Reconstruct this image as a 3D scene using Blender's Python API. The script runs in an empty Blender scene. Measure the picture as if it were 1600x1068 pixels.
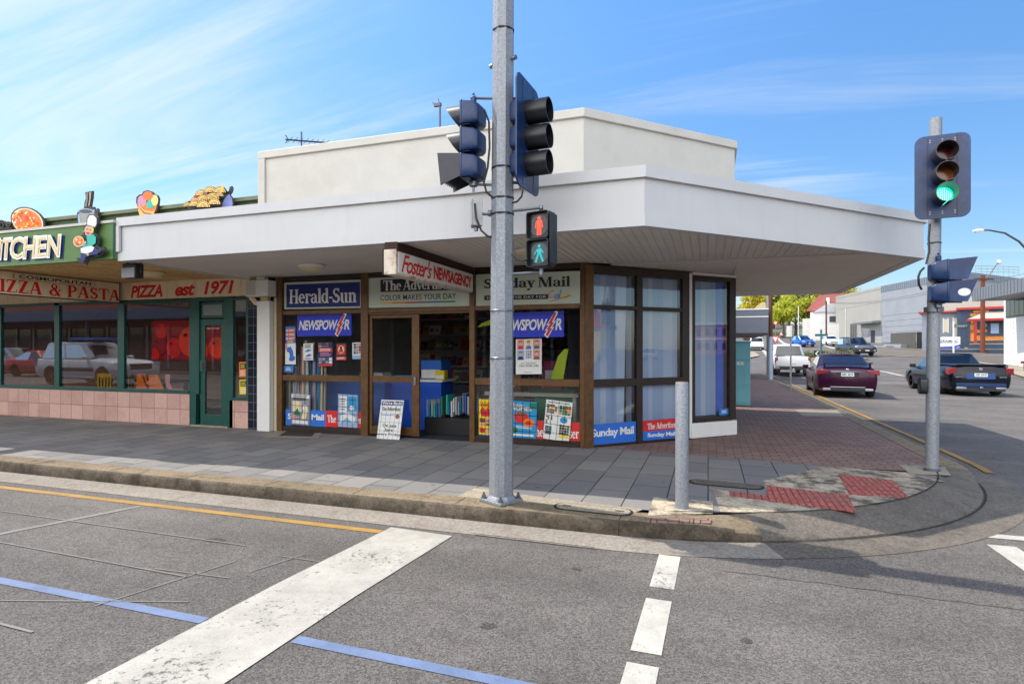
import bpy, bmesh, math, random
from mathutils import Vector, Matrix
random.seed(7)
R = math.radians
S = bpy.context.scene
COL = S.collection
# ---------------------------------------------------------------- camera, sky, sun, exposure
EYE = 1.6
YAW = 18.8
cd = bpy.data.cameras.new("camera"); cam = bpy.data.objects.new("camera", cd); COL.objects.link(cam)
cam.location = (0, 0, EYE); cam.rotation_euler = (R(90), 0, R(YAW))
cd.sensor_width = 36; cd.lens = 20.25; cd.shift_y = 0.00625; cd.clip_start = .05; cd.clip_end = 3000
S.camera = cam
SUN = Vector((-.66, .09, 1.0)).normalized()          # towards the sun
SUN_EL = math.asin(SUN.z); SUN_AZ = math.atan2(SUN.x, SUN.y)
world = bpy.data.worlds.new("World"); S.world = world; world.use_nodes = True
def build_sky():
    nt = world.node_tree; N = nt.nodes; L = nt.links
    N.clear()
    out = N.new('ShaderNodeOutputWorld'); bg = N.new('ShaderNodeBackground'); bg.inputs[1].default_value = .15
    sky = N.new('ShaderNodeTexSky'); sky.sky_type = 'NISHITA'; sky.sun_disc = False
    sky.sun_elevation = SUN_EL; sky.sun_rotation = SUN_AZ
    sky.air_density = 1.0; sky.dust_density = .6; sky.ozone_density = 2.2
    tc = N.new('ShaderNodeTexCoord'); sep = N.new('ShaderNodeSeparateXYZ')
    L.new(tc.outputs['Generated'], sep.inputs[0])
    def math_(op, a, b=None, c=None):
        n = N.new('ShaderNodeMath'); n.operation = op
        for i, v in enumerate((a, b, c)):
            if v is None: continue
            if isinstance(v, (int, float)): n.inputs[i].default_value = v
            else: L.new(v, n.inputs[i])
        return n.outputs[0]
    zz = math_('ADD', math_('MAXIMUM', sep.outputs[2], 0.0), .12)
    px = math_('DIVIDE', sep.outputs[0], zz); py = math_('DIVIDE', sep.outputs[1], zz)
    cmb = N.new('ShaderNodeCombineXYZ'); L.new(px, cmb.inputs[0]); L.new(py, cmb.inputs[1])
    mp = N.new('ShaderNodeMapping'); mp.inputs['Rotation'].default_value = (0, 0, R(32)); mp.inputs['Scale'].default_value = (.20, 1.25, 1)
    mp.inputs['Location'].default_value = (1.3, .35, 0)
    L.new(cmb.outputs[0], mp.inputs[0])
    n1 = N.new('ShaderNodeTexNoise'); n1.inputs['Scale'].default_value = 1.9; n1.inputs['Detail'].default_value = 11; n1.inputs['Roughness'].default_value = .62; n1.inputs['Distortion'].default_value = .8
    L.new(mp.outputs[0], n1.inputs['Vector'])
    n2 = N.new('ShaderNodeTexNoise'); n2.inputs['Scale'].default_value = .55; n2.inputs['Detail'].default_value = 3
    L.new(cmb.outputs[0], n2.inputs['Vector'])
    dens = math_('MULTIPLY', n1.outputs[0], math_('ADD', math_('MULTIPLY', n2.outputs[0], 1.1), .45))
    # more cirrus towards the west (left of the view), plus an unseen bright bank added in the south to fill the shaded fronts
    west = math_('MULTIPLY', sep.outputs[0], -.14)
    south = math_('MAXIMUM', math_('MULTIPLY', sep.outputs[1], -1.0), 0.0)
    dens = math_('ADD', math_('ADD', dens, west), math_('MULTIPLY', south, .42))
    mr = N.new('ShaderNodeMapRange'); mr.interpolation_type = 'SMOOTHSTEP'; mr.inputs[1].default_value = .46; mr.inputs[2].default_value = .86; mr.inputs[3].default_value = 0; mr.inputs[4].default_value = .50
    L.new(dens, mr.inputs[0])
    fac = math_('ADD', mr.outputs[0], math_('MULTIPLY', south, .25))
    hor = N.new('ShaderNodeMapRange'); hor.inputs[1].default_value = 0.0; hor.inputs[2].default_value = .5; hor.inputs[3].default_value = .45; hor.inputs[4].default_value = .72; L.new(sep.outputs[2], hor.inputs[0])
    hsv = N.new('ShaderNodeHueSaturation'); hsv.inputs['Saturation'].default_value = 1.25; L.new(hor.outputs[0], hsv.inputs['Value'])
    L.new(sky.outputs[0], hsv.inputs['Color'])
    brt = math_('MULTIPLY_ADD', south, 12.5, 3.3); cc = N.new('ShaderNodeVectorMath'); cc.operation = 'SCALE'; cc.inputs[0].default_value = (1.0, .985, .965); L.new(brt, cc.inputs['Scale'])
    mix = N.new('ShaderNodeMix'); mix.data_type = 'RGBA'
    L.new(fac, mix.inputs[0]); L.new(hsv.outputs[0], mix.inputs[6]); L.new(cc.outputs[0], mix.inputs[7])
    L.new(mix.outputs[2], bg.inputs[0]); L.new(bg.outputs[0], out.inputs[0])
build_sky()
sl = bpy.data.lights.new("sun", 'SUN'); sl.energy = 2.3; sl.angle = R(.53); sl.color = (1, .93, .82)
sun = bpy.data.objects.new("sun", sl); COL.objects.link(sun)
sun.rotation_euler = SUN.to_track_quat('Z', 'Y').to_euler(); sun.location = (0, 0, 40)
S.view_settings.view_transform = 'Standard'; S.view_settings.look = 'None'; S.view_settings.gamma = 1; S.view_settings.exposure = 1.22
S.cycles.max_bounces = 10; S.cycles.diffuse_bounces = 6; S.cycles.transparent_max_bounces = 16; S.cycles.caustics_reflective = False; S.cycles.caustics_refractive = False

# ---------------------------------------------------------------- geometry helpers
c_, s_ = math.cos(R(YAW)), math.sin(R(YAW))
def ray(u, v):
    a = (u - 800) / 900
    return Vector((c_*a - s_, s_*a + c_, (544 - v) / 900))
def at(u, v, d):                       # a point at depth d along the view axis
    p = ray(u, v) * d; p.z += EYE; return p
GK = [(-400, 0), (36, 0), (44, .14), (61, .66), (88, 1.62), (128, 3.2), (150, 4.7), (200, 8.5), (270, 12), (1500, 12)]
def gz(y):
    for (a, b), (c, d) in zip(GK, GK[1:]):
        if y <= c: return b + (d - b) * (y - a) / (c - a)
    return 12
def G(u, v, z=0):                      # point on the level z
    d = ray(u, v); k = (z - EYE) / d.z; return Vector((d.x*k, d.y*k, z))
def gp(u, v):                          # point on the terrain
    d = ray(u, v); k = 1.0; st = .25
    while k < 1200:
        p = d * k
        if EYE + p.z < gz(p.y): return Vector((p.x, p.y, gz(p.y)))
        k += st * max(1, k*.004)
    return Vector((d.x*300, d.y*300, 12))
class Fr:                              # a vertical working plane: x right along it, z up, d out of it
    def __init__(s, o, ax, n): s.o = Vector(o); s.ax = Vector(ax).normalized(); s.n = Vector(n).normalized()
    def P(s, x, d, z): return s.o + s.ax*x + s.n*d + Vector((0, 0, z))
    def uv(s, u, v, d=0):
        r = ray(u, v); o = s.o + s.n*d - Vector((0, 0, EYE))
        k = (o.x*s.n.x + o.y*s.n.y) / (r.x*s.n.x + r.y*s.n.y)
        p = r * k; p.z += EYE
        return (p - s.o).dot(s.ax), p.z - s.o.z
    def rect(s, u0, vt, u1, vb, d=0):
        x0, z1 = s.uv(u0, vt, d); x1, z0 = s.uv(u1, vb, d); return x0, x1, z0, z1
ID = Fr((0, 0, 0), (1, 0, 0), (0, -1, 0))
WF = 8.42
A = Fr((0, WF, 0), (1, 0, 0), (0, -1, 0))
B = Fr((-1.746, WF, 0), (1, 1, 0), (1, -1, 0))
SEG_CACHE = {}
def text_mesh(t, bold=0.0, shear=0.0, space=1.0):
    key = (t, bold, shear, space)
    if key in SEG_CACHE: return SEG_CACHE[key]
    cu = bpy.data.curves.new("lettering", 'FONT'); cu.body = t; cu.offset = bold; cu.shear = shear; cu.space_character = space; cu.resolution_u = 3
    cu.fill_mode = 'FRONT' if hasattr(cu, 'fill_mode') else cu.fill_mode
    o = bpy.data.objects.new("lettering", cu); COL.objects.link(o)
    me = bpy.data.meshes.new_from_object(o.evaluated_get(bpy.context.evaluated_depsgraph_get()))
    vs = [(v.co.x, v.co.y) for v in me.vertices]; fs = [tuple(p.vertices) for p in me.polygons]
    bpy.data.objects.remove(o); bpy.data.curves.remove(cu); bpy.data.meshes.remove(me)
    SEG_CACHE[key] = (vs, fs, [0]*len(fs)); return SEG_CACHE[key]
# ---- a hand-made serif alphabet: strokes with thick stems, thin hairlines and slab serifs
T_, t_ = .21, .085
def serif_glyph(ch):
    q = []                                                  # list of polygons
    def rect(x0, y0, x1, y1): q.append([(x0, y0), (x1, y0), (x1, y1), (x0, y1)])
    def V(x, y0, y1, sb=1, st=1, w=T_):
        rect(x, y0, x+w, y1)
        if sb: rect(x-.08, y0, x+w+.08, y0+.06)
        if st == 1: rect(x-.08, y1-.06, x+w+.08, y1)
        if st == 2: q.append([(x-.09, y1-.10), (x+.02, y1-.10), (x+.02, y1), (x-.02, y1)])
    def Dg(x0, y0, x1, y1, w): q.append([(x0, y0), (x0+w, y0), (x1+w, y1), (x1, y1)])
    def O(cx, cy, rx, ry, a0=0, a1=360, T=T_, t=t_, n=22):
        for i in range(n):
            a, b = R(a0+(a1-a0)*i/n), R(a0+(a1-a0)*(i+1)/n)
            p = [(cx+rx*math.cos(a), cy+ry*math.sin(a)), (cx+rx*math.cos(b), cy+ry*math.sin(b)), (cx+(rx-T)*math.cos(b), cy+(ry-t)*math.sin(b)), (cx+(rx-T)*math.cos(a), cy+(ry-t)*math.sin(a))]
            q.append(p if a1 > a0 else p[::-1])
    X = .68
    if ch == 'H': V(.08, 0, 1); V(.62, 0, 1); rect(.29, .47, .62, .55); w = .95
    elif ch == 'S':
        O(.36, .74, .30, .26, 25, 265, T=.19, t=.09); O(.37, .28, .33, .28, 95, -155, T=.2, t=.09); Dg(.28, .40, .22, .62, .25); rect(.58, .72, .64, .99); rect(.05, .02, .11, .30); w = .76
    elif ch == 'T': rect(.02, .92, .88, 1); V(.345, 0, .92, 1, 0); rect(.02, .70, .09, .92); rect(.81, .70, .88, .92); w = .92
    elif ch == 'A': Dg(.06, 0, .38, 1, .09); Dg(.66, 0, .38, 1, .24); rect(.22, .30, .72, .37); rect(-.02, 0, .24, .06); rect(.56, 0, .98, .06); w = .98
    elif ch == 'M': V(.08, 0, 1, 1, 1, .09); V(.86, 0, 1); Dg(.52, 0, .10, 1, .22); Dg(.56, 0, .84, 1, .08); w = 1.2
    elif ch == 'P': V(.08, 0, 1); O(.36, .72, .38, .28, 90, -90); rect(.29, .92, .37, 1); rect(.29, .44, .37, .52); w = .8
    elif ch == 'I': V(.08, 0, 1); w = .40
    elif ch == 'Z': rect(.06, .92, .74, 1); rect(.04, 0, .76, .08); Dg(.05, .05, .47, .95, .26); rect(.06, .74, .12, .92); rect(.70, .08, .76, .28); w = .82
    elif ch == '&': O(.40, .76, .24, .24, 0, 360, .13, .07); O(.36, .27, .34, .27, 60, 330, .2, .08); Dg(.66, 0, .24, .70, .22); Dg(.62, .22, .80, .52, .08); rect(.68, .48, .98, .54); w = 1.02
    elif ch == 'e': O(.33, .34, .31, .35, 5, 320); rect(.2, .34, .62, .41); w = .68
    elif ch == 'r': V(.08, 0, X, 1, 2); O(.38, .46, .20, .22, 120, 20, .12, .12); q.append([(.42, .5), (.56, .5), (.56, .64), (.44, .66)]); w = .58
    elif ch == 'a': V(.40, .03, .50, 0, 0); O(.32, .48, .29, .20, 0, 160, .2, .08); O(.28, .20, .25, .21, 60, 320, .19, .08); rect(.56, 0, .72, .07); q.append([(.06, .46), (.2, .46), (.2, .58), (.08, .58)]); w = .72
    elif ch == 'l': V(.08, 0, 1.02, 1, 2); w = .38
    elif ch == 'd': V(.44, 0, 1.02, 0, 2); rect(.60, 0, .74, .06); O(.33, .34, .31, .35, 50, 310); w = .76
    elif ch == '-': rect(.04, .30, .34, .42); w = .38
    elif ch == 'u': V(.08, .16, X, 0, 2); O(.29, .22, .21, .23, 180, 300, .2, .1); V(.46, 0, X, 0, 2); rect(.6, 0, .76, .06); w = .80
    elif ch == 'n': V(.08, 0, X, 1, 2); V(.48, 0, .48, 1, 0); O(.45, .44, .24, .25, 150, 0, .21, .1); w = .80
    elif ch == 'h': V(.08, 0, 1.02, 1, 2); V(.48, 0, .48, 1, 0); O(.45, .44, .24, .25, 150, 0, .21, .1); w = .80
    elif ch == 'v': Dg(.28, 0, .05, X, .22); Dg(.34, 0, .56, X, .08); rect(-.02, X-.06, .34, X); rect(.46, X-.06, .72, X); w = .68
    elif ch == 't': V(.14, .12, .90, 0, 0); O(.33, .17, .2, .18, 180, 310, .2, .09); rect(0, X-.07, .46, X); w = .50
    elif ch == 'i': V(.08, 0, X, 1, 2); O(.19, .88, .13, .12, 0, 360, .12, .11); w = .40
    elif ch == 's': O(.26, .52, .22, .18, 25, 260, .14, .07); O(.27, .19, .24, .20, 95, -150, .15, .07); Dg(.2, .28, .16, .42, .2); rect(.42, .5, .47, .68); rect(.03, .02, .08, .2); w = .56
    elif ch == 'y': Dg(.30, .0, .05, X, .22); Dg(.16, -.30, .56, X, .08); rect(-.02, X-.06, .34, X); rect(.46, X-.06, .72, X); O(.14, -.22, .12, .1, 0, 360, .11, .09); w = .68
    elif ch == "'": rect(.06, .72, .2, 1.02); w = .26
    else: w = .34
    return q, w
def serif_mesh(t, track=0.0):
    vs, fs, ls = [], [], []; x = 0; L = 0
    for ch in t:
        q, w = serif_glyph(ch)
        for p in q:
            ar = sum(p[i][0]*p[(i+1) % len(p)][1] - p[(i+1) % len(p)][0]*p[i][1] for i in range(len(p)))
            if ar < 0: p = p[::-1]
            b = len(vs); vs += [(x+a, y) for a, y in p]; fs.append(tuple(range(b, b+len(p)))); ls.append(L); L = (L+1) % 30
        x += w + track
    return vs, fs, ls
WPOS = {}
class MB:
    def __init__(s, *mats): s.bm = bmesh.new(); s.mats = list(mats)
    def mi(s, m):
        if m is None: return 0
        if m not in s.mats: s.mats.append(m)
        return s.mats.index(m)
    def face(s, pts, m=None):
        vs = [s.bm.verts.new(p) for p in pts]
        f = s.bm.faces.new(vs); f.material_index = s.mi(m); return f
    def box(s, x0, x1, d0, d1, z0, z1, m=None, f=ID):
        v = [s.bm.verts.new(f.P(x, d, z)) for z in (z0, z1) for d in (d0, d1) for x in (x0, x1)]
        k = s.mi(m); fl = []
        for q in ((0, 1, 3, 2), (4, 6, 7, 5), (0, 4, 5, 1), (2, 3, 7, 6), (0, 2, 6, 4), (1, 5, 7, 3)):
            a = s.bm.faces.new([v[i] for i in q]); a.material_index = k; fl.append(a)
        bmesh.ops.recalc_face_normals(s.bm, faces=fl)
        return v
    def wbox(s, x0, x1, y0, y1, z0, z1, m=None): return s.box(x0, x1, -y1, -y0, z0, z1, m, ID)
    def prism(s, poly, d0, d1, m=None, f=ID, m2=None):       # poly of (x, z) on a frame, extruded d0 (back) -> d1 (front)
        k = s.mi(m); k2 = s.mi(m2) if m2 else k; n = len(poly)
        a = [s.bm.verts.new(f.P(x, d0, z)) for x, z in poly]; b = [s.bm.verts.new(f.P(x, d1, z)) for x, z in poly]
        fs = [s.bm.faces.new(a[::-1]), s.bm.faces.new(b)]; fs[0].material_index = k2; fs[1].material_index = k
        for i in range(n):
            q = s.bm.faces.new((a[i], a[(i+1) % n], b[(i+1) % n], b[i])); q.material_index = k2; fs.append(q)
        bmesh.ops.recalc_face_normals(s.bm, faces=fs)
    def slab(s, poly, z0, z1, m=None, m2=None):              # plan polygon extruded upwards
        k = s.mi(m); k2 = s.mi(m2) if m2 else k; n = len(poly)
        a = [s.bm.verts.new((p[0], p[1], z0)) for p in poly]; b = [s.bm.verts.new((p[0], p[1], z1)) for p in poly]
        fs = [s.bm.faces.new(a[::-1]), s.bm.faces.new(b)]; fs[0].material_index = k2; fs[1].material_index = k
        for i in range(n):
            q = s.bm.faces.new((a[i], a[(i+1) % n], b[(i+1) % n], b[i])); q.material_index = k2; fs.append(q)
        bmesh.ops.recalc_face_normals(s.bm, faces=fs)
    def flat(s, poly, d, m=None, f=A):                       # a thin printed patch
        k = s.mi(m); a = s.bm.faces.new([s.bm.verts.new(f.P(x, d, z)) for x, z in poly]); a.material_index = k
        a.normal_update()
        if a.normal.dot(f.n) < 0: a.normal_flip()
    def patch(s, x0, x1, z0, z1, d, m=None, f=A): s.flat([(x0, z0), (x1, z0), (x1, z1), (x0, z1)], d, m, f)
    def disc(s, x, z, r, d, m=None, f=A, n=20, rz=None): s.flat([(x+r*math.cos(2*math.pi*i/n), z+(rz or r)*math.sin(2*math.pi*i/n)) for i in range(n)], d, m, f)
    def loft(s, rings, m=None, cap=True, closed=True):
        k = s.mi(m); R_ = [[s.bm.verts.new(p) for p in r] for r in rings]; n = len(rings[0]); fs = []
        for a, b in zip(R_, R_[1:]):
            for i in range(n if closed else n-1):
                f = s.bm.faces.new((a[i], a[(i+1) % n], b[(i+1) % n], b[i])); f.material_index = k; f.smooth = True; fs.append(f)
        if cap and closed:
            for r in (R_[0][::-1], R_[-1]):
                f = s.bm.faces.new(r); f.material_index = k; fs.append(f)
        bmesh.ops.recalc_face_normals(s.bm, faces=fs); return fs
    def tube(s, path, r, m=None, n=8, cap=True):
        path = [Vector(p) for p in path]; rs = r if isinstance(r, (list, tuple)) else [r]*len(path); rings = []; ref = None
        for i, p in enumerate(path):
            t = (path[min(i+1, len(path)-1)] - path[max(i-1, 0)]).normalized()
            if ref is None: ref = Vector((0, 0, 1)) if abs(t.z) < .9 else Vector((1, 0, 0))
            u = t.cross(ref).normalized(); ref = u.cross(t).normalized()
            rings.append([p + (u*math.cos(2*math.pi*j/n) + ref*math.sin(2*math.pi*j/n)) * rs[i] for j in range(n)])
        s.loft(rings, m, cap)
    def lathe(s, prof, c, ax=(0, 0, 1), m=None, n=20, cap=True):    # prof of (radius, height along ax)
        ax = Vector(ax).normalized(); u = ax.orthogonal().normalized(); w = ax.cross(u); c = Vector(c)
        s.loft([[c + ax*h + (u*math.cos(2*math.pi*j/n) + w*math.sin(2*math.pi*j/n))*max(r, .0005) for j in range(n)] for r, h in prof], m, cap)
    def put(s, tm, x0, x1, z0, z1, d, m, f=A, q=None):          # lettering fitted into a rectangle (or a 4-point quad)
        vs, fs, ls = tm; k = s.mi(m)
        ax, bx = min(v[0] for v in vs), max(v[0] for v in vs); ay, by = min(v[1] for v in vs), max(v[1] for v in vs)
        for fc, l in zip(fs, ls):
            pv = []
            for i in fc:
                a, b = (vs[i][0]-ax)/(bx-ax), (vs[i][1]-ay)/(by-ay)
                if q: 
                    p = [(q[0][j]*(1-a)+q[1][j]*a)*(1-b) + (q[3][j]*(1-a)+q[2][j]*a)*b for j in (0, 1)]
                else: p = (x0+(x1-x0)*a, z0+(z1-z0)*b)
                pv.append(s.bm.verts.new(f.P(p[0], d+l*.00012, p[1])))
            g = s.bm.faces.new(pv); g.material_index = k; g.normal_update()
            if g.normal.dot(f.n) < 0: g.normal_flip()
    def text(s, t, x0, x1, z0, z1, d, m, f=A, bold=0., shear=0., space=1.): s.put(text_mesh(t, bold, shear, space), x0, x1, z0, z1, d, m, f)
    def serif(s, t, x0, x1, z0, z1, d, m, f=A, track=0.): s.put(serif_mesh(t, track), x0, x1, z0, z1, d, m, f)
    def build(s, name, m=None, parent=None, label=None, cat=None, group=None, kind=None, ang=35, bevel=0, local=False, smooth=True):
        if m is not None:
            if isinstance(m, list): s.mats = m
            elif not s.mats: s.mats = [m]
        me = bpy.data.meshes.new(name); o = bpy.data.objects.new(name, me)
        if local: org = Vector((0, 0, 0))
        else:
            xs = [v.co for v in s.bm.verts]
            lo = Vector((min(v.x for v in xs), min(v.y for v in xs), min(v.z for v in xs))); hi = Vector((max(v.x for v in xs), max(v.y for v in xs), max(v.z for v in xs)))
            org = Vector(((lo.x+hi.x)/2, (lo.y+hi.y)/2, lo.z))
            bmesh.ops.translate(s.bm, verts=s.bm.verts, vec=-org)
        s.bm.to_mesh(me); s.bm.free()
        for mm in s.mats: me.materials.append(mm)
        COL.objects.link(o)
        if parent:
            o.parent = parent; o.location = org if local else org - WPOS[parent.name]
        else: o.location = org
        WPOS[o.name] = org.copy()
        if smooth:
            me.polygons.foreach_set('use_smooth', [True]*len(me.polygons))
            try: me.set_sharp_from_angle(angle=R(ang))
            except Exception: pass
        if bevel:
            b = o.modifiers.new('bevel', 'BEVEL'); b.width = bevel; b.segments = 2; b.limit_method = 'ANGLE'; b.angle_limit = R(40)
        tag(o, label, cat, group, kind); return o
def tag(o, label=None, cat=None, group=None, kind=None):
    if label: o['label'] = label
    if cat: o['category'] = cat
    if group: o['group'] = group
    if kind: o['kind'] = kind
def thing(name, label, cat, loc, group=None, rz=0):
    o = bpy.data.objects.new(name, None); COL.objects.link(o); o.location = loc; o.rotation_euler = (0, 0, rz); o.empty_display_size = .2
    tag(o, label, cat, group); WPOS[o.name] = Vector(loc); return o
def copy_tree(o, parent=None, loc=None, rz=None, label=None):
    c = o.copy(); COL.objects.link(c)
    if parent: c.parent = parent
    if loc is not None: c.location = loc
    if rz is not None: c.rotation_euler = (0, 0, rz)
    if label: c['label'] = label
    for ch in list(o.children): copy_tree(ch, c)
    return c
def offs(poly, d):                       # offset an open plan polyline to its right side (outwards)
    out = []
    for i, p in enumerate(poly):
        p = Vector(p[:2]); ns = []
        if i > 0: e = (p - Vector(poly[i-1][:2])).normalized(); ns.append(Vector((e.y, -e.x)))
        if i < len(poly)-1: e = (Vector(poly[i+1][:2]) - p).normalized(); ns.append(Vector((e.y, -e.x)))
        if len(ns) == 1: n = ns[0]
        else: n = (ns[0]+ns[1]).normalized(); n = n / max(.3, n.dot(ns[0]))
        out.append(p + n*d)
    return out
def band(mb, poly, d0, d1, z0, z1, m=None):
    a, b = offs(poly, d0), offs(poly, d1)
    mb.loft([[(p.x, p.y, z0), (q.x, q.y, z0), (q.x, q.y, z1), (p.x, p.y, z1)] for p, q in zip(a, b)], m)

# ---------------------------------------------------------------- materials
def lin(c): c /= 255; return c/12.92 if c <= .04045 else ((c+.055)/1.055)**2.4
def C(r, g, b, k=1.0): return (lin(r)*k, lin(g)*k, lin(b)*k, 1)
MATS = {}
def nn(nt, t, **kw):
    n = nt.nodes.new(t)
    for k, v in kw.items():
        if hasattr(n, k): setattr(n, k, v)
        else: n.inputs[k.replace('_', ' ')].default_value = v
    return n
def M(name, col, rough=.6, metal=0., var=.12, scale=4., bump=0., bscale=40., spec=.5, coat=0., dirt=None, dirt_amt=0., dscale=1.5, streak=False):
    if name in MATS: return MATS[name]
    m = bpy.data.materials.new(name); m.use_nodes = True; nt = m.node_tree; L = nt.links
    p = nt.nodes['Principled BSDF']; p.inputs['Roughness'].default_value = rough; p.inputs['Metallic'].default_value = metal; p.inputs['Specular IOR Level'].default_value = spec; p.inputs['Coat Weight'].default_value = coat; p.inputs['Coat Roughness'].default_value = .03
    tc = nn(nt, 'ShaderNodeTexCoord'); n = nn(nt, 'ShaderNodeTexNoise', Scale=scale, Detail=5, Roughness=.6); L.new(tc.outputs['Object'], n.inputs['Vector'])
    mr = nn(nt, 'ShaderNodeMapRange'); mr.inputs[1].default_value = .3; mr.inputs[2].default_value = .7; mr.inputs[3].default_value = 1-var; mr.inputs[4].default_value = 1+var
    L.new(n.outputs[0], mr.inputs[0])
    mx = nn(nt, 'ShaderNodeVectorMath', operation='SCALE'); mx.inputs[0].default_value = col[:3]; L.new(mr.outputs[0], mx.inputs['Scale'])
    src = mx.outputs[0]
    if dirt is not None:
        mp = nn(nt, 'ShaderNodeMapping'); L.new(tc.outputs['Object'], mp.inputs[0])
        if streak: mp.inputs['Scale'].default_value = (6, 6, .5)
        n3 = nn(nt, 'ShaderNodeTexNoise', Scale=dscale, Detail=8, Roughness=.7); L.new(mp.outputs[0], n3.inputs['Vector'])
        r3 = nn(nt, 'ShaderNodeMapRange'); r3.inputs[1].default_value = .5; r3.inputs[2].default_value = .68; r3.inputs[4].default_value = dirt_amt; L.new(n3.outputs[0], r3.inputs[0])
        mm = nn(nt, 'ShaderNodeMix', data_type='RGBA'); L.new(r3.outputs[0], mm.inputs[0]); L.new(src, mm.inputs[6]); mm.inputs[7].default_value = dirt; src = mm.outputs[2]
    L.new(src, p.inputs['Base Color'])
    if bump:
        n2 = nn(nt, 'ShaderNodeTexNoise', Scale=bscale, Detail=3); L.new(tc.outputs['Object'], n2.inputs['Vector'])
        b = nn(nt, 'ShaderNodeBump', Strength=bump, Distance=.01); L.new(n2.outputs[0], b.inputs['Height']); L.new(b.outputs[0], p.inputs['Normal'])
    MATS[name] = m; return m
def flatmat(name, col, rough=.5): return M(name, col, rough, var=.04, scale=8)
def emit(name, col, strength):
    m = bpy.data.materials.new(name); m.use_nodes = True; p = m.node_tree.nodes['Principled BSDF']
    p.inputs['Base Color'].default_value = (col[0]*.3, col[1]*.3, col[2]*.3, 1); p.inputs['Emission Color'].default_value = col; p.inputs['Emission Strength'].default_value = strength; p.inputs['Roughness'].default_value = .3
    MATS[name] = m; return m
def glass(name, tint=(.9, .93, .93), boost=2.0, base=.04, rough=0.0):
    m = bpy.data.materials.new(name); m.use_nodes = True; nt = m.node_tree; L = nt.links; nt.nodes.clear()
    out = nn(nt, 'ShaderNodeOutputMaterial'); tr = nn(nt, 'ShaderNodeBsdfTransparent'); tr.inputs[0].default_value = (*tint, 1)
    gl = nn(nt, 'ShaderNodeBsdfGlossy'); gl.inputs['Roughness'].default_value = rough; gl.inputs[0].default_value = (1, 1, 1, 1)
    fr = nn(nt, 'ShaderNodeFresnel'); fr.inputs[0].default_value = 1.5
    a = nn(nt, 'ShaderNodeMath', operation='MULTIPLY_ADD', use_clamp=True); a.inputs[1].default_value = boost; a.inputs[2].default_value = base; L.new(fr.outputs[0], a.inputs[0])
    mx = nn(nt, 'ShaderNodeMixShader'); L.new(a.outputs[0], mx.inputs[0]); L.new(tr.outputs[0], mx.inputs[1]); L.new(gl.outputs[0], mx.inputs[2]); L.new(mx.outputs[0], out.inputs[0])
    MATS[name] = m; return m
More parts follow.
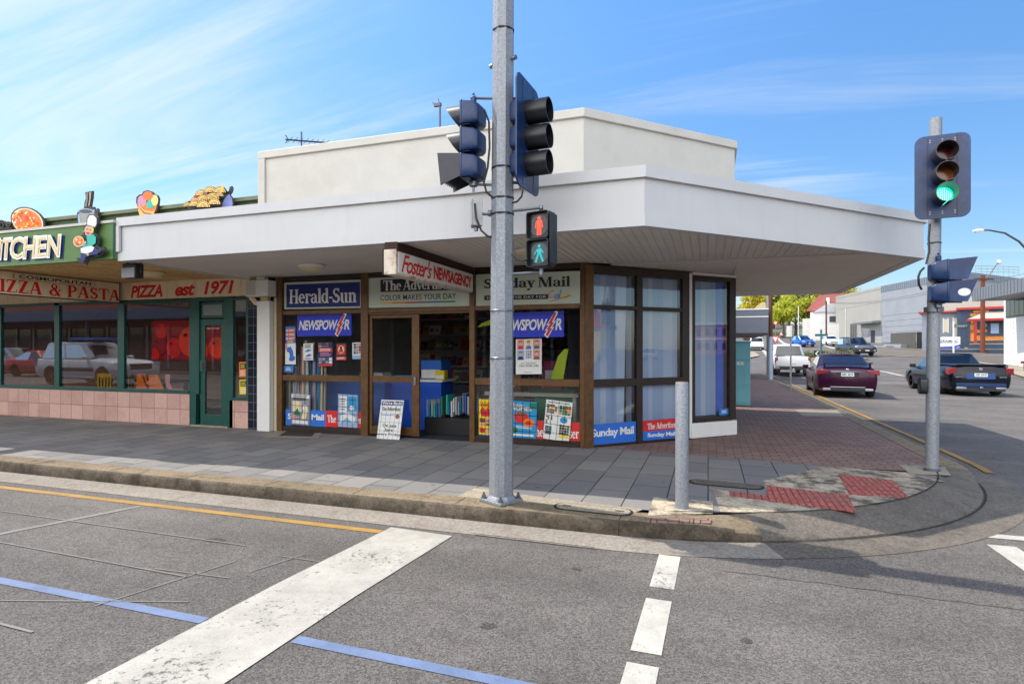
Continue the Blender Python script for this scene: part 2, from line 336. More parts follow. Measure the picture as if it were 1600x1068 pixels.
# ---------------------------------------------------------------- ground materials
def ground_mat(name, col, agg=.35, patch=.16, dirt=(.02, .02, .02, 1), dirt_amt=.35, bump=.5, fine=110, th=(.52, .74)):
    m = bpy.data.materials.new(name); m.use_nodes = True; nt = m.node_tree; L = nt.links; p = nt.nodes['Principled BSDF']
    p.inputs['Roughness'].default_value = .88; p.inputs['Specular IOR Level'].default_value = .25
    g = nn(nt, 'ShaderNodeNewGeometry'); v = g.outputs['Position']
    n1 = nn(nt, 'ShaderNodeTexNoise', Scale=fine, Detail=4, Roughness=.7); L.new(v, n1.inputs['Vector'])
    vo = nn(nt, 'ShaderNodeTexVoronoi', Scale=fine*.75); L.new(v, vo.inputs['Vector'])
    n2 = nn(nt, 'ShaderNodeTexNoise', Scale=.42, Detail=8, Roughness=.66); L.new(v, n2.inputs['Vector'])
    n3 = nn(nt, 'ShaderNodeTexNoise', Scale=5, Detail=6, Roughness=.7); L.new(v, n3.inputs['Vector'])
    a = nn(nt, 'ShaderNodeMapRange'); a.inputs[1].default_value = .3; a.inputs[2].default_value = .7; a.inputs[3].default_value = 1-agg; a.inputs[4].default_value = 1+agg; L.new(n1.outputs[0], a.inputs[0])
    sep = nn(nt, 'ShaderNodeSeparateColor'); L.new(vo.outputs['Color'], sep.inputs[0])
    a2 = nn(nt, 'ShaderNodeMapRange'); a2.inputs[3].default_value = 1-agg*.7; a2.inputs[4].default_value = 1+agg*.9; L.new(sep.outputs[0], a2.inputs[0])
    b = nn(nt, 'ShaderNodeMapRange'); b.inputs[1].default_value = .3; b.inputs[2].default_value = .7; b.inputs[3].default_value = 1-patch; b.inputs[4].default_value = 1+patch; L.new(n2.outputs[0], b.inputs[0])
    q = nn(nt, 'ShaderNodeMath', operation='MULTIPLY'); L.new(a.outputs[0], q.inputs[0]); L.new(b.outputs[0], q.inputs[1])
    mpw = nn(nt, 'ShaderNodeMapping'); mpw.inputs['Scale'].default_value = (.05, 1.1, 1); L.new(v, mpw.inputs[0]); nw = nn(nt, 'ShaderNodeTexNoise', Scale=1.0, Detail=3); L.new(mpw.outputs[0], nw.inputs['Vector'])
    aw = nn(nt, 'ShaderNodeMapRange'); aw.inputs[1].default_value = .3; aw.inputs[2].default_value = .7; aw.inputs[3].default_value = .84; aw.inputs[4].default_value = 1.14; L.new(nw.outputs[0], aw.inputs[0])
    qw = nn(nt, 'ShaderNodeMath', operation='MULTIPLY'); L.new(q.outputs[0], qw.inputs[0]); L.new(aw.outputs[0], qw.inputs[1]); q = qw
    q2 = nn(nt, 'ShaderNodeMath', operation='MULTIPLY'); L.new(q.outputs[0], q2.inputs[0]); L.new(a2.outputs[0], q2.inputs[1])
    sc = nn(nt, 'ShaderNodeVectorMath', operation='SCALE'); sc.inputs[0].default_value = col[:3]; L.new(q2.outputs[0], sc.inputs['Scale'])
    r3 = nn(nt, 'ShaderNodeMapRange'); r3.inputs[1].default_value = th[0]; r3.inputs[2].default_value = th[1]; r3.inputs[4].default_value = dirt_amt; L.new(n3.outputs[0], r3.inputs[0])
    mm = nn(nt, 'ShaderNodeMix', data_type='RGBA'); L.new(r3.outputs[0], mm.inputs[0]); L.new(sc.outputs[0], mm.inputs[6]); mm.inputs[7].default_value = dirt
    src = mm.outputs[2]
    L.new(src, p.inputs['Base Color'])
    bp = nn(nt, 'ShaderNodeBump', Strength=bump, Distance=.006); L.new(n1.outputs[0], bp.inputs['Height']); L.new(bp.outputs[0], p.inputs['Normal'])
    MATS[name] = m; return m
def paving_mat(name, c1, c2, mortar, bw, rh, ms, rot=90, off=.5, dirt=(.03, .03, .03, 1), dirt_amt=.3, zig=0.0, bump=.5, loc=(0, 0, 0), spots=0.0):
    m = bpy.data.materials.new(name); m.use_nodes = True; nt = m.node_tree; L = nt.links; p = nt.nodes['Principled BSDF']
    p.inputs['Roughness'].default_value = .78; p.inputs['Specular IOR Level'].default_value = .3
    g = nn(nt, 'ShaderNodeNewGeometry'); mp = nn(nt, 'ShaderNodeMapping'); mp.inputs['Rotation'].default_value = (0, 0, R(rot)); mp.inputs['Location'].default_value = loc; L.new(g.outputs['Position'], mp.inputs[0])
    vec = mp.outputs[0]
    if zig:
        sp = nn(nt, 'ShaderNodeSeparateXYZ'); L.new(vec, sp.inputs[0])
        pp = nn(nt, 'ShaderNodeMath', operation='PINGPONG'); pp.inputs[1].default_value = bw/4; L.new(sp.outputs[0], pp.inputs[0])
        ad = nn(nt, 'ShaderNodeMath', operation='MULTIPLY_ADD'); ad.inputs[1].default_value = zig; L.new(pp.outputs[0], ad.inputs[0]); L.new(sp.outputs[1], ad.inputs[2])
        cb = nn(nt, 'ShaderNodeCombineXYZ'); L.new(sp.outputs[0], cb.inputs[0]); L.new(ad.outputs[0], cb.inputs[1]); vec = cb.outputs[0]
    br = nn(nt, 'ShaderNodeTexBrick'); br.offset = off; br.inputs['Scale'].default_value = 1; br.inputs['Brick Width'].default_value = bw; br.inputs['Row Height'].default_value = rh; br.inputs['Mortar Size'].default_value = ms; br.inputs['Mortar Smooth'].default_value = .25
    br.inputs['Color1'].default_value = c1; br.inputs['Color2'].default_value = c2; br.inputs['Mortar'].default_value = mortar; L.new(vec, br.inputs['Vector'])
    n1 = nn(nt, 'ShaderNodeTexNoise', Scale=60, Detail=5, Roughness=.7); L.new(g.outputs['Position'], n1.inputs['Vector'])
    n2 = nn(nt, 'ShaderNodeTexNoise', Scale=1.4, Detail=6, Roughness=.65); L.new(g.outputs['Position'], n2.inputs['Vector'])
    a = nn(nt, 'ShaderNodeMapRange'); a.inputs[1].default_value = .3; a.inputs[2].default_value = .7; a.inputs[3].default_value = .8; a.inputs[4].default_value = 1.2; L.new(n1.outputs[0], a.inputs[0])
    sc = nn(nt, 'ShaderNodeVectorMath', operation='SCALE'); L.new(br.outputs[0], sc.inputs[0]); L.new(a.outputs[0], sc.inputs['Scale'])
    r3 = nn(nt, 'ShaderNodeMapRange'); r3.inputs[1].default_value = .48; r3.inputs[2].default_value = .72; r3.inputs[4].default_value = dirt_amt; L.new(n2.outputs[0], r3.inputs[0])
    mm = nn(nt, 'ShaderNodeMix', data_type='RGBA'); L.new(r3.outputs[0], mm.inputs[0]); L.new(sc.outputs[0], mm.inputs[6]); mm.inputs[7].default_value = dirt
    vg = nn(nt, 'ShaderNodeTexVoronoi', Scale=2.3); L.new(g.outputs['Position'], vg.inputs['Vector']); rg = nn(nt, 'ShaderNodeMapRange'); rg.inputs[1].default_value = .045; rg.inputs[2].default_value = .07; rg.inputs[3].default_value = spots; rg.inputs[4].default_value = 0; L.new(vg.outputs['Distance'], rg.inputs[0])
    ms = nn(nt, 'ShaderNodeMix', data_type='RGBA'); L.new(rg.outputs[0], ms.inputs[0]); L.new(mm.outputs[2], ms.inputs[6]); ms.inputs[7].default_value = (.05, .048, .045, 1); mm = ms
    L.new(mm.outputs[2], p.inputs['Base Color'])
    bp = nn(nt, 'ShaderNodeBump', Strength=bump, Distance=.006); bp.invert = True; L.new(br.outputs['Fac'], bp.inputs['Height'])
    b2 = nn(nt, 'ShaderNodeBump', Strength=.25, Distance=.003); L.new(n1.outputs[0], b2.inputs['Height']); L.new(bp.outputs[0], b2.inputs['Normal']); L.new(b2.outputs[0], p.inputs['Normal'])
    MATS[name] = m; return m
def paint_mat(name, col, wear=.5, base=(.075, .072, .068, 1)):
    m = bpy.data.materials.new(name); m.use_nodes = True; nt = m.node_tree; L = nt.links; p = nt.nodes['Principled BSDF']; p.inputs['Roughness'].default_value = .7
    g = nn(nt, 'ShaderNodeNewGeometry')
    n1 = nn(nt, 'ShaderNodeTexNoise', Scale=26, Detail=8, Roughness=.8); L.new(g.outputs['Position'], n1.inputs['Vector'])
    n0 = nn(nt, 'ShaderNodeTexNoise', Scale=1.7, Detail=4); L.new(g.outputs['Position'], n0.inputs['Vector'])
    ad = nn(nt, 'ShaderNodeMath', operation='MULTIPLY_ADD'); ad.inputs[1].default_value = .45; L.new(n0.outputs[0], ad.inputs[0]); L.new(n1.outputs[0], ad.inputs[2])
    r = nn(nt, 'ShaderNodeMapRange'); r.inputs[1].default_value = .97-wear*.35; r.inputs[2].default_value = 1.02-wear*.3; L.new(ad.outputs[0], r.inputs[0])
    n2 = nn(nt, 'ShaderNodeTexNoise', Scale=3, Detail=6, Roughness=.7); L.new(g.outputs['Position'], n2.inputs['Vector'])
    n3 = nn(nt, 'ShaderNodeTexNoise', Scale=130, Detail=3); L.new(g.outputs['Position'], n3.inputs['Vector'])
    a = nn(nt, 'ShaderNodeMapRange'); a.inputs[1].default_value = .3; a.inputs[2].default_value = .7; a.inputs[3].default_value = .72; a.inputs[4].default_value = 1.14; L.new(n2.outputs[0], a.inputs[0])
    a2 = nn(nt, 'ShaderNodeMapRange'); a2.inputs[1].default_value = .3; a2.inputs[2].default_value = .7; a2.inputs[3].default_value = .86; a2.inputs[4].default_value = 1.1; L.new(n3.outputs[0], a2.inputs[0])
    q = nn(nt, 'ShaderNodeMath', operation='MULTIPLY'); L.new(a.outputs[0], q.inputs[0]); L.new(a2.outputs[0], q.inputs[1])
    sc = nn(nt, 'ShaderNodeVectorMath', operation='SCALE'); sc.inputs[0].default_value = col[:3]; L.new(q.outputs[0], sc.inputs['Scale'])
    mm = nn(nt, 'ShaderNodeMix', data_type='RGBA'); L.new(r.outputs[0], mm.inputs[0]); L.new(sc.outputs[0], mm.inputs[6]); mm.inputs[7].default_value = base
    L.new(mm.outputs[2], p.inputs['Base Color'])
    bp = nn(nt, 'ShaderNodeBump', Strength=.4, Distance=.005); L.new(n3.outputs[0], bp.inputs['Height']); L.new(bp.outputs[0], p.inputs['Normal'])
    MATS[name] = m; return m
m_asph = ground_mat('asphalt', (.122, .112, .103), agg=.58, patch=.28, dirt=(.06, .053, .047, 1), dirt_amt=.5, bump=.9, fine=150)
m_asphd = ground_mat('asphalt_dark', (.07, .064, .058), agg=.5, patch=.2, dirt=(.05, .046, .04, 1), dirt_amt=.4, bump=.9, fine=150)
m_gutter = ground_mat('gutter_concrete', (.25, .225, .19), agg=.25, dirt=(.12, .065, .058, 1), dirt_amt=.55, fine=80)
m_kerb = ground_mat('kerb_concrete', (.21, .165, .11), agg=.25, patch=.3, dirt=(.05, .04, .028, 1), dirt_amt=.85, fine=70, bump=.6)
m_kface_shade = ground_mat('kerb_face_shade', (.115, .092, .066), agg=.25, patch=.35, dirt=(.03, .024, .016, 1), dirt_amt=.85, fine=70, bump=.6, th=(.44, .66))  # stained kerb concrete, darkened: the face's shade is put into its colour
m_conc = ground_mat('pad_concrete', (.42, .36, .27), agg=.25, patch=.3, dirt=(.07, .062, .05, 1), dirt_amt=.92, fine=60, th=(.44, .60))
m_concl = ground_mat('slab_concrete', (.31, .27, .205), agg=.25, patch=.2, dirt=(.12, .11, .09, 1), dirt_amt=.5, fine=70)
m_concd = ground_mat('ramp_concrete', (.135, .118, .098), agg=.3, patch=.25, dirt=(.05, .047, .043, 1), dirt_amt=.7, fine=80)
m_slate = paving_mat('slate_pavers', (.150, .148, .150, 1), (.225, .215, .205, 1), (.03, .028, .026, 1), .60, .385, .007, dirt=(.27, .25, .215, 1), dirt_amt=.42, spots=.6)
m_brick = paving_mat('brick_pavers', (.215, .125, .098, 1), (.28, .185, .15, 1), (.045, .034, .028, 1), .23, .115, .007, dirt=(.14, .09, .075, 1), dirt_amt=.45, zig=.55, rot=0)
m_tact = paving_mat('tactile_red', C(184, 106, 96, .95), C(170, 92, 84, .95), C(116, 66, 60), .062, .062, .008, rot=0, off=0., dirt=(.16, .11, .09, 1), dirt_amt=.75, bump=1)
m_white = paint_mat('road_white', (.40, .38, .335), wear=.5)
m_whited = paint_mat('road_white_dash', (.46, .44, .39), wear=.45)
m_faint = paint_mat('road_faint', (.20, .192, .178), wear=.2)
m_yel = paint_mat('road_yellow', C(204, 158, 72, .58), wear=.45)
m_blue = paint_mat('road_blue', C(140, 164, 208, .5), wear=.3)
m_dark = flatmat('dark_gap', (.012, .012, .012), .9)
m_grass = M('grass', C(120, 150, 40, .55), .9, var=.35, scale=.9, bump=.4)
m_iron = M('cast_iron', (.05, .048, .045), .7, .3, var=.3, scale=20, bump=.4, bscale=90)

def sheet(name, pts, mat, dz=0.004, terrain=False):
    mb = MB(mat); f = mb.face([Vector((p[0], p[1], 0)) for p in pts])
    f.normal_update()
    if f.normal.z < 0: f.normal_flip()
    if terrain:
        for y, z in GK[1:-1]:
            bmesh.ops.bisect_plane(mb.bm, geom=mb.bm.verts[:]+mb.bm.edges[:]+mb.bm.faces[:], plane_co=(0, y, 0), plane_no=(0, 1, 0))
    for v in mb.bm.verts: v.co.z = (gz(v.co.y) if terrain else 0) + dz
    return mb.build(name, kind='structure', smooth=False)
def strip(name, pts, w, mat, dz=.004, terrain=False):
    a, b = offs(pts, w/2), offs(pts, -w/2)
    mb = MB(mat)
    if terrain:
        fine = [(p, q) for p, q in zip(a, b)]
    for i in range(len(pts)-1):
        mb.face([(q.x, q.y, (gz(q.y) if terrain else 0)+dz) for q in (a[i], a[i+1], b[i+1], b[i])])
    for f in mb.bm.faces:
        f.normal_update()
        if f.normal.z < 0: f.normal_flip()
    return mb.build(name, kind='structure', smooth=False)
# ---------------------------------------------------------------- ground: one terrain sheet
def build_ground():
    mb = MB(m_asph)
    for (a, za), (b, zb) in zip(GK, GK[1:]):
        for x0, x1 in ((-700, -60), (-60, 60), (60, 700)):
            v = [(x0, a, za), (x1, a, za), (x1, b, zb), (x0, b, zb)]
            mb.face(v)
    bmesh.ops.remove_doubles(mb.bm, verts=mb.bm.verts, dist=.001)
    mb.build('road', kind='structure')
build_ground()
FP = .13                                             # height of the footpath
KY, KX, KR = 4.93, 3.06, 3.93                        # kerb faces along the two streets and the corner radius
KC = Vector((KX-KR, KY+KR))
def kerb_path(n=28):
    P_ = [(-60, KY), (-30, KY), (-16, KY), (-10, KY), (-6, KY), (-3.2, KY), (-1.8, KY), (KC.x, KY)]
    for i in range(1, n): a = R(-90 + 90*i/n); P_.append((KC.x+KR*math.cos(a), KC.y+KR*math.sin(a)))
    P_ += [(KX, KC.y), (KX, 10.5), (KX, 14), (KX, 20), (KX, 26), (KX, 36)]
    return P_
def kerb():
    path = kerb_path(); mb = MB(m_kerb, m_concd, m_kface_shade)
    def drop(i):                                      # 1 on the pram ramp, 0 where the kerb is full height
        p = Vector(path[i]); a = math.degrees(math.atan2(p.y-KC.y, p.x-KC.x))
        if p.x <= KC.x + .01 or p.y >= KC.y-.01: return 0
        return max(0, min(1, (a+78)/13)) * max(0, min(1, (-6-a)/6))
    rings = []
    o0 = offs(path, 0)
    for i, p in enumerate(path):
        k = drop(i)
        prof = [(0, -.02), (-.002-.01*k, .02), (-.012*(1-k)-.02*k, (FP-.022)*(1-k)+.022*k), (-.035*(1-k)-.05*k, (FP+.003)*(1-k)+.034*k), (-.17-.1*k, (FP+.004)*(1-k)+.09*k), (-.30-.12*k, FP+.005), (-.30-.12*k, -.02)]
        ring = []
        for d, z in prof:
            q = offs(path, d)[i]; ring.append((q.x, q.y, z))
        rings.append(ring)
    mb.loft(rings)
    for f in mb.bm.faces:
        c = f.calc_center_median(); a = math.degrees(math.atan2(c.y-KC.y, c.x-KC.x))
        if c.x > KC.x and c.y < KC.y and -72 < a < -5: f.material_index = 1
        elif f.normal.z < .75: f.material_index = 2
    # joints between the kerb stones
    for x in (-2.26, -.72, -3.4, -4.5, -5.6, -6.8, -8.1, -9.4, -10.8):
        mb.prism([(KY-.003, 0), (KY+.017, FP-.02), (KY+.05, FP+.005), (KY+.29, FP+.0065), (KY+.29, 0)], -.0035, .0035, m_dark, Fr((x, 0, 0), (0, 1, 0), (1, 0, 0)))
    for x in (-10.05, -9.8):                          # drain outlets through the kerb
        mb.wbox(x-.07, x+.07, KY-.006, KY+.05, .02, .085, m_dark)
    mb.build('kerb', kind='structure', ang=50)
    # gutter
    g = MB(m_gutter, m_concd); a, b = offs(path, .004), offs(path, .36); n = len(path)
    for i in range(n-1):
        dk = path[i][0] > KC.x-.6
        g.face([(a[i].x, a[i].y, .008), (a[i+1].x, a[i+1].y, .008), (b[i+1].x, b[i+1].y, .004), (b[i].x, b[i].y, .004)], m_concd if dk and path[i][0] > .4 else m_gutter)
    for f in g.bm.faces:
        f.normal_update()
        if f.normal.z < 0: f.normal_flip()
    g.build('gutter', kind='structure', ang=50)
    return path
kpath = kerb_path(); kerb()
def pavement():
    in1, in2 = offs(kpath, -.29), offs(kpath, -.415); inner = [b if (q[0] > KC.x+.05 and q[1] < KC.y-.05) else a for a, b, q in zip(in1, in2, kpath)]
    iy = inner[0].y
    BY = 8.30                                         # slate to the south, brick to the north of this line
    arc = [(p.x, p.y) for p in inner if p.x > -.9]
    # slate footpath along the main street
    sl_ = [(-60, iy), (KC.x, iy)] + [q for q in arc if q[1] < BY] + [(2.85, BY), (-60, BY+.35)]
    sheet('slate_footpath', [(-60, iy)] + [q for q in arc if q[1] < 8.05] + [(1.45, 8.06), (-.2, 8.36), (-1.6, 8.50), (-60, 8.50)], m_slate, FP)
    sheet('brick_footpath', [(-1.6, 8.50), (-.2, 8.36), (1.45, 8.06)] + [q for q in arc if q[1] >= 8.05] + [(.3, 36), (.3, 10.3)], m_brick, FP)
    g = lambda u, v: tuple(G(u, v, FP)[:2])
    rampi = [tuple(q) for q in offs(kpath, -.40)]
    pad = [g(1113, 764), g(1200, 775), g(1193, 751), g(1293, 728.5), g(1416, 738), g(1476, 752)]
    pa = [q for q in rampi if -.1 < q[0] and q[1] < g(1476, 752)[1]]
    sheet('concrete_pad', pad + [q for q in reversed(pa) if q[0] > g(1113, 765)[0]], m_conc, FP+.004)
    t = MB(m_tact)
    quads = [[g(1139, 768), g(1198.6, 775), g(1198.6, 783), g(1141, 775)], [g(1198, 759), g(1325, 774), g(1338, 801), g(1199, 783.2)], [g(1310, 741), g(1395, 751), g(1420, 778), g(1327, 773)]]
    for q in quads:
        t.slab(q[::-1] if True else q, FP+.004, FP+.010)
    for q, nx, ny in zip(quads[1:], (13, 10), (7, 9)):          # raised studs
        for i in range(nx):
            for j in range(ny):
                a, b = (i+.5)/nx, (j+.5)/ny
                p = (Vector(q[0])*(1-a)+Vector(q[1])*a)*(1-b)+(Vector(q[3])*(1-a)+Vector(q[2])*a)*b
                t.lathe([(.016, 0), (.011, .007)], (p.x, p.y, FP+.0095), n=6)
    t.build('tactile_paving', kind='structure')
    sheet('pole_slab', [g(1404, 726), g(1476, 730), g(1486, 743), g(1422, 741)], m_concl, FP+.007)
    sheet('bollard_slab', [g(1021, 777), g(1114, 784), g(1114, 803), g(1012, 806)], m_conc, FP+.007)
    sheet('pole_surround', [g(742, 763), g(864, 779), g(1006, 796), (-.62, 5.23), (-2.36, 5.23)], m_concl, FP+.006)
    sheet('grate_slab', [g(431, 671), g(503, 673), g(497, 685), g(410, 684)], m_concl, FP+.005)
    sheet('brick_pit_cover', [g(1241, 640), g(1308, 641), g(1319, 650), g(1255, 650)], m_concl, FP+.005)
    # row of bricks beside the bollard slab
    b = MB(m_brick)
    for i in range(6):
        u = 1012 + i*17; q = [g(u, 810+.2*i), g(u+15, 811+.2*i), g(u+13, 817+.3*i), g(u-2, 816+.3*i)]
        b.slab(q[::-1], FP, FP+.011)
    b.build('edging_bricks', kind='structure', smooth=False)
    def pill(name, c, L_, W_, ang, mat, label):
        mb = MB(mat, m_dark); n = 10; pts = []
        for sgn in (1, -1):
            for i in range(n+1):
                a = -math.pi/2 + math.pi*i/n; x, y = sgn*((L_-W_)/2 + W_/2*math.cos(a)), sgn*W_/2*math.sin(a); pts.append((x, y))
        rot = Matrix.Rotation(ang, 2)
        big = [tuple(Vector(c)+rot @ Vector((x*(1+.05/L_), y*(1+.05/W_)))) for x, y in pts]; small = [tuple(Vector(c)+rot @ Vector(p)) for p in pts]
        mb.slab(big, FP+.004, FP+.0085, m_dark); mb.slab(small, FP+.006, FP+.014, mat)
        for sx in (-.36, .36):
            q = [tuple(Vector(c)+rot @ Vector((L_*sx+a, b_))) for a, b_ in ((-.04, -.015), (.04, -.015), (.04, .015), (-.04, .015))]
            mb.slab(q, FP+.0145, FP+.0155, m_iron)
        mb.build(name, label=label, cat='pit cover')
    p1, p2 = G(870, 790, FP), G(985, 802, FP); p3, p4 = G(1080, 752, FP), G(1190, 762, FP)
    pill('pit_lid', ((p1+p2)/2)[:2], (p2-p1).length, .19, math.atan2((p2-p1).y, (p2-p1).x), m_concl, 'pale rounded concrete pit lid in the footpath beside the tall octagonal pole')
    pill('pit_lid', ((p3+p4)/2)[:2], (p4-p3).length, .20, math.atan2((p4-p3).y, (p4-p3).x), m_concd, 'dark rounded pit lid beside the red tactile paving')
    mb = MB(m_iron, m_dark); q = [G(u, v, FP) for u, v in ((448, 674), (493, 675), (487, 682), (436, 681))]
    mb.slab([tuple(p[:2]) for p in q[::-1]], FP+.006, FP+.012, m_iron)
    for i in range(9):
        a = (i+.5)/9; p = q[0]*(1-a)+q[1]*a; r_ = q[3]*(1-a)+q[2]*a; dx = .015
        mb.slab([(r_.x, r_.y), (r_.x+dx, r_.y), (p.x+dx, p.y), (p.x, p.y)], FP+.0125, FP+.0135, m_dark)
    mb.build('drain_grate', label='flat iron drain grate in the footpath below the white column', cat='grate')
pavement()
def markings():
    strip('yellow_line', [(-60, 4.385), (-2.70, 4.385)], .085, m_yel)
    strip('stop_line', [(-2.37, 4.50), (-2.46, 3.2), (-2.50, 1.9), (-2.54, -1.2)], .62, m_white, .006)
    strip('blue_line', [(-40, 2.64), (-2.80, 2.62)], .075, m_blue)
    strip('blue_line', [(-2.15, 2.615), (2.5, 2.56)], .075, m_blue)
    for y0, y1 in ((4.60, 3.96), (3.77, 3.09), (2.97, 2.3), (2.1, 1.4), (1.2, .5)):
        strip('crossing_dash', [(-.28+(y0-4.6)*.02, y0), (-.28+(y1-4.6)*.02, y1)], .16, m_whited)
    strip('parking_line', [(-5.45, 4.31), (-5.8, 3.2), (-6.1, 2.66)], .07, m_faint)
    for pts, w in (([(-5.8, 3.14), (-3.45, 3.08)], .02), ([(-8.6, 3.75), (-3.55, 3.72)], .02), ([(-4.6, 2.22), (-3.6, 2.2)], .025), ([(-3.36, 3.42), (-3.6, 2.55)], .014), ([(-3.8, 3.12), (-3.15, 3.16)], .014), ([(-2.96, 3.72), (-3.1, 3.3)], .014), ([(-3.15, 3.62), (-2.75, 3.62)], .014), ([(-4.4, 2.36), (-3.1, 2.78)], .014)):
        strip('chalk_line', pts, w*.75, m_faint, .0065)
    rc = random.Random(4)
    def crack(p0, p1, n, amp, w, m=m_dark):
        pts = []
        for i in range(n+1): q = Vector(p0)*(1-i/n)+Vector(p1)*(i/n); pts.append((q.x+rc.uniform(-amp, amp), q.y+rc.uniform(-amp, amp)))
        strip('road_crack', pts, w, m, .0035)
    crack((.1, 4.42), (3.6, 4.25), 40, .012, .008, m_asphd); 
    def stain(c, rx, ry):
        pts = []
        for i in range(26): a = 2*math.pi*i/26; k = rc.uniform(.75, 1.2); pts.append((c[0]+rx*k*math.cos(a), c[1]+ry*k*math.sin(a)))
        sheet('oil_stain', pts, m_asphd, .0025)
    for c, rx, ry in (((-1.2, 3.1), .05, .04), ((1.4, 3.2), .06, .05), ((.2, 3.4), .03, .03), ((-3.9, 3.75), .09, .05), ((1.9, 2.6), .04, .03), ((-.9, 4.1), .04, .02), ((-1.6, 2.0), .05, .04)): stain(c, rx, ry)
    strip('crossing_line', [(2.12, 5.97), (9, 5.97)], .13, m_whited)
    for y0, y1 in ((5.7, 4.95), (4.6, 3.8)):
        strip('crossing_dash', [(2.25, y0), (2.25, y1)], .2, m_whited)
    strip('stop_bar', [(3.50, 8.15), (6.6, 8.15)], .22, m_whited)
    ky = offs(kpath, .40); pts = [(p.x, p.y) for p, q in zip(ky, kpath) if q[1] > 9.3]
    strip('yellow_line', [(3.40, 8.9), (3.45, 9.4), (3.47, 12), (3.47, 36)], .10, m_yel, .017)
    for dd, zz, ww in ((-.405, FP+.0095, .014), (.012, .0175, .012)):
        e_ = offs(kpath, dd); strip('kerb_joint', [tuple(p) for p, q in zip(e_, kpath) if q[0] > KC.x+.5 and q[1] < KC.y-.5], ww, m_dark, zz)
    strip('gutter_crack', [(-1.9, KY-.36), (-.85, KY-.375)], .012, m_dark, .0165)
    pts = [gp(u, v) for u, v in ((1362, 578), (1385, 582), (1411, 588))]
    strip('lane_line', [p[:2] for p in pts], .3, m_whited, .03, True)
    pts = [gp(u, v) for u, v in ((1215, 528), (1222, 535), (1236, 541))]
    strip('lane_line', [p[:2] for p in pts], .6, m_whited, .04, True)
    pts = [gp(u, v) for u, v in ((1188, 543), (1196, 551), (1200, 558))]
    strip('lane_line', [p[:2] for p in pts], .4, m_whited, .04, True)
    pts = [gp(u, v) for u, v in ((1288, 540), (1305, 545))]
    strip('lane_line', [p[:2] for p in pts], .6, m_whited, .04, True)
    # far footpaths across the side street
    q = [gp(u, v)[:2] for u, v in ((1310, 541), (1376, 541.5), (1480, 545), (1600, 560), (1720, 572), (1720, 590), (1600, 577), (1560, 571), (1470, 558), (1420, 557), (1365, 554))]
    sheet('far_footpath', q, m_concl if False else m_concd, .05, True)
    e = [gp(u, v)[:2] for u, v in ((1365, 554.6), (1420, 557.6), (1470, 558.6), (1560, 571.6))]
    strip('far_kerb', e, .5, m_concl, .06, True)
    q = [gp(u, v)[:2] for u, v in ((1155, 548), (1180, 551), (1187, 557), (1160, 562), (1148, 566), (1146, 548))]
    sheet('traffic_island', q, m_concl, .1, True)
    q = [gp(u, v)[:2] for u, v in ((1575, 571), (1720, 580), (1720, 604), (1600, 590.5), (1576, 583))]
    sheet('far_footpath', q, m_concl, .06, True)
    q = [gp(u, v)[:2] for u, v in ((1196, 523), (1216, 522), (1238, 523), (1276, 524.5), (1276, 520), (1238, 519), (1196, 518))]
    sheet('grass_verge', q, m_grass, .08, True)
    q = [gp(u, v)[:2] for u, v in ((1150, 600), (1209, 596), (1207, 586), (1150, 585))]
    sheet('side_road_patch', q, m_gutter, .012, False)
markings()
# ---------------------------------------------------------------- building materials
m_wht = M('painted_render', C(224, 220, 210, .69), .55, var=.05, scale=2.2, bump=.7, bscale=7, dirt=C(176, 166, 146, .8), dirt_amt=.2, dscale=.9)
m_fas = M('fascia_paint', C(227, 227, 227, .71), .42, var=.03, scale=1.6, dirt=C(160, 158, 155, .9), dirt_amt=.10, streak=True)
m_trim = M('white_trim', C(224, 222, 216), .5, var=.03)
m_brown = M('bronze_frame', (.13, .062, .02), .42, .25, var=.3, scale=12, spec=.5)
m_browndk = M('dark_bronze_frame', (.032, .019, .013), .45, .2, var=.2, scale=12)
m_green = M('green_frame', C(20, 78, 68, .9), .4, var=.15, scale=10)
m_gfas = M('green_signboard', C(92, 132, 68, .75), .5, var=.14, scale=2.5, dirt=C(120, 140, 60, .6), dirt_amt=.35, streak=True)
m_gpar = M('green_parapet', C(62, 92, 66, .75), .6, var=.15, scale=3, dirt=C(50, 55, 40, .6), dirt_amt=.5, streak=True)
m_cream = M('cream_signboard', C(240, 222, 190, .97), .5, var=.06, scale=3, dirt=C(150, 120, 80, .8), dirt_amt=.35, streak=True)
m_red = flatmat('red_lettering', C(215, 22, 26, 1)); m_redp = flatmat('red_print', C(214, 38, 38, .9)); m_bluep = flatmat('blue_print', C(42, 112, 210, .9))
m_blued = flatmat('deep_blue_print', C(10, 30, 165, .8)); m_navy = flatmat('navy_print', C(16, 38, 120, .8)); m_black = flatmat('black_print', (.012, .012, .013))
m_paper = flatmat('white_print', C(232, 232, 228, .92)); m_pale = flatmat('pale_sign_panel', C(205, 215, 196, .85)); m_oran = flatmat('orange_print', C(240, 125, 40, .9)); m_yelp = flatmat('yellow_print', C(240, 210, 30, .9))
m_cyan = flatmat('cyan_print', C(40, 150, 205, .85)); m_pinkp = flatmat('pink_print', C(226, 150, 160, .85)); m_lime = flatmat('lime_print', C(190, 215, 30, .85)); m_greenp = flatmat('green_print', C(22, 125, 75, .75)); m_grey = flatmat('grey_print', C(140, 142, 145)); m_dgrey = flatmat('dark_grey_print', C(70, 70, 74)); m_brnp = flatmat('brown_print', C(130, 85, 50)); m_skin = flatmat('skin_print', C(226, 178, 150, .9)); m_teal = flatmat('turquoise_print', C(50, 190, 170, .85)); m_creamp = flatmat('cream_print', C(238, 220, 180, .9)); m_lblue = flatmat('light_blue_print', C(150, 180, 215, .9))
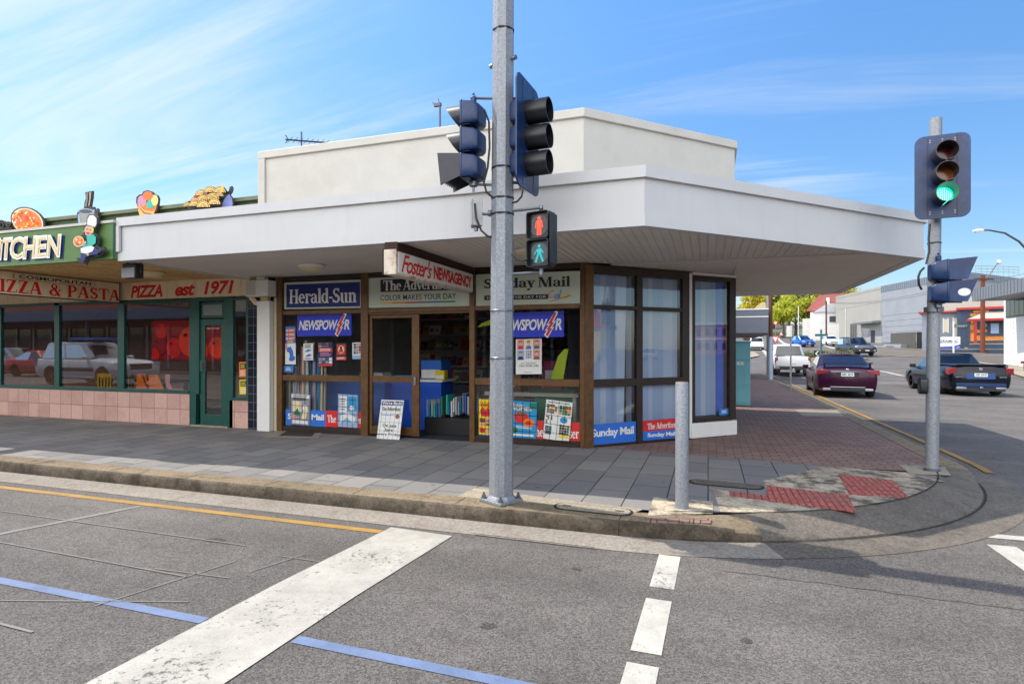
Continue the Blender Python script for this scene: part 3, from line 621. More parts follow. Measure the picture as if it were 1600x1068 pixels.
m_glass = glass('shop_glass', (.93, .94, .94), 1.2, .02); m_glassB = glass('corner_glass', (.93, .95, .97), 1.5, .04); m_glassP = glass('pizza_glass', (.93, .94, .95), 1.9, .05)
m_pole = M('galvanised_steel', C(160, 165, 172, .72), .5, .25, var=.28, scale=55, bump=.2, bscale=70, dirt=C(120, 122, 125, .8), dirt_amt=.35, dscale=3, streak=True)
m_int = M('shop_interior_wall', C(190, 186, 178), .8, var=.1); m_floor = M('shop_carpet', C(48, 52, 64, .8), .9, var=.2, scale=30)
def soffit_mat():
    m = bpy.data.materials.new('soffit_boards'); m.use_nodes = True; nt = m.node_tree; L = nt.links; p = nt.nodes['Principled BSDF']; p.inputs['Roughness'].default_value = .55
    g = nn(nt, 'ShaderNodeNewGeometry'); sp = nn(nt, 'ShaderNodeSeparateXYZ'); L.new(g.outputs['Position'], sp.inputs[0])
    d = nn(nt, 'ShaderNodeMath', operation='DIVIDE'); d.inputs[1].default_value = .098; L.new(sp.outputs[0], d.inputs[0])
    f = nn(nt, 'ShaderNodeMath', operation='FRACT'); L.new(d.outputs[0], f.inputs[0])
    a = nn(nt, 'ShaderNodeMath', operation='SUBTRACT'); a.inputs[1].default_value = .5; L.new(f.outputs[0], a.inputs[0])
    b = nn(nt, 'ShaderNodeMath', operation='ABSOLUTE'); L.new(a.outputs[0], b.inputs[0])
    r = nn(nt, 'ShaderNodeMapRange'); r.inputs[1].default_value = .40; r.inputs[2].default_value = .48; r.inputs[3].default_value = 0; r.inputs[4].default_value = 1; L.new(b.outputs[0], r.inputs[0])
    mx = nn(nt, 'ShaderNodeMix', data_type='RGBA'); mx.inputs[6].default_value = C(222, 214, 202, .95); mx.inputs[7].default_value = C(246, 240, 230, 1); L.new(r.outputs[0], mx.inputs[0])
    n = nn(nt, 'ShaderNodeTexNoise', Scale=1.3, Detail=5); L.new(g.outputs['Position'], n.inputs['Vector'])
    mr = nn(nt, 'ShaderNodeMapRange'); mr.inputs[1].default_value = .3; mr.inputs[2].default_value = .7; mr.inputs[3].default_value = .92; mr.inputs[4].default_value = 1.05; L.new(n.outputs[0], mr.inputs[0])
    sc = nn(nt, 'ShaderNodeVectorMath', operation='SCALE'); L.new(mx.outputs[2], sc.inputs[0]); L.new(mr.outputs[0], sc.inputs['Scale']); L.new(sc.outputs[0], p.inputs['Base Color'])
    bp = nn(nt, 'ShaderNodeBump', Strength=.9, Distance=.02); L.new(r.outputs[0], bp.inputs['Height']); L.new(bp.outputs[0], p.inputs['Normal'])
    return m
m_sofb = soffit_mat(); m_sof = M('soffit_sheet', C(226, 217, 204, .97), .6, var=.05, scale=2)
m_sofp = M('stained_soffit', C(214, 176, 112, .95), .8, var=.25, scale=2.2, dirt=C(100, 74, 46), dirt_amt=.7, dscale=3, streak=True)
def slat_mat():
    m = bpy.data.materials.new('blind_fabric'); m.use_nodes = True; nt = m.node_tree; p = nt.nodes['Principled BSDF']; p.inputs['Roughness'].default_value = .8
    g = nn(nt, 'ShaderNodeNewGeometry'); mx = nn(nt, 'ShaderNodeMix', data_type='RGBA'); mx.inputs[6].default_value = C(138, 174, 224, .98); mx.inputs[7].default_value = C(212, 228, 250, 1); nt.links.new(g.outputs['Random Per Island'], mx.inputs[0]); nt.links.new(mx.outputs[2], p.inputs['Base Color']); return m
# ---------------------------------------------------------------- the corner newsagency
X0 = -7.28; XR = -1.746; FL = .135
LW = 3.08; BE = (XR + LW*.70711, WF + LW*.70711)       # end of the splayed corner
SOF = 2.87
shop = thing('newsagency_building', 'single storey corner newsagency, white parapet above brown framed windows under a broad white canopy', 'shop', (-3.0, 10.0, 0))
def newsagency():
    # parapet walls and roof
    plan = [(-7.66, WF), (XR, WF), BE, (BE[0], 15.0), (-7.66, 15.0)]
    w = MB(m_wht); outer = [(-7.66, 15.0), (-7.66, WF), (XR, WF), BE, (BE[0], 15.0)]
    band(w, outer, -.2, 0, 2.90, 5.02, m_wht)
    w.build('parapet_wall', parent=shop)
    w = MB(m_wht); band(w, outer, -.22, .045, 5.02, 5.15)
    w.box(-7.66-.045, -7.56, -.002, .045, 3.0, 5.02, None, A)
    w.build('parapet_capping', parent=shop, bevel=.008)
    w = MB(M('roof_sheet', C(150, 150, 150), .5)); w.slab([(p[0]*.995, p[1]+.2) for p in plan[:2]] + [(BE[0]-.2, BE[1]+.1), (BE[0]-.2, 14.8), (-7.4, 14.8)], 2.93, 3.0)
    w.build('roof', parent=shop)
    w = MB(m_int); w.wbox(-7.40, -7.285, WF+.05, 15, FL, 2.9); w.wbox(-7.285, BE[0], 13.4, 13.5, FL, 2.9); w.wbox(BE[0]-.12, BE[0], BE[1]+.02, 15, FL, 2.9, m_wht)
    w.build('inner_wall', parent=shop)
    w = MB(m_sof); w.slab([(-7.28, WF+.08), (XR-.02, WF+.08), (BE[0]-.15, BE[1]), (BE[0]-.15, 13.39), (-7.28, 13.39)], 2.80, 2.86)
    w.build('ceiling', parent=shop)
    w = MB(m_floor); w.slab([(-7.4, WF-.02), (XR, WF-.02), BE, (BE[0], 15), (-7.4, 15)], .02, FL)
    w.build('floor', parent=shop)
    # canopy
    edge = [(-8.06, 6.05), (-.62, 6.05), (2.86, 9.50), (2.86, 15.0)]
    w = MB(m_fas); band(w, edge, -.08, 0, SOF+.10, 3.37); band(w, edge, -.085, .018, SOF-.012, SOF+.115)
    band(w, edge, -.09, .042, 3.355, 3.475)
    w.wbox(-8.06, -7.99, 6.13, WF, SOF-.01, 3.4); w.wbox(-8.058, -8.0, 6.0, 6.034, SOF+.1155, 3.355)
    w.wbox(.44, 2.79, 14.92, 15.0, SOF-.01, 3.45)
    w.build('canopy_fascia', parent=shop, ang=25)
    w = MB(M('canopy_roof', C(170, 170, 172), .5, .3)); w.slab([(-7.98, 6.13), (-.66, 6.13), (2.78, 9.52), (2.78, 14.92), (BE[0], 14.92), BE, (XR, WF-.01), (-7.98, WF-.01)], 3.22, 3.26)
    w.build('canopy_roof', parent=shop)
    w = MB(m_sofb); w.slab([(-7.98, 6.13), (-.66, 6.13), (2.0, 8.76), (BE[0]-.05, 8.76), (-1.2, 8.76), (-1.75, WF+.0), (-7.98, WF+.0)], SOF, SOF+.03)
    w.build('boarded_soffit', parent=shop, smooth=False)
    w = MB(m_sof, m_browndk); w.slab([(2.01, 8.764), (2.78, 9.53), (2.78, 14.92), (BE[0], 14.92), (BE[0], BE[1]), (-1.4, 8.764)], SOF-.012, SOF+.03)
    w.tube([(BE[0]-.02, 8.80, SOF-.012), (BE[0]-.03, BE[1], SOF-.03)], .006, m_sof, 5)
    w.wbox(-1.35, 2.02, 8.756, 8.772, SOF-.02, SOF-.012)
    w.wbox(2.70, 2.715, 9.6, 14.9, SOF-.0135, SOF-.0125, m_browndk)
    w.build('smooth_soffit', parent=shop, smooth=False)
    # ---- window frames on the main street
    f = MB(m_brown)
    HT = 2.868
    D0, D1 = -.05, .045
    def post(x0, x1, z0=FP, z1=HT, m=None, fr=A, d1=D1): f.box(x0, x1, D0, d1, z0, z1, m, fr)
    def rail(x0, x1, z0, z1, m=None, fr=A, d1=.038): f.box(x0, x1, D0+.004, d1, z0, z1, m, fr)
    post(-7.27, -7.165, d1=.06); post(-5.55, -5.41); post(-3.565, -3.475); post(-1.80, XR+.02, d1=.02)
    for x0, x1 in ((-7.165, -5.55), (-5.41, -3.565), (-3.475, -1.80)):
        rail(x0, x1, 2.785, HT, m_browndk); rail(x0, x1, 2.195, 2.265)
    for x0, x1 in ((-7.165, -5.55), (-3.475, -1.80)):
        rail(x0, x1, 1.03, 1.135); rail(x0, x1, FP, .225, m_browndk)
    rail(-5.41, -3.565, 2.16, 2.1948, None, A, .03)
    f.build('shopfront_frame', parent=shop, bevel=.006)
    f = MB(m_browndk)
    for x0, x1 in ((-7.165, -5.55), (-3.475, -1.80)):
        pass
    def D(x0, x1, z0, z1, mm=None, d0=-.045, d1=.036): f.box(x0, x1, d0, d1, z0, z1, mm, B)
    D(.0, .15, FP, 2.85, m_brown, -.06, .05); D(.96, 1.075, FP, 2.85); D(1.885, 2.03, FP, 2.85)
    D(.15, .96, 2.725, 2.85); D(1.075, 1.885, 2.725, 2.85); D(.15, .96, 2.19, 2.25); D(1.075, 1.885, 2.19, 2.25)
    D(.15, .96, 1.02, 1.135); D(1.075, 1.885, 1.02, 1.135); D(.15, .96, FP, .16); D(1.075, 1.885, FP, .16)
    D(2.032, 2.095, FP, 2.83, m_trim, -.045, .03)
    D(2.10, 2.155, .385, 2.80); D(2.93, 3.075, .385, 2.80); D(2.155, 2.93, .385, .46); D(2.155, 2.93, 2.73, 2.80)
    D(2.097, 3.075, 2.802, 2.85, m_trim, -.045, .05)
    f.build('corner_window_frame', parent=shop, bevel=.006)
    f = MB(m_trim); f.box(2.06, 3.078, -.1, .055, FP, .375, None, B); f.build('corner_plinth', parent=shop, bevel=.006)
    f = MB(m_trim); f.wbox(BE[0]-.1, BE[0]-.004, BE[1]-.02, BE[1]+.1, FP, 2.86); f.build('corner_post', parent=shop)
    for x0, x1, z0, z1 in ((-7.165, -5.55, .225, 1.03), (-7.165, -5.55, 1.135, 2.195), (-3.475, -1.80, .225, 1.03), (-3.475, -1.80, 1.135, 2.195)):
        g = MB(m_glass); g.patch(x0, x1, z0, z1, 0, None, A); g.build('pane', parent=shop, smooth=False)
    for x0, x1, z0, z1 in ((.15, .96, .16, 1.02), (.15, .96, 1.135, 2.19), (.15, .96, 2.25, 2.725), (1.075, 1.885, .16, 1.02), (1.075, 1.885, 1.135, 2.19), (1.075, 1.885, 2.25, 2.725), (2.155, 2.93, .46, 2.73)):
        g = MB(m_glassB); g.patch(x0, x1, z0, z1, 0, None, B); g.build('pane', parent=shop, smooth=False)
    # sliding door, closed leaf
    dl = MB(m_brown)
    for x0, x1 in ((-5.40, -5.345), (-4.60, -4.465)): dl.box(x0, x1, -.035, .012, FP+.03, 2.158, None, A)
    for z0, z1 in ((.165, .30), (1.035, 1.14), (2.10, 2.156)): dl.box(-5.345, -4.60, -.032, .009, z0, z1, None, A)
    door = dl.build('sliding_door', parent=shop, bevel=.005)
    for z0, z1 in ((.30, 1.035), (1.14, 2.10)):
        g = MB(m_glass); g.patch(-5.345, -4.60, z0, z1, -.01, None, A); g.build('pane', parent=door, smooth=False)
    h = MB(m_pole); h.box(-4.55, -4.515, .0122, .04, 1.0, 1.14, None, A); h.build('handle', parent=door, bevel=.005)
    # blinds behind the corner glass
    m_bl = slat_mat()
    for k, (x0, x1, gap) in enumerate(((.16, .955, True), (1.08, 1.88, False), (2.16, 2.72, False))):
        bl = MB(m_bl); n = int((x1-x0)/.098); 
        for i in range(n):
            x = x0 + (x1-x0)*(i+.5)/n; a = R(14+random.uniform(-18, 18)); sk = 0
            if gap and i in (n-2,): sk = .06
            if gap and i == n-1: a = R(80)
            w2 = .056; dx, dd = w2*math.cos(a), w2*math.sin(a)
            top = 2.72; bot = .18 if x0 < 2 else .47
            pts = [(x-dx-sk, -.10-dd, bot), (x+dx-sk, -.10+dd, bot), (x+dx, -.10+dd, top), (x-dx, -.10-dd, top)]
            bl.face([B.P(*p) for p in pts])
        bl.build('vertical_blind', parent=shop, smooth=False)
    bb = MB(m_blued); bb.box(2.735, 2.90, -.12, -.08, .47, 2.72, flatmat('blue_curtain', C(40, 110, 240, .95)), B); bb.mats = bb.mats[1:] if len(bb.mats) > 1 else bb.mats
    for fc in bb.bm.faces: fc.material_index = 0
    bb.build('blue_screen', parent=shop)
    bk = MB(m_dgrey); bk.box(.1, 3.0, -.62, -.58, FP, 2.8, None, B); bk.build('back_screen', parent=shop)
    # ceiling oyster lights below the canopy
    m_oy = M('oyster_light', C(225, 205, 160, .9), .4, var=.1, scale=6)
    for nm, (u, v) in (('dome', (487, 413)), ('far', (826, 390))):
        p = G(u, v, SOF); l = MB(m_oy, m_trim); l.lathe([(.19, 0), (.2, -.02), (.19, -.05)], (p.x, p.y, SOF-.001), m=m_trim); l.lathe([(.175, -.045), (.16, -.08), (.09, -.105), (0, -.11)], (p.x, p.y, SOF-.001), m=m_oy)
        l.build('ceiling_light', label='round cream dome light under the white canopy ' + ('left of the hanging lightbox' if nm == 'dome' else 'right of the hanging lightbox'), cat='light', group='dome lights under the white canopy')
newsagency()
# ---- printed signs and posters
def sign(name, F, quad, d, m, label, cat='sign', th=.012, group=None, content=None, frame=None):
    """quad: pixel corners tl,tr,br,bl in the photograph, projected to their real place on the facade"""
    P4 = [F.uv(u, v, d) for u, v in quad]
    mb = MB(m); mb.prism([P4[3], P4[2], P4[1], P4[0]], d-th, d, m, F)
    def q(a, b): return [(P4[0][j]*(1-a)+P4[1][j]*a)*b + (P4[3][j]*(1-a)+P4[2][j]*a)*(1-b) for j in (0, 1)]
    class W: pass
    def patch(a0, a1, b0, b1, mm, lv=1): mb.flat([q(a0, b0), q(a1, b0), q(a1, b1), q(a0, b1)], d+.0015*lv, mm, F)
    def poly(pts, mm, lv=1): mb.flat([q(a, b) for a, b in pts], d+.0015*lv, mm, F)
    def disc(a, b, r, mm, lv=1, asp=1, n=16): poly([(a+r*math.cos(2*math.pi*i/n), b+r*asp*math.sin(2*math.pi*i/n)) for i in range(n)], mm, lv)
    def txt(t, a0, a1, b0, b1, mm, lv=2, serif=False, bold=0, shear=0, space=1, track=0):
        tm = serif_mesh(t, track) if serif else text_mesh(t, bold, shear, space)
        mb.put(tm, 0, 0, 0, 0, d+.0015*lv, mm, F, [q(a0, b0), q(a1, b0), q(a1, b1), q(a0, b1)])
    if content: content(patch, poly, disc, txt)
    return mb.build(name, label=label, cat=cat, group=group, smooth=False)
def c_herald(p, po, di, t):
    p(.03, .97, .06, .92, m_navy); t('Herald-Sun', .07, .93, .20, .74, m_paper, serif=True, track=-.04)
sign('transom_sign', A, [(444, 441.5), (566.5, 436.5), (566.5, 481), (444, 483)], .02, m_pale, 'navy sign reading Herald-Sun in white serif letters above the left window', content=c_herald)
RB = [C(235, 190, 30, .9), C(220, 120, 30, .9), C(190, 60, 40, .9), C(110, 90, 150, .8), C(60, 110, 180, .8), C(50, 140, 90, .8)]
def c_adv(p, po, di, t):
    p(.135, .85, .52, .93, m_black); t('The Advertiser', .165, .82, .56, .90, m_paper, 3, serif=True, track=-.07)
    t('COLOR MAKES YOUR DAY', .135, .855, .235, .42, m_black, bold=.004)
    for i, c in enumerate(RB): p(.135+.715*i/6, .135+.715*(i+1)/6, .13, .18, flatmat('rainbow_%s' % 'abcdef'[i], c))
sign('transom_sign', A, [(573.5, 434.5), (738, 428), (738, 478), (573.5, 481)], .02, m_pale, 'pale green sign with a black band reading The Advertiser above the open doorway', content=c_adv)
def c_sm(p, po, di, t):
    t('Sunday Mail', .085, .905, .46, .86, m_black, serif=True, track=-.03)
    p(.085, .70, .19, .335, m_black); t("SUNDAY'S THE DAY FOR", .11, .68, .225, .30, m_paper, 3, space=1.15)
    for ch, a0, a1, b1, mm in (('C', .70, .76, .46, m_pinkp), ('o', .755, .80, .34, m_bluep), ('l', .795, .825, .47, m_cyan), ('o', .82, .862, .35, m_yelp), ('r', .86, .905, .36, m_yelp)): t(ch, a0, a1, .20, b1, mm, 4, shear=.35, bold=.01)
    po([(.72, .10), (.91, .27), (.905, .29), (.715, .12)], m_redp, 4)
sign('transom_sign', A, [(743.5, 429), (908, 423), (908, 476), (743.5, 478.5)], .02, m_pale, 'pale green sign reading Sunday Mail in black serif letters partly behind the octagonal pole', content=c_sm)
def bolt(po, a, s):
    pts = [(.12, 1.04), (.20, 1.0), (.03, .58), (.12, .60), (-.04, .30), (.05, .32), (-.13, -.06), (-.2, .02), (-.10, .26), (-.17, .24), (-.03, .52), (-.11, .50)]
    def C_(k, e): return [(a+s*x*k, .5+(y-.5)*k*e) for x, y in pts]
    out = [(.15, 1.10), (.26, 1.04), (.10, .63), (.19, .65), (.02, .36), (.11, .38), (-.13, -.14), (-.26, .02), (-.15, .22), (-.23, .20), (-.09, .46), (-.18, .44)]
    po([(a+s*x, .5+(y-.5)*.86) for x, y in out], m_paper, 3); po([(a+s*x, .5+(y-.5)*.86) for x, y in pts], m_redp, 4)
def c_np(p, po, di, t):
    p(0, 1, .86, 1, m_blued, 1); t('NEWSPOW', .03, .755, .27, .72, m_paper, 2, bold=.03, shear=.22, space=.92); t('R', .87, .97, .27, .72, m_paper, 2, bold=.03, shear=.22); bolt(po, .81, .42)
sign('window_sign', A, [(464.5, 491), (549, 489), (549, 524), (464.5, 525)], .008, flatmat('ultramarine_print', C(24, 52, 205, .85)), 'blue sign with italic white letters and a red lightning bolt in the left shop window', content=c_np)
sign('window_sign', A, [(780, 489), (881, 485.5), (881, 526), (780, 527)], .008, MATS['ultramarine_print'], 'blue red lightning bolt sign in the window partly behind the octagonal pole', content=c_np)
def strip_sign(quad, F, d, segs, label):
    def c(p, po, di, t):
        for a0, a1, b0, b1, mm, tx, x0, x1, y0, y1, ser in segs:
            p(a0, a1, b0, b1, mm)
            if ser is True: t(tx, x0, x1, y0, y1, m_paper, 2, serif=True, track=-.03)
            else: t(tx, x0, x1, y0, y1, m_paper, 2, bold=.025, space=.92)
    sign('newspaper_banner', F, quad, d, m_bluep, label, cat='banner', th=.006, content=c)
strip_sign([(446.5, 639), (566.5, 643), (566.5, 669), (446.5, 663.5)], A, .006, [(0, .53, 0, 1, m_bluep, 'Sunday Mail', .03, .51, .28, .76, 0), (.53, 1, 0, 1, m_redp, 'The Advertiser', .555, .99, .28, .74, True)], 'blue and red newspaper banner along the foot of the left window')
strip_sign([(748, 652), (907, 660), (907, 694.5), (748, 687)], A, .006, [(0, .5, 0, 1, m_bluep, 'Sunday Mail', .03, .48, .28, .76, 0), (.5, 1, 0, 1, m_redp, 'The Advertiser', .53, .985, .28, .74, True)], 'blue and red newspaper banner along the foot of the window right of the doorway')
strip_sign([(922.5, 663.5), (993.5, 657.5), (993.5, 689.5), (922.5, 695.5)], B, .012, [(0, 1, 0, 1, m_bluep, 'Sunday Mail', .03, .95, .28, .78, 0)], 'all blue Sunday Mail banner on the splayed corner window')
strip_sign([(1001.5, 657.5), (1063, 652.5), (1063, 685), (1001.5, 689)], B, .012, [(0, 1, 0, .47, m_bluep, 'Sunday Mail', .16, .86, .12, .38, 0), (0, 1, .47, 1, m_redp, 'The Advertiser', .16, .88, .56, .86, True)], 'banner split red over blue on the splayed corner window behind the bollard')
def lines(p, a0, a1, b0, b1, n, mm, lv=2):
    for i in range(n):
        b = b1-(b1-b0)*(i+.3)/n; p(a0, a1-random.uniform(0, .25)*(a1-a0), b-(b1-b0)/n*.45, b, mm, lv)
def tiles(p, a0, a1, b0, b1, nx, ny, mats, lv=2):
    for i in range(nx):
        for j in range(ny):
            p(a0+(a1-a0)*(i+.06)/nx, a0+(a1-a0)*(i+.94)/nx, b0+(b1-b0)*(j+.06)/ny, b0+(b1-b0)*(j+.94)/ny, random.choice(mats), lv)
def c_orange(p, po, di, t):
    for i in range(3): p(.1, .95, .16+.25*i, .36+.25*i, m_oran); di(.16, .26+.25*i, .09, m_paper, 2, .7); lines(p, .35, .9, .2+.25*i, .32+.25*i, 2, m_paper, 2)
    p(.2, .8, .03, .10, m_yelp)
sign('window_poster', A, [(446, 510), (461.5, 509.5), (461.5, 535), (446, 535.5)], .004, m_bluep, 'small blue sticker with three orange bars in the left window', cat='poster', th=.003, content=c_orange)
def c_s(p, po, di, t):
    po([(.2, .8), (.55, .82), (.75, .62), (.8, .4), (.95, .34), (.9, .2), (.6, .14), (.35, .2), (.45, .4), (.4, .55), (.15, .6)], m_bluep); p(0, .2, .7, 1, m_pinkp)
sign('window_poster', A, [(445.5, 536), (462, 535.5), (462, 569), (445.5, 569)], .004, m_paper, 'white poster with a blue swirl in the left window', cat='poster', th=.003, content=c_s)
def c_blu(p, po, di, t): p(.06, .94, .1, .9, m_bluep); lines(p, .2, .85, .25, .8, 2, m_paper)
sign('window_sticker', A, [(443.8, 571), (458, 571), (458, 581.5), (443.8, 581.5)], .003, m_cyan, 'small blue sticker low in the left window', cat='sticker', th=.002, content=c_blu)
sign('window_sticker', B, [(1124, 638.5), (1139, 637.5), (1139, 647.5), (1124, 648.5)], .003, m_cyan, 'small blue sticker in the bottom corner of the tall splayed window', cat='sticker', th=.002, content=c_blu)
def c_p1(p, po, di, t): lines(p, .15, .85, .72, .95, 2, m_black); po([(.1, .5), (.5, .66), (.85, .6), (.5, .5)], m_bluep); po([(.15, .22), (.6, .38), (.9, .3), (.5, .2)], m_bluep); lines(p, .15, .8, .05, .15, 2, m_dgrey)
sign('window_poster', A, [(474, 536.5), (489.3, 536), (489.3, 562.5), (474, 562.5)], .004, m_paper, 'white notice with blue brush marks below the left blue lightning bolt sign', cat='poster', th=.003, content=c_p1)
def c_p2(p, po, di, t): tiles(p, 0, 1, .78, 1, 4, 2, [m_paper, m_grey, m_navy, m_brnp]); p(0, 1, .60, .76, m_redp); lines(p, .1, .9, .63, .75, 2, m_paper, 2); lines(p, .12, .9, .42, .58, 3, m_pinkp); tiles(p, 0, 1, .1, .36, 4, 2, [m_paper, m_grey, m_dgrey]); p(0, 1, 0, .08, m_redp)
sign('window_poster', A, [(497.5, 535), (519.5, 534.5), (519.5, 571.5), (497.5, 572)], .004, m_navy, 'navy and red poster in the middle of the left window', cat='poster', th=.003, content=c_p2)
def c_p3(p, po, di, t): p(.1, .9, .3, .92, m_redp); di(.5, .62, .3, m_creamp, 2, .75); p(.3, .7, .45, .62, m_redp, 3); p(.4, .6, .62, .8, m_black, 3); p(0, 1, 0, .2, m_redp, 2); lines(p, .1, .9, .05, .18, 2, m_paper, 3)
sign('window_poster', A, [(525, 536), (541.3, 535.5), (541.3, 562), (525, 562.5)], .004, m_black, 'small red and black poster right of the navy one in the left window', cat='poster', th=.003, content=c_p3)
def c_p4(p, po, di, t): tiles(p, .12, .9, .3, .95, 3, 4, [m_grey, m_dgrey, m_pinkp]); p(0, 1, 0, .22, m_lblue)
sign('window_poster', A, [(550.5, 535), (566, 534.5), (566, 560.5), (550.5, 561)], .004, m_paper, 'white poster of small pictures at the right edge of the left window', cat='poster', th=.003, content=c_p4)
def c_six(p, po, di, t):
    for i, (x, y) in enumerate(((.19, .86), (.5, .86), (.81, .86), (.19, .56), (.81, .56))):
        p(x-.14, x+.14, y-.15, y+.13, [m_pinkp, m_creamp, m_pinkp, m_lblue, m_pinkp][i]); po([(x-.12, y-.15), (x+.12, y-.15), (x+.07, y-.05), (x-.07, y-.05)], [m_redp, m_bluep, m_greenp, m_navy, m_brnp][i], 2); di(x, y+.02, .065, m_skin, 3, .9); po([(x-.07, y+.03), (x-.05, y+.09), (x+.05, y+.09), (x+.07, y+.03), (x, y+.06)], m_brnp, 4)
    tiles(p, .38, .62, .44, .68, 3, 3, [m_grey, m_paper, m_pinkp, m_lblue])
    t('BUY THE DIARY', .2, .8, .285, .335, m_dgrey); t('THAT SAVES LIVES', .12, .88, .21, .265, m_black, bold=.015); lines(p, .3, .7, .04, .07, 1, m_grey)
sign('window_poster', A, [(806, 530), (846.3, 528.5), (846.3, 584), (806, 584.5)], .004, m_paper, 'white poster with six portraits and the words BUY THE DIARY', cat='poster', th=.004, content=c_six)
def c_lime(p, po, di, t): po([(.62, .98), (.9, .98), (.6, .1), (.45, .1)], m_greenp)
P5 = [A.uv(u, v, -.25) for u, v in ((860, 592), (880, 592), (888, 545), (882, 545), (872, 556))]
mb = MB(m_lime); mb.prism(P5, -.27, -.25, m_lime, A); mb.build('display_cone', label='bright lime green pointed display card standing in the window', cat='display card')
P5 = [A.uv(u, v, -.25) for u, v in ((746, 511), (764, 508), (800, 499), (764, 500), (752, 505))]
mb = MB(m_lime); mb.prism(P5, -.27, -.25, m_lime, A); mb.build('display_arrow', label='lime yellow pointed card just left of the octagonal pole in the window', cat='display card')
P5 = [A.uv(u, v, -.40) for u, v in ((836, 664), (899, 667), (899, 608), (836, 607))]
mb = MB(m_greenp); mb.prism(P5, -.42, -.40, m_greenp, A); mb.build('backing_board', label='plain green backing board low in the window right of the octagonal pole', cat='board')
m_wire = M('rack_wire', (.03, .03, .03), .4, .8)
def rack(quad, d, m, label, content):
    """a magazine poster in a wire holder, standing against the window"""
    P4 = [A.uv(u, v, d) for u, v in quad]; o = sign('poster_rack', A, quad, d, m, label, 'poster', .008, content=content)
    q = lambda a, b: [(P4[0][j]*(1-a)+P4[1][j]*a)*b + (P4[3][j]*(1-a)+P4[2][j]*a)*(1-b) for j in (0, 1)]
    w = MB(m_wire)
    def ln(a0, b0, a1, b1): 
        p0, p1 = q(a0, b0), q(a1, b1); w.tube([A.P(p0[0], d+.014, p0[1]), A.P(p1[0], d+.014, p1[1])], .0028, n=4)
    for i in range(5): ln(i/4, -.02, i/4, 1.0)
    for b in (-.02, .18, .4, .62, .84): ln(0, b, 1, b)
    w.build('wire_holder', parent=o)
def c_m1(p, po, di, t): p(.05, .95, .86, .97, m_paper); lines(p, .1, .9, .78, .96, 3, m_black, 2); p(.1, .55, .42, .76, m_creamp); po([(.12, .3), (.5, .3), (.35, .55)], m_greenp, 2); di(.2, .24, .12, m_pinkp, 3, .7); di(.75, .55, .13, m_paper, 2, .8); po([(.55, .2), (.8, .2), (.9, .5), (.7, .5)], m_creamp, 3); p(.1, .9, .04, .14, m_paper, 3)
rack([(454.5, 614), (485, 616), (484, 664.5), (454.5, 662)], .02, m_grey, 'grey magazine poster with a pink flower in a wire holder at the left window', c_m1)
def c_m2(p, po, di, t): p(.08, .45, .45, .94, m_paper); p(.52, .94, .5, .94, m_cyan); di(.7, .6, .12, m_paper, 2, .6); po([(.1, .1), (.45, .3), (.8, .12), (.9, .3), (.5, .45), (.15, .35)], m_paper, 2); lines(p, .1, .42, .5, .9, 5, m_grey, 2)
rack([(528, 615), (559.5, 617), (559, 668), (528, 666)], .02, m_lblue, 'pale blue magazine poster in a wire holder beside the sliding door', c_m2)
def c_m3(p, po, di, t): t('WHO', .1, .9, .78, .92, m_redp, bold=.02); po([(.1, .68), (.3, .80), (.5, .68), (.7, .80), (.9, .68), (.8, .52), (.2, .52)], m_redp, 2); tiles(p, .05, .95, .05, .48, 2, 3, [m_brnp, m_pinkp, m_redp, m_skin]); p(.05, .95, .2, .26, m_yelp, 3)
rack([(748, 623), (769, 624), (769, 680), (748, 678)], .02, m_yelp, 'yellow and red magazine poster left of the octagonal pole foot', c_m3)
def c_m4(p, po, di, t): t('Better', .12, .55, .86, .94, m_creamp); t('HOMES', .1, .8, .74, .86, m_creamp, bold=.02); di(.45, .55, .26, m_redp, 2, .6); po([(.45, .55), (.25, .72), (.62, .70)], m_brnp, 3); di(.72, .42, .2, m_oran, 3, .6); di(.7, .42, .1, m_redp, 4, .6); lines(p, .25, .85, .25, .33, 2, m_paper); di(.2, .2, .12, m_greenp, 2, .7); p(.75, .97, .82, .96, m_greenp, 2); p(.1, .9, .05, .1, m_paper, 2)
rack([(795, 625), (840, 628), (838, 685), (795, 682)], .02, m_cyan, 'sky blue magazine poster showing a red cake in a wire holder', c_m4)
def c_m5(p, po, di, t):
    lines(p, .08, .95, .93, .97, 1, m_black)
    for x0, x1, y0, y1, ms in ((.05, .45, .66, .9, [m_greenp, m_brnp, m_creamp]), (.52, .95, .66, .9, [m_greenp, m_oran, m_brnp]), (.05, .3, .4, .6, [m_greenp, m_brnp, m_paper]), (.05, .3, .12, .34, [m_greenp, m_navy, m_brnp]), (.58, .95, .16, .42, [m_black, m_brnp, m_greenp, m_oran])): tiles(p, x0, x1, y0, y1, 4, 4, ms)
    di(.72, .53, .14, m_cyan, 2, .55); p(.58, .95, .08, .15, m_yelp)
rack([(853.5, 623.5), (895.5, 629), (889.5, 691), (848, 684)], .03, m_paper, 'tilted white calendar poster of garden pictures in a wire holder beside the brown corner post', c_m5)
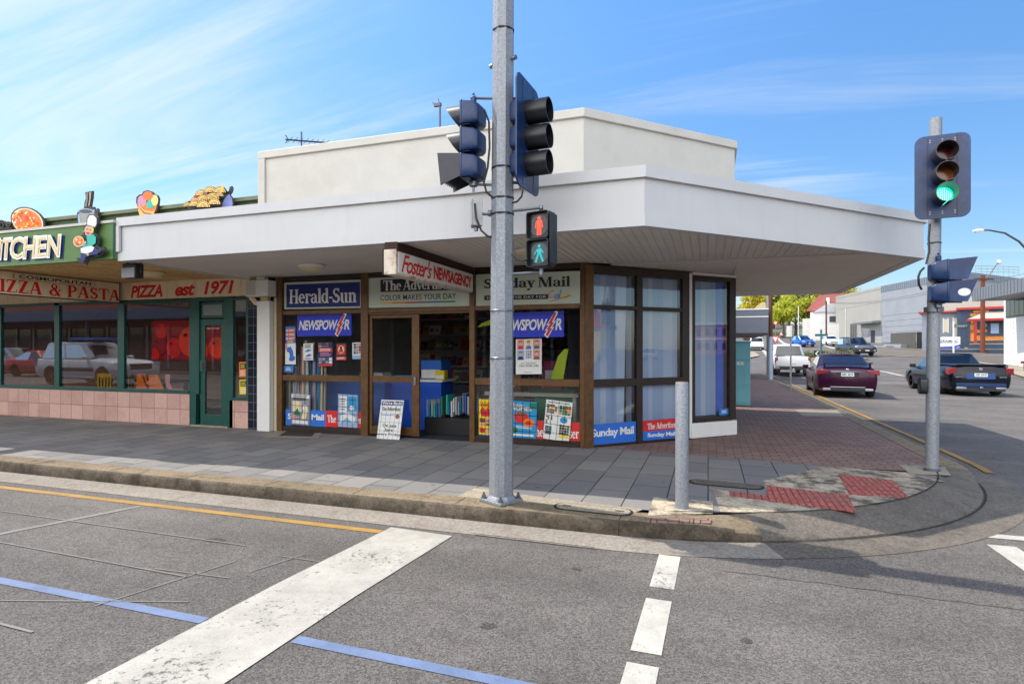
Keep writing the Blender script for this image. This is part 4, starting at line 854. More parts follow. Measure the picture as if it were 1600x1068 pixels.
# leaning headline board at the sliding door
def headline():
    mb = MB(m_paper); q = [A.uv(u, v, .22) for u, v in ((588.5, 679), (624, 681.5))]; t_ = [A.uv(u, v, .06) for u, v in ((596.5, 624), (629.5, 627))]
    bl = A.P(q[0][0], .22, FP); br = A.P(q[1][0], .22, FP); tl = A.P(t_[0][0], .07, t_[0][1]); tr = A.P(t_[1][0], .07, t_[1][1])
    up = (tl-bl); ax = (br-bl); n = ax.cross(up).normalized()
    F2 = type('Lean', (), {'P': lambda s, x, d, z: bl+ax*x+up*z+n*d, 'n': n})()
    mb.prism([(0, 0), (1, 0), (1, 1), (0, 1)], -.02, 0, m_paper, F2, m_dgrey)
    mb.patch(.03, .97, .86, .97, .002, m_navy, F2); mb.text("We're Back!", .06, .94, .88, .96, .004, m_paper, F2, bold=.02)
    mb.serif('The Advertiser', .06, .90, .72, .82, .003, m_black, F2, -.05); mb.patch(.1, .66, .60, .615, .003, m_bluep, F2); mb.disc(.8, .58, .09, .003, m_brnp, F2, rz=.06)
    for tx, z in (('On sale', .30), ('here', .19), ('every Friday', .07)): mb.text(tx, .5-.043*len(tx), .5+.043*len(tx), z, z+.085, .003, m_black, F2, bold=.02)
    for i in range(5): mb.patch(i*.2+.095, i*.2+.105, 0, .86, .006, m_dgrey, F2)
    for z in (.2, .42, .64): mb.patch(0, 1, z, z+.006, .006, m_dgrey, F2)
    mb.build('headline_board', label="white newspaper headline board reading We're Back, leaning by the sliding door", cat='sign board', smooth=False)
headline()
# under-awning signs hang square to the wall
def lightbox():
    t = thing('hanging_sign', "rusty white hanging lightbox reading Foster's NEWSAGENCY in red under the canopy", 'sign', (-3.55, 7.2, 2.49))
    m_rust = M('rusty_white_case', C(222, 210, 190, .9), .6, var=.1, scale=9, dirt=C(140, 70, 25, .8), dirt_amt=.9, dscale=5)
    m_rustd = M('dark_rust', C(60, 34, 24, .7), .8, var=.3, scale=10)
    b = MB(m_rust); b.wbox(-3.66, -3.49, 6.0, 8.36, 2.475, 2.775); b.build('sign_case', parent=t, bevel=.01)
    E = Fr((-3.487, 6.0, 0), (0, 1, 0), (1, 0, 0))
    p = MB(m_paper); p.box(.05, 2.33, -.002, .004, 2.50, 2.752, None, E)
    p.text("Foster's", .11, .92, 2.515, 2.745, .006, m_redp, E, bold=.016, shear=.42, space=.86)
    p.text('NEWSAGENCY', .97, 2.28, 2.53, 2.71, .006, m_redp, E, bold=.05, space=.95)
    p.build('sign_face', parent=t, smooth=False)
    E2 = Fr((-3.663, 8.36, 0), (0, -1, 0), (-1, 0, 0))
    p = MB(m_paper); p.box(.05, 2.31, -.002, .004, 2.50, 2.752, None, E2); p.text("NEWSAGENCY", .97, 2.2, 2.535, 2.705, .006, m_redp, E2, bold=.028); p.text("Foster's", .1, .9, 2.515, 2.745, .006, m_redp, E2, shear=.4); p.build('sign_face', parent=t, smooth=False)
    r = MB(m_rustd); r.wbox(-3.66, -3.49, 6.03, 8.36, 2.777, 2.866); r.wbox(-3.672, -3.662, 5.995, 6.03, 2.47, 2.78); r.wbox(-3.485, -3.478, 6.0, 8.36, 2.755, 2.776); r.build('hanging_rail', parent=t)
lightbox()
# ---- inside the newsagency
def interior():
    cols = [C(*c, .95) for c in ((160, 140, 120), (180, 90, 70), (200, 190, 170), (120, 90, 80), (150, 60, 60), (90, 100, 130), (190, 160, 110), (110, 120, 90), (70, 60, 60), (220, 210, 200))]
    mm = [flatmat('magazine_cover_%s' % w, c) for w, c in zip('red blue pink sand teal rose gold moss coal snow'.split(), cols)]
    sh = MB(m_int)
    t = thing('magazine_shelves', 'long dim wall of stepped magazine shelves at the back of the newsagency', 'shelves', (-4, 12.6, FL))
    for k in range(6): sh.wbox(-7.0, -.6, 12.9-.05*k, 13.3, FL+.25+.38*k, FL+.28+.38*k)
    sh.wbox(-7.0, -.6, 13.31, 13.38, FL, 2.7); sh.build('shelf', parent=t)
    mg = MB(*mm)
    for k in range(6):
        x = -6.95
        while x < -.7:
            w = random.uniform(.13, .22); h = random.uniform(.2, .3); y = 12.9-.05*k; z = FL+.285+.38*k
            v = [(x, y, z), (x+w*.94, y, z), (x+w*.94, y+.1, z+h), (x, y+.1, z+h)]; mg.face([Vector(p) for p in v], random.choice(mm))
            v = [(x+.02, y+.025-.003, z+h*.3), (x+w*.7, y+.025-.003, z+h*.3), (x+w*.7, y+.055-.003, z+h*.6), (x+.02, y+.055-.003, z+h*.6)]; mg.face([Vector(p) for p in v], random.choice(mm))
            x += w
    mg.build('magazines', parent=t, kind='stuff', smooth=False)
    c = MB(m_blued); ct = thing('counter', 'deep blue display counter behind the sliding door', 'counter', (-5.4, 9.6, FL))
    c.wbox(-6.2, -4.5, 9.3, 9.8, FL, 1.0, flatmat('counter_blue', C(28, 95, 220, .9))); c.build('counter_body', parent=ct)
    c = MB(m_paper); c.wbox(-6.25, -4.45, 9.25, 9.85, 1.0, 1.04); c.build('counter_top', parent=ct)
    for i, (x, y, w, d, h, m, lb) in enumerate(((-6.0, 9.55, .5, .3, .1, m_paper, 'stack of newspapers on the blue counter top'), (-5.3, 9.5, .4, .3, .06, m_cyan, 'flat turquoise folders on the blue counter'), (-4.75, 9.6, .4, .4, .34, m_bluep, 'open blue carton on the counter just inside the doorway'), (-4.55, 9.42, .18, .14, .16, m_yelp, 'small yellow box in front of the blue carton'))):
        b = MB(m); b.wbox(x-w/2, x+w/2, y-d/2, y+d/2, 1.045, 1.045+h); b.wbox(x-w/2+.01, x+w/2-.02, y-d/2-.004, y-d/2, 1.06, 1.045+h*.5, m_paper); b.build(['newspaper_stack', 'folder_stack', 'carton', 'carton'][i], label=lb, cat=['newspapers', 'folders', 'box', 'box'][i], bevel=.004)
    # rolls and gift wrap in the left window
    t = thing('wrapping_paper_bin', 'upright rolls of wrapping paper at the left end of the left window', 'gift wrap', (-6.9, 8.8, FL))
    for i in range(16):
        x = -7.12+.045*i+random.uniform(-.01, .01); y = 8.52+.07*(i % 3); z1 = random.uniform(1.25, 1.85)
        r = MB(random.choice([m_pinkp, m_paper, m_cyan, m_lblue, m_creamp, m_grey])); r.tube([(x, y, FL+.03), (x+random.uniform(-.03, .03), y, z1)], .022, n=7); r.build('roll', parent=t)
    # hanging folders in the doorway
    t = thing('stationery_bin', 'low bin of upright blue and white folders in the open doorway', 'folder bin', (-4.1, 9.0, FL))
    b = MB(m_black); b.wbox(-4.6, -3.75, 8.85, 9.5, FL, .42); b.build('bin', parent=t, bevel=.01)
    for i in range(22):
        x = -4.56+.037*i; y = 8.86+.018*i; h = random.uniform(.22, .36); f = MB(random.choice([m_paper, m_lblue, m_cyan, m_black, m_paper, m_teal, m_bluep])); z = .36+random.uniform(0, .1)+.004*i
        f.wbox(x, x+random.uniform(.006, .03), y, y+.28, z, z+h); f.build('folder', parent=t)
    # stock in the right window
    for i, (x, y, w, d, z, h, m, lb) in enumerate(((-3.1, 9.0, .5, .4, .9, .28, m_brnp, 'brown carton on the shelf of the right window'), (-2.35, 9.0, .3, .2, .9, .5, flatmat('magenta_card', C(170, 40, 90, .7)), 'tall magenta carton in the right window'))):
        b = MB(m); b.wbox(x-w/2, x+w/2, y-d/2, y+d/2, z, z+h); b.wbox(x-w*.4, x+w*.3, y-d/2-.003, y-d/2, z+h*.3, z+h*.7, m_paper); b.build('carton', label=lb, cat='box', bevel=.004)
    b = MB(m_int); b.wbox(-3.45, -1.9, 8.75, 9.3, .84, .9); b.wbox(-3.4, -3.34, 8.8, 9.2, FL, .84); b.wbox(-2.0, -1.94, 8.8, 9.2, FL, .84); b.build('display_table', label='plain grey display table inside the right hand window', cat='table')
    b = MB(m_int); b.wbox(-7.1, -5.5, 9.05, 9.2, FL, 1.0, m_bluep); b.build('low_screen', label='low blue panel behind the left window', cat='panel', bevel=.01)
interior()
# ---------------------------------------------------------------- the pizza shop
m_tile = paving_mat('salmon_tiles', C(214, 175, 160, .92), C(198, 158, 146, .92), C(150, 120, 108, .7), .33, .30, .006, rot=0, off=0.0, dirt=C(150, 105, 95, .7), dirt_amt=.35, bump=.3)
def wall_tile(m):                       # turn the ground pattern up onto a wall: (x, z)
    nt = m.node_tree
    mp = [n for n in nt.nodes if n.bl_idname == 'ShaderNodeMapping'][0]; g = [n for n in nt.nodes if n.bl_idname == 'ShaderNodeNewGeometry'][0]
    sp = nn(nt, 'ShaderNodeSeparateXYZ'); cb = nn(nt, 'ShaderNodeCombineXYZ'); nt.links.new(g.outputs['Position'], sp.inputs[0])
    nt.links.new(sp.outputs[0], cb.inputs[0]); nt.links.new(sp.outputs[2], cb.inputs[1]); nt.links.new(cb.outputs[0], mp.inputs[0]); return m
wall_tile(m_tile); [n for n in m_tile.node_tree.nodes if n.bl_idname == 'ShaderNodeMapping'][0].inputs['Location'].default_value = (0, .165, 0)
m_btile = wall_tile(paving_mat('black_tiles', (.012, .013, .02, 1), (.02, .02, .03, 1), C(120, 130, 150, .6), .13, .155, .005, rot=0, off=0.0, dirt=(.02, .02, .03, 1), dirt_amt=.2, bump=.3)); m_btile.node_tree.nodes['Principled BSDF'].inputs['Roughness'].default_value = .12
m_warm = M('pizza_interior_wall', C(150, 112, 92), .8, var=.15); m_ctop = M('dark_timber', C(40, 26, 22), .4, var=.2)
pz = thing('pizza_shop', 'pizza shop with salmon tiled sill, green window frames and a green signboard over the footpath', 'shop', (-14, 10, 0))
def pizza():
    XL, XE = -24, -7.66
    w = MB(m_gpar); w.wbox(XL, XE, WF+.05, 15, 2.95, 4.30); w.build('parapet', parent=pz)
    w = MB(M('parapet_capping_green', C(110, 120, 95, .8), .5, .2)); w.wbox(XL, XE-.004, WF-.02, 15.01, 4.302, 4.37); w.build('capping', parent=pz)
    w = MB(m_gfas); w.wbox(XL, -8.062, 5.985, 6.06, 2.885, 3.40); w.build('fascia_board', parent=pz)
    w = MB(M('fascia_edge', C(200, 198, 185, .9), .5)); w.wbox(XL, -8.062, 5.965, 6.08, 3.402, 3.44); w.wbox(-8.085, -8.066, 5.975, 5.984, 2.885, 3.40, m_green); w.build('fascia_edge_trim', parent=pz)
    w = MB(m_sofp); w.slab([(XL, 6.06), (-8.075, 6.06), (-8.075, WF+.04), (XL, WF+.04)], 2.91, 2.94); w.build('soffit', parent=pz)
    w = MB(m_tile); w.wbox(XL, -9.33, WF-.03, WF+.12, FP, .735); w.wbox(-8.37, -7.93, WF-.03, WF+.12, FP, .64); w.build('tiled_sill', parent=pz, smooth=False)
    w = MB(m_btile); w.wbox(-7.93, -7.63, WF-.045, WF+.3, FP, 2.6); w.build('tiled_pier', parent=pz, smooth=False)
    f = MB(m_green)
    def bx(x0, x1, z0, z1, d0=-.06, d1=.03, m=None): f.box(x0, x1, d0, d1, z0, z1, m, A)
    for x0, x1 in ((-14.90, -14.76), (-13.06, -12.91), (-11.22, -11.04), (-9.34, -9.10), (-16.7, -16.55), (-18.5, -18.35)): bx(x0, x1, .735, 2.56)
    bx(-9.34, -9.18, FP, .735); bx(-8.50, -8.29, FP, 2.56); bx(-7.99, -7.93, .64, 2.56)
    bx(XL, -9.34, .7355, .80, -.06, .045); bx(-8.29, -7.99, .64, .70); bx(XL, -11.22, 2.5, 2.56); bx(-11.04, -9.34, 2.48, 2.545); bx(-9.1, -8.5, 2.49, 2.545); bx(-8.29, -7.99, 2.49, 2.545)
    f.build('window_frame', parent=pz, bevel=.005)
    for x0, x1, z0, z1 in ((-14.76, -13.06, .8, 2.5), (-12.91, -11.22, .8, 2.5), (-11.04, -9.34, .8, 2.48), (-8.29, -7.99, .70, 2.49), (-16.55, -14.9, .8, 2.5), (-18.35, -16.7, .8, 2.5)):
        g = MB(m_glassP); g.patch(x0, x1, z0, z1, 0, None, A); g.build('pane', parent=pz, smooth=False)
    d = MB(m_green)
    for x0, x1, z0, z1 in ((-9.10, -8.985, .16, 2.15), (-8.60, -8.50, .16, 2.15), (-8.985, -8.60, .16, .36), (-8.985, -8.60, 2.03, 2.15)): d.box(x0, x1, -.05, .0, z0, z1, None, A)
    dr = d.build('door', parent=pz, bevel=.005)
    g = MB(m_glassP); g.patch(-8.985, -8.60, .36, 2.03, -.02, None, A); g.build('pane', parent=dr, smooth=False)
    h = MB(m_green); h.box(-9.08, -8.93, .001, .035, 1.16, 1.38, None, A); h.box(-9.0, -8.90, .035, .05, 1.2, 1.34, m_black, A); h.build('handle', parent=dr, bevel=.006)
    d = MB(m_green); ff = Fr((-9.10, WF, 2.17), (1, 0, 0), (0, -1, 0))
    d.prism([(0.02, .0), (.58, .0), (.58, .30), (.02, .30)], -.03, .0, None, ff); fan = d.build('fanlight', parent=pz, bevel=.004)
    g = MB(flatmat('frosted_fanlight', C(130, 140, 135, .8))); g.patch(.07, .53, .05, .25, .004, None, ff); g.build('pane', parent=fan, smooth=False)
    t = MB(flatmat('door_lettering', C(220, 220, 215))); t.text('fully licensed', -8.97, -8.66, 1.955, 1.995, -.016, m_paper, A); t.mats = [m_paper]; t.build('door_lettering', parent=dr, smooth=False)
    w = MB(m_concl); w.wbox(-9.30, -8.40, WF-.05, WF+.1, FP-.02, .158); w.build('doorstep', parent=pz)
    w = MB(m_warm); w.wbox(XL, -7.67, 13, 13.1, FP, 2.9); w.wbox(-7.75, -7.67, WF+.31, 13, FP, 2.9); w.wbox(XL, -7.67, WF+.05, 13, 2.75, 2.8, m_int); w.wbox(XL-.1, XL, WF, 13, FP, 2.9); w.build('inner_wall', parent=pz)
    w = MB(m_cream); w.wbox(XL, -7.64, WF-.015, WF+.045, 2.562, 2.908, m_cream); w.build('header_board', parent=pz, smooth=False)
    w = MB(M('shop_floor', C(90, 80, 75, .6), .5)); w.wbox(XL, -7.67, WF+.05, 13, .02, FP+.01); w.build('floor', parent=pz)
pizza()
def pizza_things():
    # header lettering
    t = MB(m_cream); t.box(-11.03, -7.72, .016, .024, 2.575, 2.895, None, A)
    t.text('PIZZA', -10.86, -10.02, 2.60, 2.84, .026, m_red, A, bold=.035, shear=.22, space=.95); t.text('est', -9.70, -9.20, 2.60, 2.83, .026, m_red, A, bold=.035, shear=.22, space=.9); t.text('1971', -8.98, -8.27, 2.605, 2.86, .026, m_red, A, bold=.035, shear=.22, space=.95)
    t.build('header_sign', label='stained cream signboard reading PIZZA est 1971 in red slanted letters', cat='sign', smooth=False)
    # under-awning sign, square to the wall
    sg = thing('hanging_sign', 'cream double sided sign reading PIZZA & PASTA in red, hung square to the pizza shop wall', 'sign', (-11.1, 7.2, 2.5))
    b = MB(M('sign_edge', C(70, 40, 30, .8), .6)); b.wbox(-11.20, -11.10, 5.0, 8.36, 2.50, 2.895); b.build('sign_case', parent=sg, bevel=.006)
    E = Fr((-11.097, 5.0, 0), (0, 1, 0), (1, 0, 0)); f = MB(m_cream); f.box(.01, 3.33, -.002, .004, 2.515, 2.885, None, E)
    eu = lambda u: E.uv(u, 450)[0]
    for w_, u0, u1 in (('PIZZA', -20, 66), ('&', 76.5, 96.5), ('PASTA', 105, 187)): f.serif(w_, eu(u0), eu(u1), 2.54, 2.755, .006, m_red, E, track=.0)
    n = 14; pts = []
    def pill(x0, x1, z0, z1): 
        r = (z1-z0)/2; return [(x1-r+r*math.cos(a), (z0+z1)/2+r*math.sin(a)) for a in [R(-90+18*i) for i in range(11)]] + [(x0+r-r*math.cos(a), (z0+z1)/2+r*math.sin(a)) for a in [R(90-18*i) for i in range(11)]]
    f.flat(pill(eu(21)-.01, eu(148)+.01, 2.768, 2.878), .0055, m_green, E); f.flat(pill(eu(21), eu(148), 2.774, 2.872), .0065, m_cream, E); f.text('COSMOPOLITAN', eu(29), eu(142), 2.792, 2.854, .008, m_black, E, bold=.03)
    f.build('sign_face', parent=sg, smooth=False)
    for y in (6.2, 7.8): b = MB(m_dgrey); b.tube([(-11.15, y, 2.89), (-11.15, y, 2.915)], .012); b.build('hanger', parent=sg)
    # lettering on the green fascia: raised letters with a navy edge
    F3 = Fr((0, 5.985, 0), (1, 0, 0), (0, -1, 0))
    let = MB(m_navy); px = lambda u, v: F3.uv(u, v, .04)
    xs = [(-26, -3), (-3, 7), (7, 20), (17, 38), (38, 58), (56, 74), (74, 97)]
    for ch, (u0, u1) in zip('KITCHEN', ((-30, -8), (-6, 4), (0, 19), (14, 37), (34, 57), (54, 73), (71, 95))):
        vt = 372-(u0+u1)/2*.06; vb = 406-(u0+u1)/2*.055; x0, z1 = px(u0, vt); x1, z0 = px(u1, vb)
        tm = text_mesh(ch, .055, .12)
        let.put(tm, x0+.03, x1+.03, z0-.025, z1-.025, .008, m_navy, F3)
        let.put(text_mesh(ch, .045, .12), x0, x1, z0, z1, .03, flatmat('cream_letter_edge', C(245, 240, 225)), F3)
        let.put(text_mesh(ch, .0, .12), x0+.03, x1-.03, z0+.03, z1-.03, .04, flatmat('cream_letter', C(224, 204, 160)), F3)
    let.build('fascia_lettering', label='cream raised letters of the word KITCHEN on the green fascia', cat='lettering', smooth=False)
    # cut-out figures
    def cut(name, label, F, d, base, layers, th=.03):
        q = lambda pts: [F.uv(u, v, d) for u, v in pts]
        mb = MB(m_black); mb.prism(q(base), d-th, d, m_black, F, m_dgrey)
        for i, (pts, m) in enumerate(layers): mb.flat(q(pts), d+.002*(i+1), m, F)
        return mb.build(name, label=label, cat='cut-out sign', smooth=False)
    el = lambda cx, cy, rx, ry, n=22, a0=0, a1=360, sk=0: [(cx+rx*math.cos(R(a0+(a1-a0)*i/n))+sk*ry*math.sin(R(a0+(a1-a0)*i/n)), cy-ry*math.sin(R(a0+(a1-a0)*i/n))) for i in range(n+(0 if a1-a0 == 360 else 1))]
    G8 = Fr((0, 8.36, 0), (1, 0, 0), (0, -1, 0)); dl = .03
    # round pizza standing on the parapet
    lay = [(el(43, 346, 24, 21, sk=-.25), m_creamp), (el(43, 346.5, 22, 19.5, sk=-.25), m_oran)]
    rnd = random.Random(5)
    for i in range(60):
        a, r_ = rnd.uniform(0, 360), math.sqrt(rnd.random())*.9; lay.append((el(43+20*r_*math.cos(R(a))+.25*-18*r_*math.sin(R(a))*-1*-1, 346.5-17*r_*math.sin(R(a)), rnd.uniform(1, 2.2), rnd.uniform(.8, 1.8), 6), [m_yelp, m_redp, m_brnp, m_paper, m_yelp, m_red][i % 6]))
    cut('pizza_cutout', 'round painted pizza cut-out standing on the green parapet', G8, dl, el(43, 346, 26, 23, sk=-.25), lay)
    # saucepan with steam
    cut('saucepan_cutout', 'grey saucepan cut-out with a rising plume of steam, above the running chef', G8, dl,
        [(121, 350), (120, 333), (124, 328), (131, 325), (132, 316), (134, 310), (133, 300.5), (145, 298), (144.5, 308), (143, 316), (142, 323), (147, 323), (149, 329), (152, 325), (154, 327), (153, 338), (150, 342), (148, 350)],
        [([(123, 349), (122, 334), (148, 327), (147, 349)], m_grey), (el(134.5, 330, 12.5, 4.2, sk=-.3), m_lblue), (el(134.5, 330.3, 10.5, 3.1, sk=-.3), m_dgrey), ([(123, 349), (122, 335), (125, 338), (127, 349)], m_lblue), ([(133, 323), (135.5, 311), (134.5, 302), (138, 301), (138, 312), (136, 323)], flatmat('steam_brown', C(120, 108, 100))), ([(138.5, 322), (140.5, 311), (140, 301), (143.5, 300), (143, 309), (141, 321)], flatmat('steam_tan', C(150, 140, 130)))])
    # ice cream
    cut('ice_cream_cutout', 'three scoop ice cream cut-out in a waffle cup on the parapet', G8, dl, [(219, 341), (216, 326), (212.5, 316), (213, 308), (218, 303.5), (221, 304), (224, 299), (231, 297), (238, 299.5), (241, 303), (246, 305), (248.5, 310), (247.5, 320), (245, 328), (240, 341)],
        [([(219.5, 341), (217, 328), (214.5, 317), (246, 316), (243.5, 327), (238.5, 341)], m_oran), (el(222, 314, 7, 8.5), flatmat('mauve_scoop', C(190, 135, 165))), (el(242, 313, 5.5, 8.5), flatmat('lemon_scoop', C(222, 212, 130))), (el(231.5, 306, 8, 7), flatmat('orange_scoop', C(228, 110, 50))), ([(230, 326), (231, 314), (236, 312), (241, 325)], m_teal), ([(217, 330), (218, 320), (226, 328), (238, 331), (243, 328), (239, 341), (220, 341)], flatmat('waffle', C(226, 172, 96))), ([(218.5, 325), (219.5, 324.5), (227, 332), (238, 333.5), (237, 335), (226, 334)], m_brnp)])
    # bowl of noodles
    nb = [(294, 329), (292.5, 322), (294, 314), (300, 313), (303, 306), (308, 304), (313, 298), (321, 296.5), (324, 293), (331, 291), (337, 294), (341, 293), (349, 292), (354, 299), (357, 299), (359, 292), (362, 290.5), (363.5, 294), (362, 300), (359, 304), (363, 309), (364.5, 318), (363, 327), (361, 331)]
    lay = [([(345, 330), (350, 312), (358, 303), (362.5, 310), (363.5, 318), (362, 328)], flatmat('noodle_bowl_blue', C(125, 140, 205)))]
    m_nd = flatmat('noodle_gold', C(228, 180, 75)); m_nl = flatmat('noodle_light', C(240, 212, 140))
    for cx, cy, r_ in ((306, 316, 9), (316, 306, 10), (331, 301, 10), (347, 302, 10), (322, 315, 10), (338, 313, 11), (300, 324, 7), (312, 324, 9), (327, 326, 11), (345, 322, 10), (354, 310, 7)):
        for j in range(4):
            rr = r_*(1-.25*j)
            lay.append((el(cx, cy, rr, rr*.95, 14, 0, 180), m_black)); lay.append((el(cx, cy, rr-.8, (rr-.8)*.95, 14, 0, 180), m_nd if j % 2 == 0 else m_nl))
    lay += [([(356, 304), (359, 293), (362.5, 291.5), (361.5, 299), (358, 306)], m_nd), (el(333, 306, 4, 2.5), m_brnp), (el(319, 312, 3, 1.6), m_red)]
    cut('noodle_bowl_cutout', 'heaped bowl of golden noodles cut-out at the right end of the green parapet', G8, dl, nb, lay)
    # black iron scroll
    sc = MB(m_black)
    for cx, cy, r_ in ((3, 351, 7), (14, 351, 4.5), (-10, 352, 7)):
        path = []
        for i in range(26):
            a = i*.42; rr = r_*(1-i/34); x, z = G8.uv(cx+rr*math.cos(a), cy-rr*math.sin(a), .03); path.append(G8.P(x, .03, z))
        sc.tube(path, .025, m_black, 5)
    p0, p1 = G8.uv(-20, 359, .03), G8.uv(20, 357, .03); sc.tube([G8.P(p0[0], .03, p0[1]), G8.P(p1[0], .03, p1[1])], .03, m_black, 5)
    sc.build('scroll_ornament', label='black curled scroll ornament left of the painted pizza cut-out', cat='ornament')
    # running chef
    F4 = Fr((0, 5.96, 0), (1, 0, 0), (0, -1, 0))
    base = [(122, 407), (122, 402), (127, 404.5), (129, 396), (128, 386), (121, 386), (116, 380), (116.5, 373), (120, 369), (127, 368), (131, 364), (130, 357), (133, 352), (135, 350), (135.5, 341), (139, 335), (146, 334.5), (152, 339), (152.5, 348), (150, 355), (148, 356), (147, 364), (151, 366), (154, 372), (153, 380), (152, 384), (158, 387), (163, 386), (164, 393), (160, 397), (154, 400.5), (145, 400), (138, 403), (134, 413.5), (130, 412)]
    cut('chef_cutout', 'running chef cut-out in white hat and turquoise shirt carrying a pizza on the green fascia', F4, .05, base,
        [([(136, 351), (137, 342), (140, 336.5), (146, 336), (151, 341), (151, 349), (148.5, 354.5)], m_paper), ([(132, 357), (136, 352.5), (146, 354.5), (145.5, 363), (140, 368.5), (134, 367)], m_skin), ([(131.5, 359.5), (129.8, 361), (133.5, 362.5)], m_skin), ([(144, 356), (147.5, 357), (146.5, 364), (144, 363)], m_yelp), ([(135, 358), (138, 357.5), (138, 359)], m_black), ([(140, 359), (143, 358.5), (143, 360)], m_black), ([(134.5, 363), (141.5, 363), (138, 366)], m_redp),
         ([(137, 369), (147, 366), (152, 371), (151, 380), (146, 384), (131, 387), (130, 383), (138, 379)], m_teal), (el(125, 377.5, 8.6, 8.6), m_creamp), (el(125, 377.5, 7.3, 7.3), m_oran), (el(122, 375, 1.6, 1.6, 8), m_paper), (el(127, 379, 1.6, 1.6, 8), m_paper), (el(128, 373.5, 1.3, 1.3, 8), m_yelp), (el(123, 381, 1.4, 1.4, 8), m_redp),
         ([(133, 378), (138, 377), (137.5, 381), (133.5, 382)], m_skin), ([(129.5, 388), (146, 384.5), (151, 387), (148, 393), (139, 397), (130, 395)], m_paper), ([(129.5, 396), (139, 397.5), (149, 393), (152, 387.5), (158, 391), (156, 398), (146, 398.5), (137, 402), (133, 411), (130.5, 410)], m_navy), (el(141, 398.5, 1.6, 1.3, 8), m_yelp), ([(123, 404), (129.5, 405), (130, 411), (124, 406.5)], m_black), ([(158, 389), (162.5, 387.5), (163, 393), (158.5, 396)], m_black)])
    # things under the pizza awning
    p = G(238, 424, 2.91); l = MB(MATS['oyster_light'], m_trim); l.lathe([(.2, 0), (.21, -.03), (.16, -.09), (.15, -.10), (0, -.105)], (p.x, p.y, 2.909)); l.build('ceiling_light', label='flat cream light fitting on the stained brown soffit', cat='light')
    fl = thing('floodlight', 'black floodlight with a ribbed grey face under the pizza shop awning', 'floodlight', (p.x-.35, 6.9, 2.6)); p = G(209, 408, 2.9)
    b = MB(m_black); b.tube([(p.x-.12, p.y, 2.90), (p.x-.13, p.y-.02, 2.70)], .012); b.tube([(p.x+.14, p.y, 2.90), (p.x+.14, p.y, 2.72)], .012); b.wbox(p.x-.14, p.x+.15, p.y-.02, p.y+.02, 2.88, 2.905); b.build('bracket', parent=fl)
    b = MB(m_black); b.wbox(p.x-.13, p.x+.13, p.y-.08, p.y+.06, 2.64, 2.86); b.build('lamp_body', parent=fl, bevel=.01)
    b = MB(m_grey)
    for i in range(12): b.wbox(p.x-.125+.021*i, p.x-.112+.021*i, p.y-.095, p.y-.081, 2.645, 2.79)
    b.build('ribbed_face', parent=fl)
    # meter box, column and downpipe beside the tiled pier
    mt = thing('meter_box', 'white metal meter box on top of a square white column', 'meter box', (-7.5, 8.3, 2.52)); b = MB(m_trim); b.wbox(-7.79, -7.29, WF-.26, WF-.05, 2.52, 2.80); b.wbox(-7.60, -7.42, WF-.2, WF-.1, 2.80, 2.868, m_trim); b.build('box', parent=mt, bevel=.008); b = MB(m_wht); b.wbox(-7.77, -7.56, WF-.266, WF-.261, 2.54, 2.78, m_wht); b.build('door', parent=mt)
    b = MB(m_trim); b.wbox(-7.62, -7.345, WF-.16, WF-.048, FP, 2.44); b.wbox(-7.56, -7.40, WF-.14, WF-.06, 2.44, 2.519, M('pipe_tan', C(190, 160, 110), .6)); b.build('column', label='square white boxed column between the two shops', cat='column', bevel=.006)
    b = MB(m_cream); b.tube([(-7.84, WF-.1, 2.905), (-7.84, WF-.1, 2.62), (-7.80, WF-.1, 2.52), (-7.70, WF-.1, 2.42), (-7.64, WF-.09, 2.40)], .045, None, 10); b.lathe([(.055, 0), (.055, .05)], (-7.84, WF-.1, 2.68)); b.build('drain_pipe', label='short cream bent drain pipe beside the meter box', cat='pipe')
    b = MB(m_trim); b.wbox(-7.335, -7.28, WF-.06, WF+.03, FP, 2.5, M('beige_render', C(200, 185, 155), .7)); b.build('corner_strip', label='narrow beige wall strip left of the newsagency window', cat='wall strip')
    # stickers on the side pane, poster of tomatoes, furniture
    def c_st(p, po, di, t): p(.12, .88, .55, .9, m_black); lines(p, .2, .8, .6, .85, 2, m_yelp); lines(p, .15, .85, .1, .45, 3, m_paper)
    sign('window_sticker', A, [(373.5, 565.5), (386.5, 565), (386.5, 588.5), (373.5, 589)], .004, m_oran, 'orange and black sticker, the upper of two beside the green door', cat='sticker', th=.003, content=c_st)
    sign('window_sticker', A, [(374, 593), (387.5, 592.5), (387.5, 615.5), (374, 616)], .004, m_yelp, 'yellow and black sticker, the lower of two beside the green door', cat='sticker', th=.003, content=c_st)
    m_tom = [M('tomato_red', C(235, 30, 24, 1), .35, var=.2, scale=2.5), M('tomato_deep', C(165, 12, 16, .95), .4, var=.2, scale=2), M('tomato_bright', C(250, 66, 36, 1), .3, var=.15, scale=2)]
    m_tdk = M('tomato_dark', C(96, 8, 12), .4)
    TF = Fr((0, WF+.03, 0), (1, 0, 0), (0, -1, 0)); x0, x1, z0, z1 = TF.rect(238, 501, 358, 563)
    tp = MB(m_tom[1]); tp.box(x0, x1, -.03, 0, z0, z1, m_tom[1], TF); W_, H_ = x1-x0, z1-z0
    rr = random.Random(3)
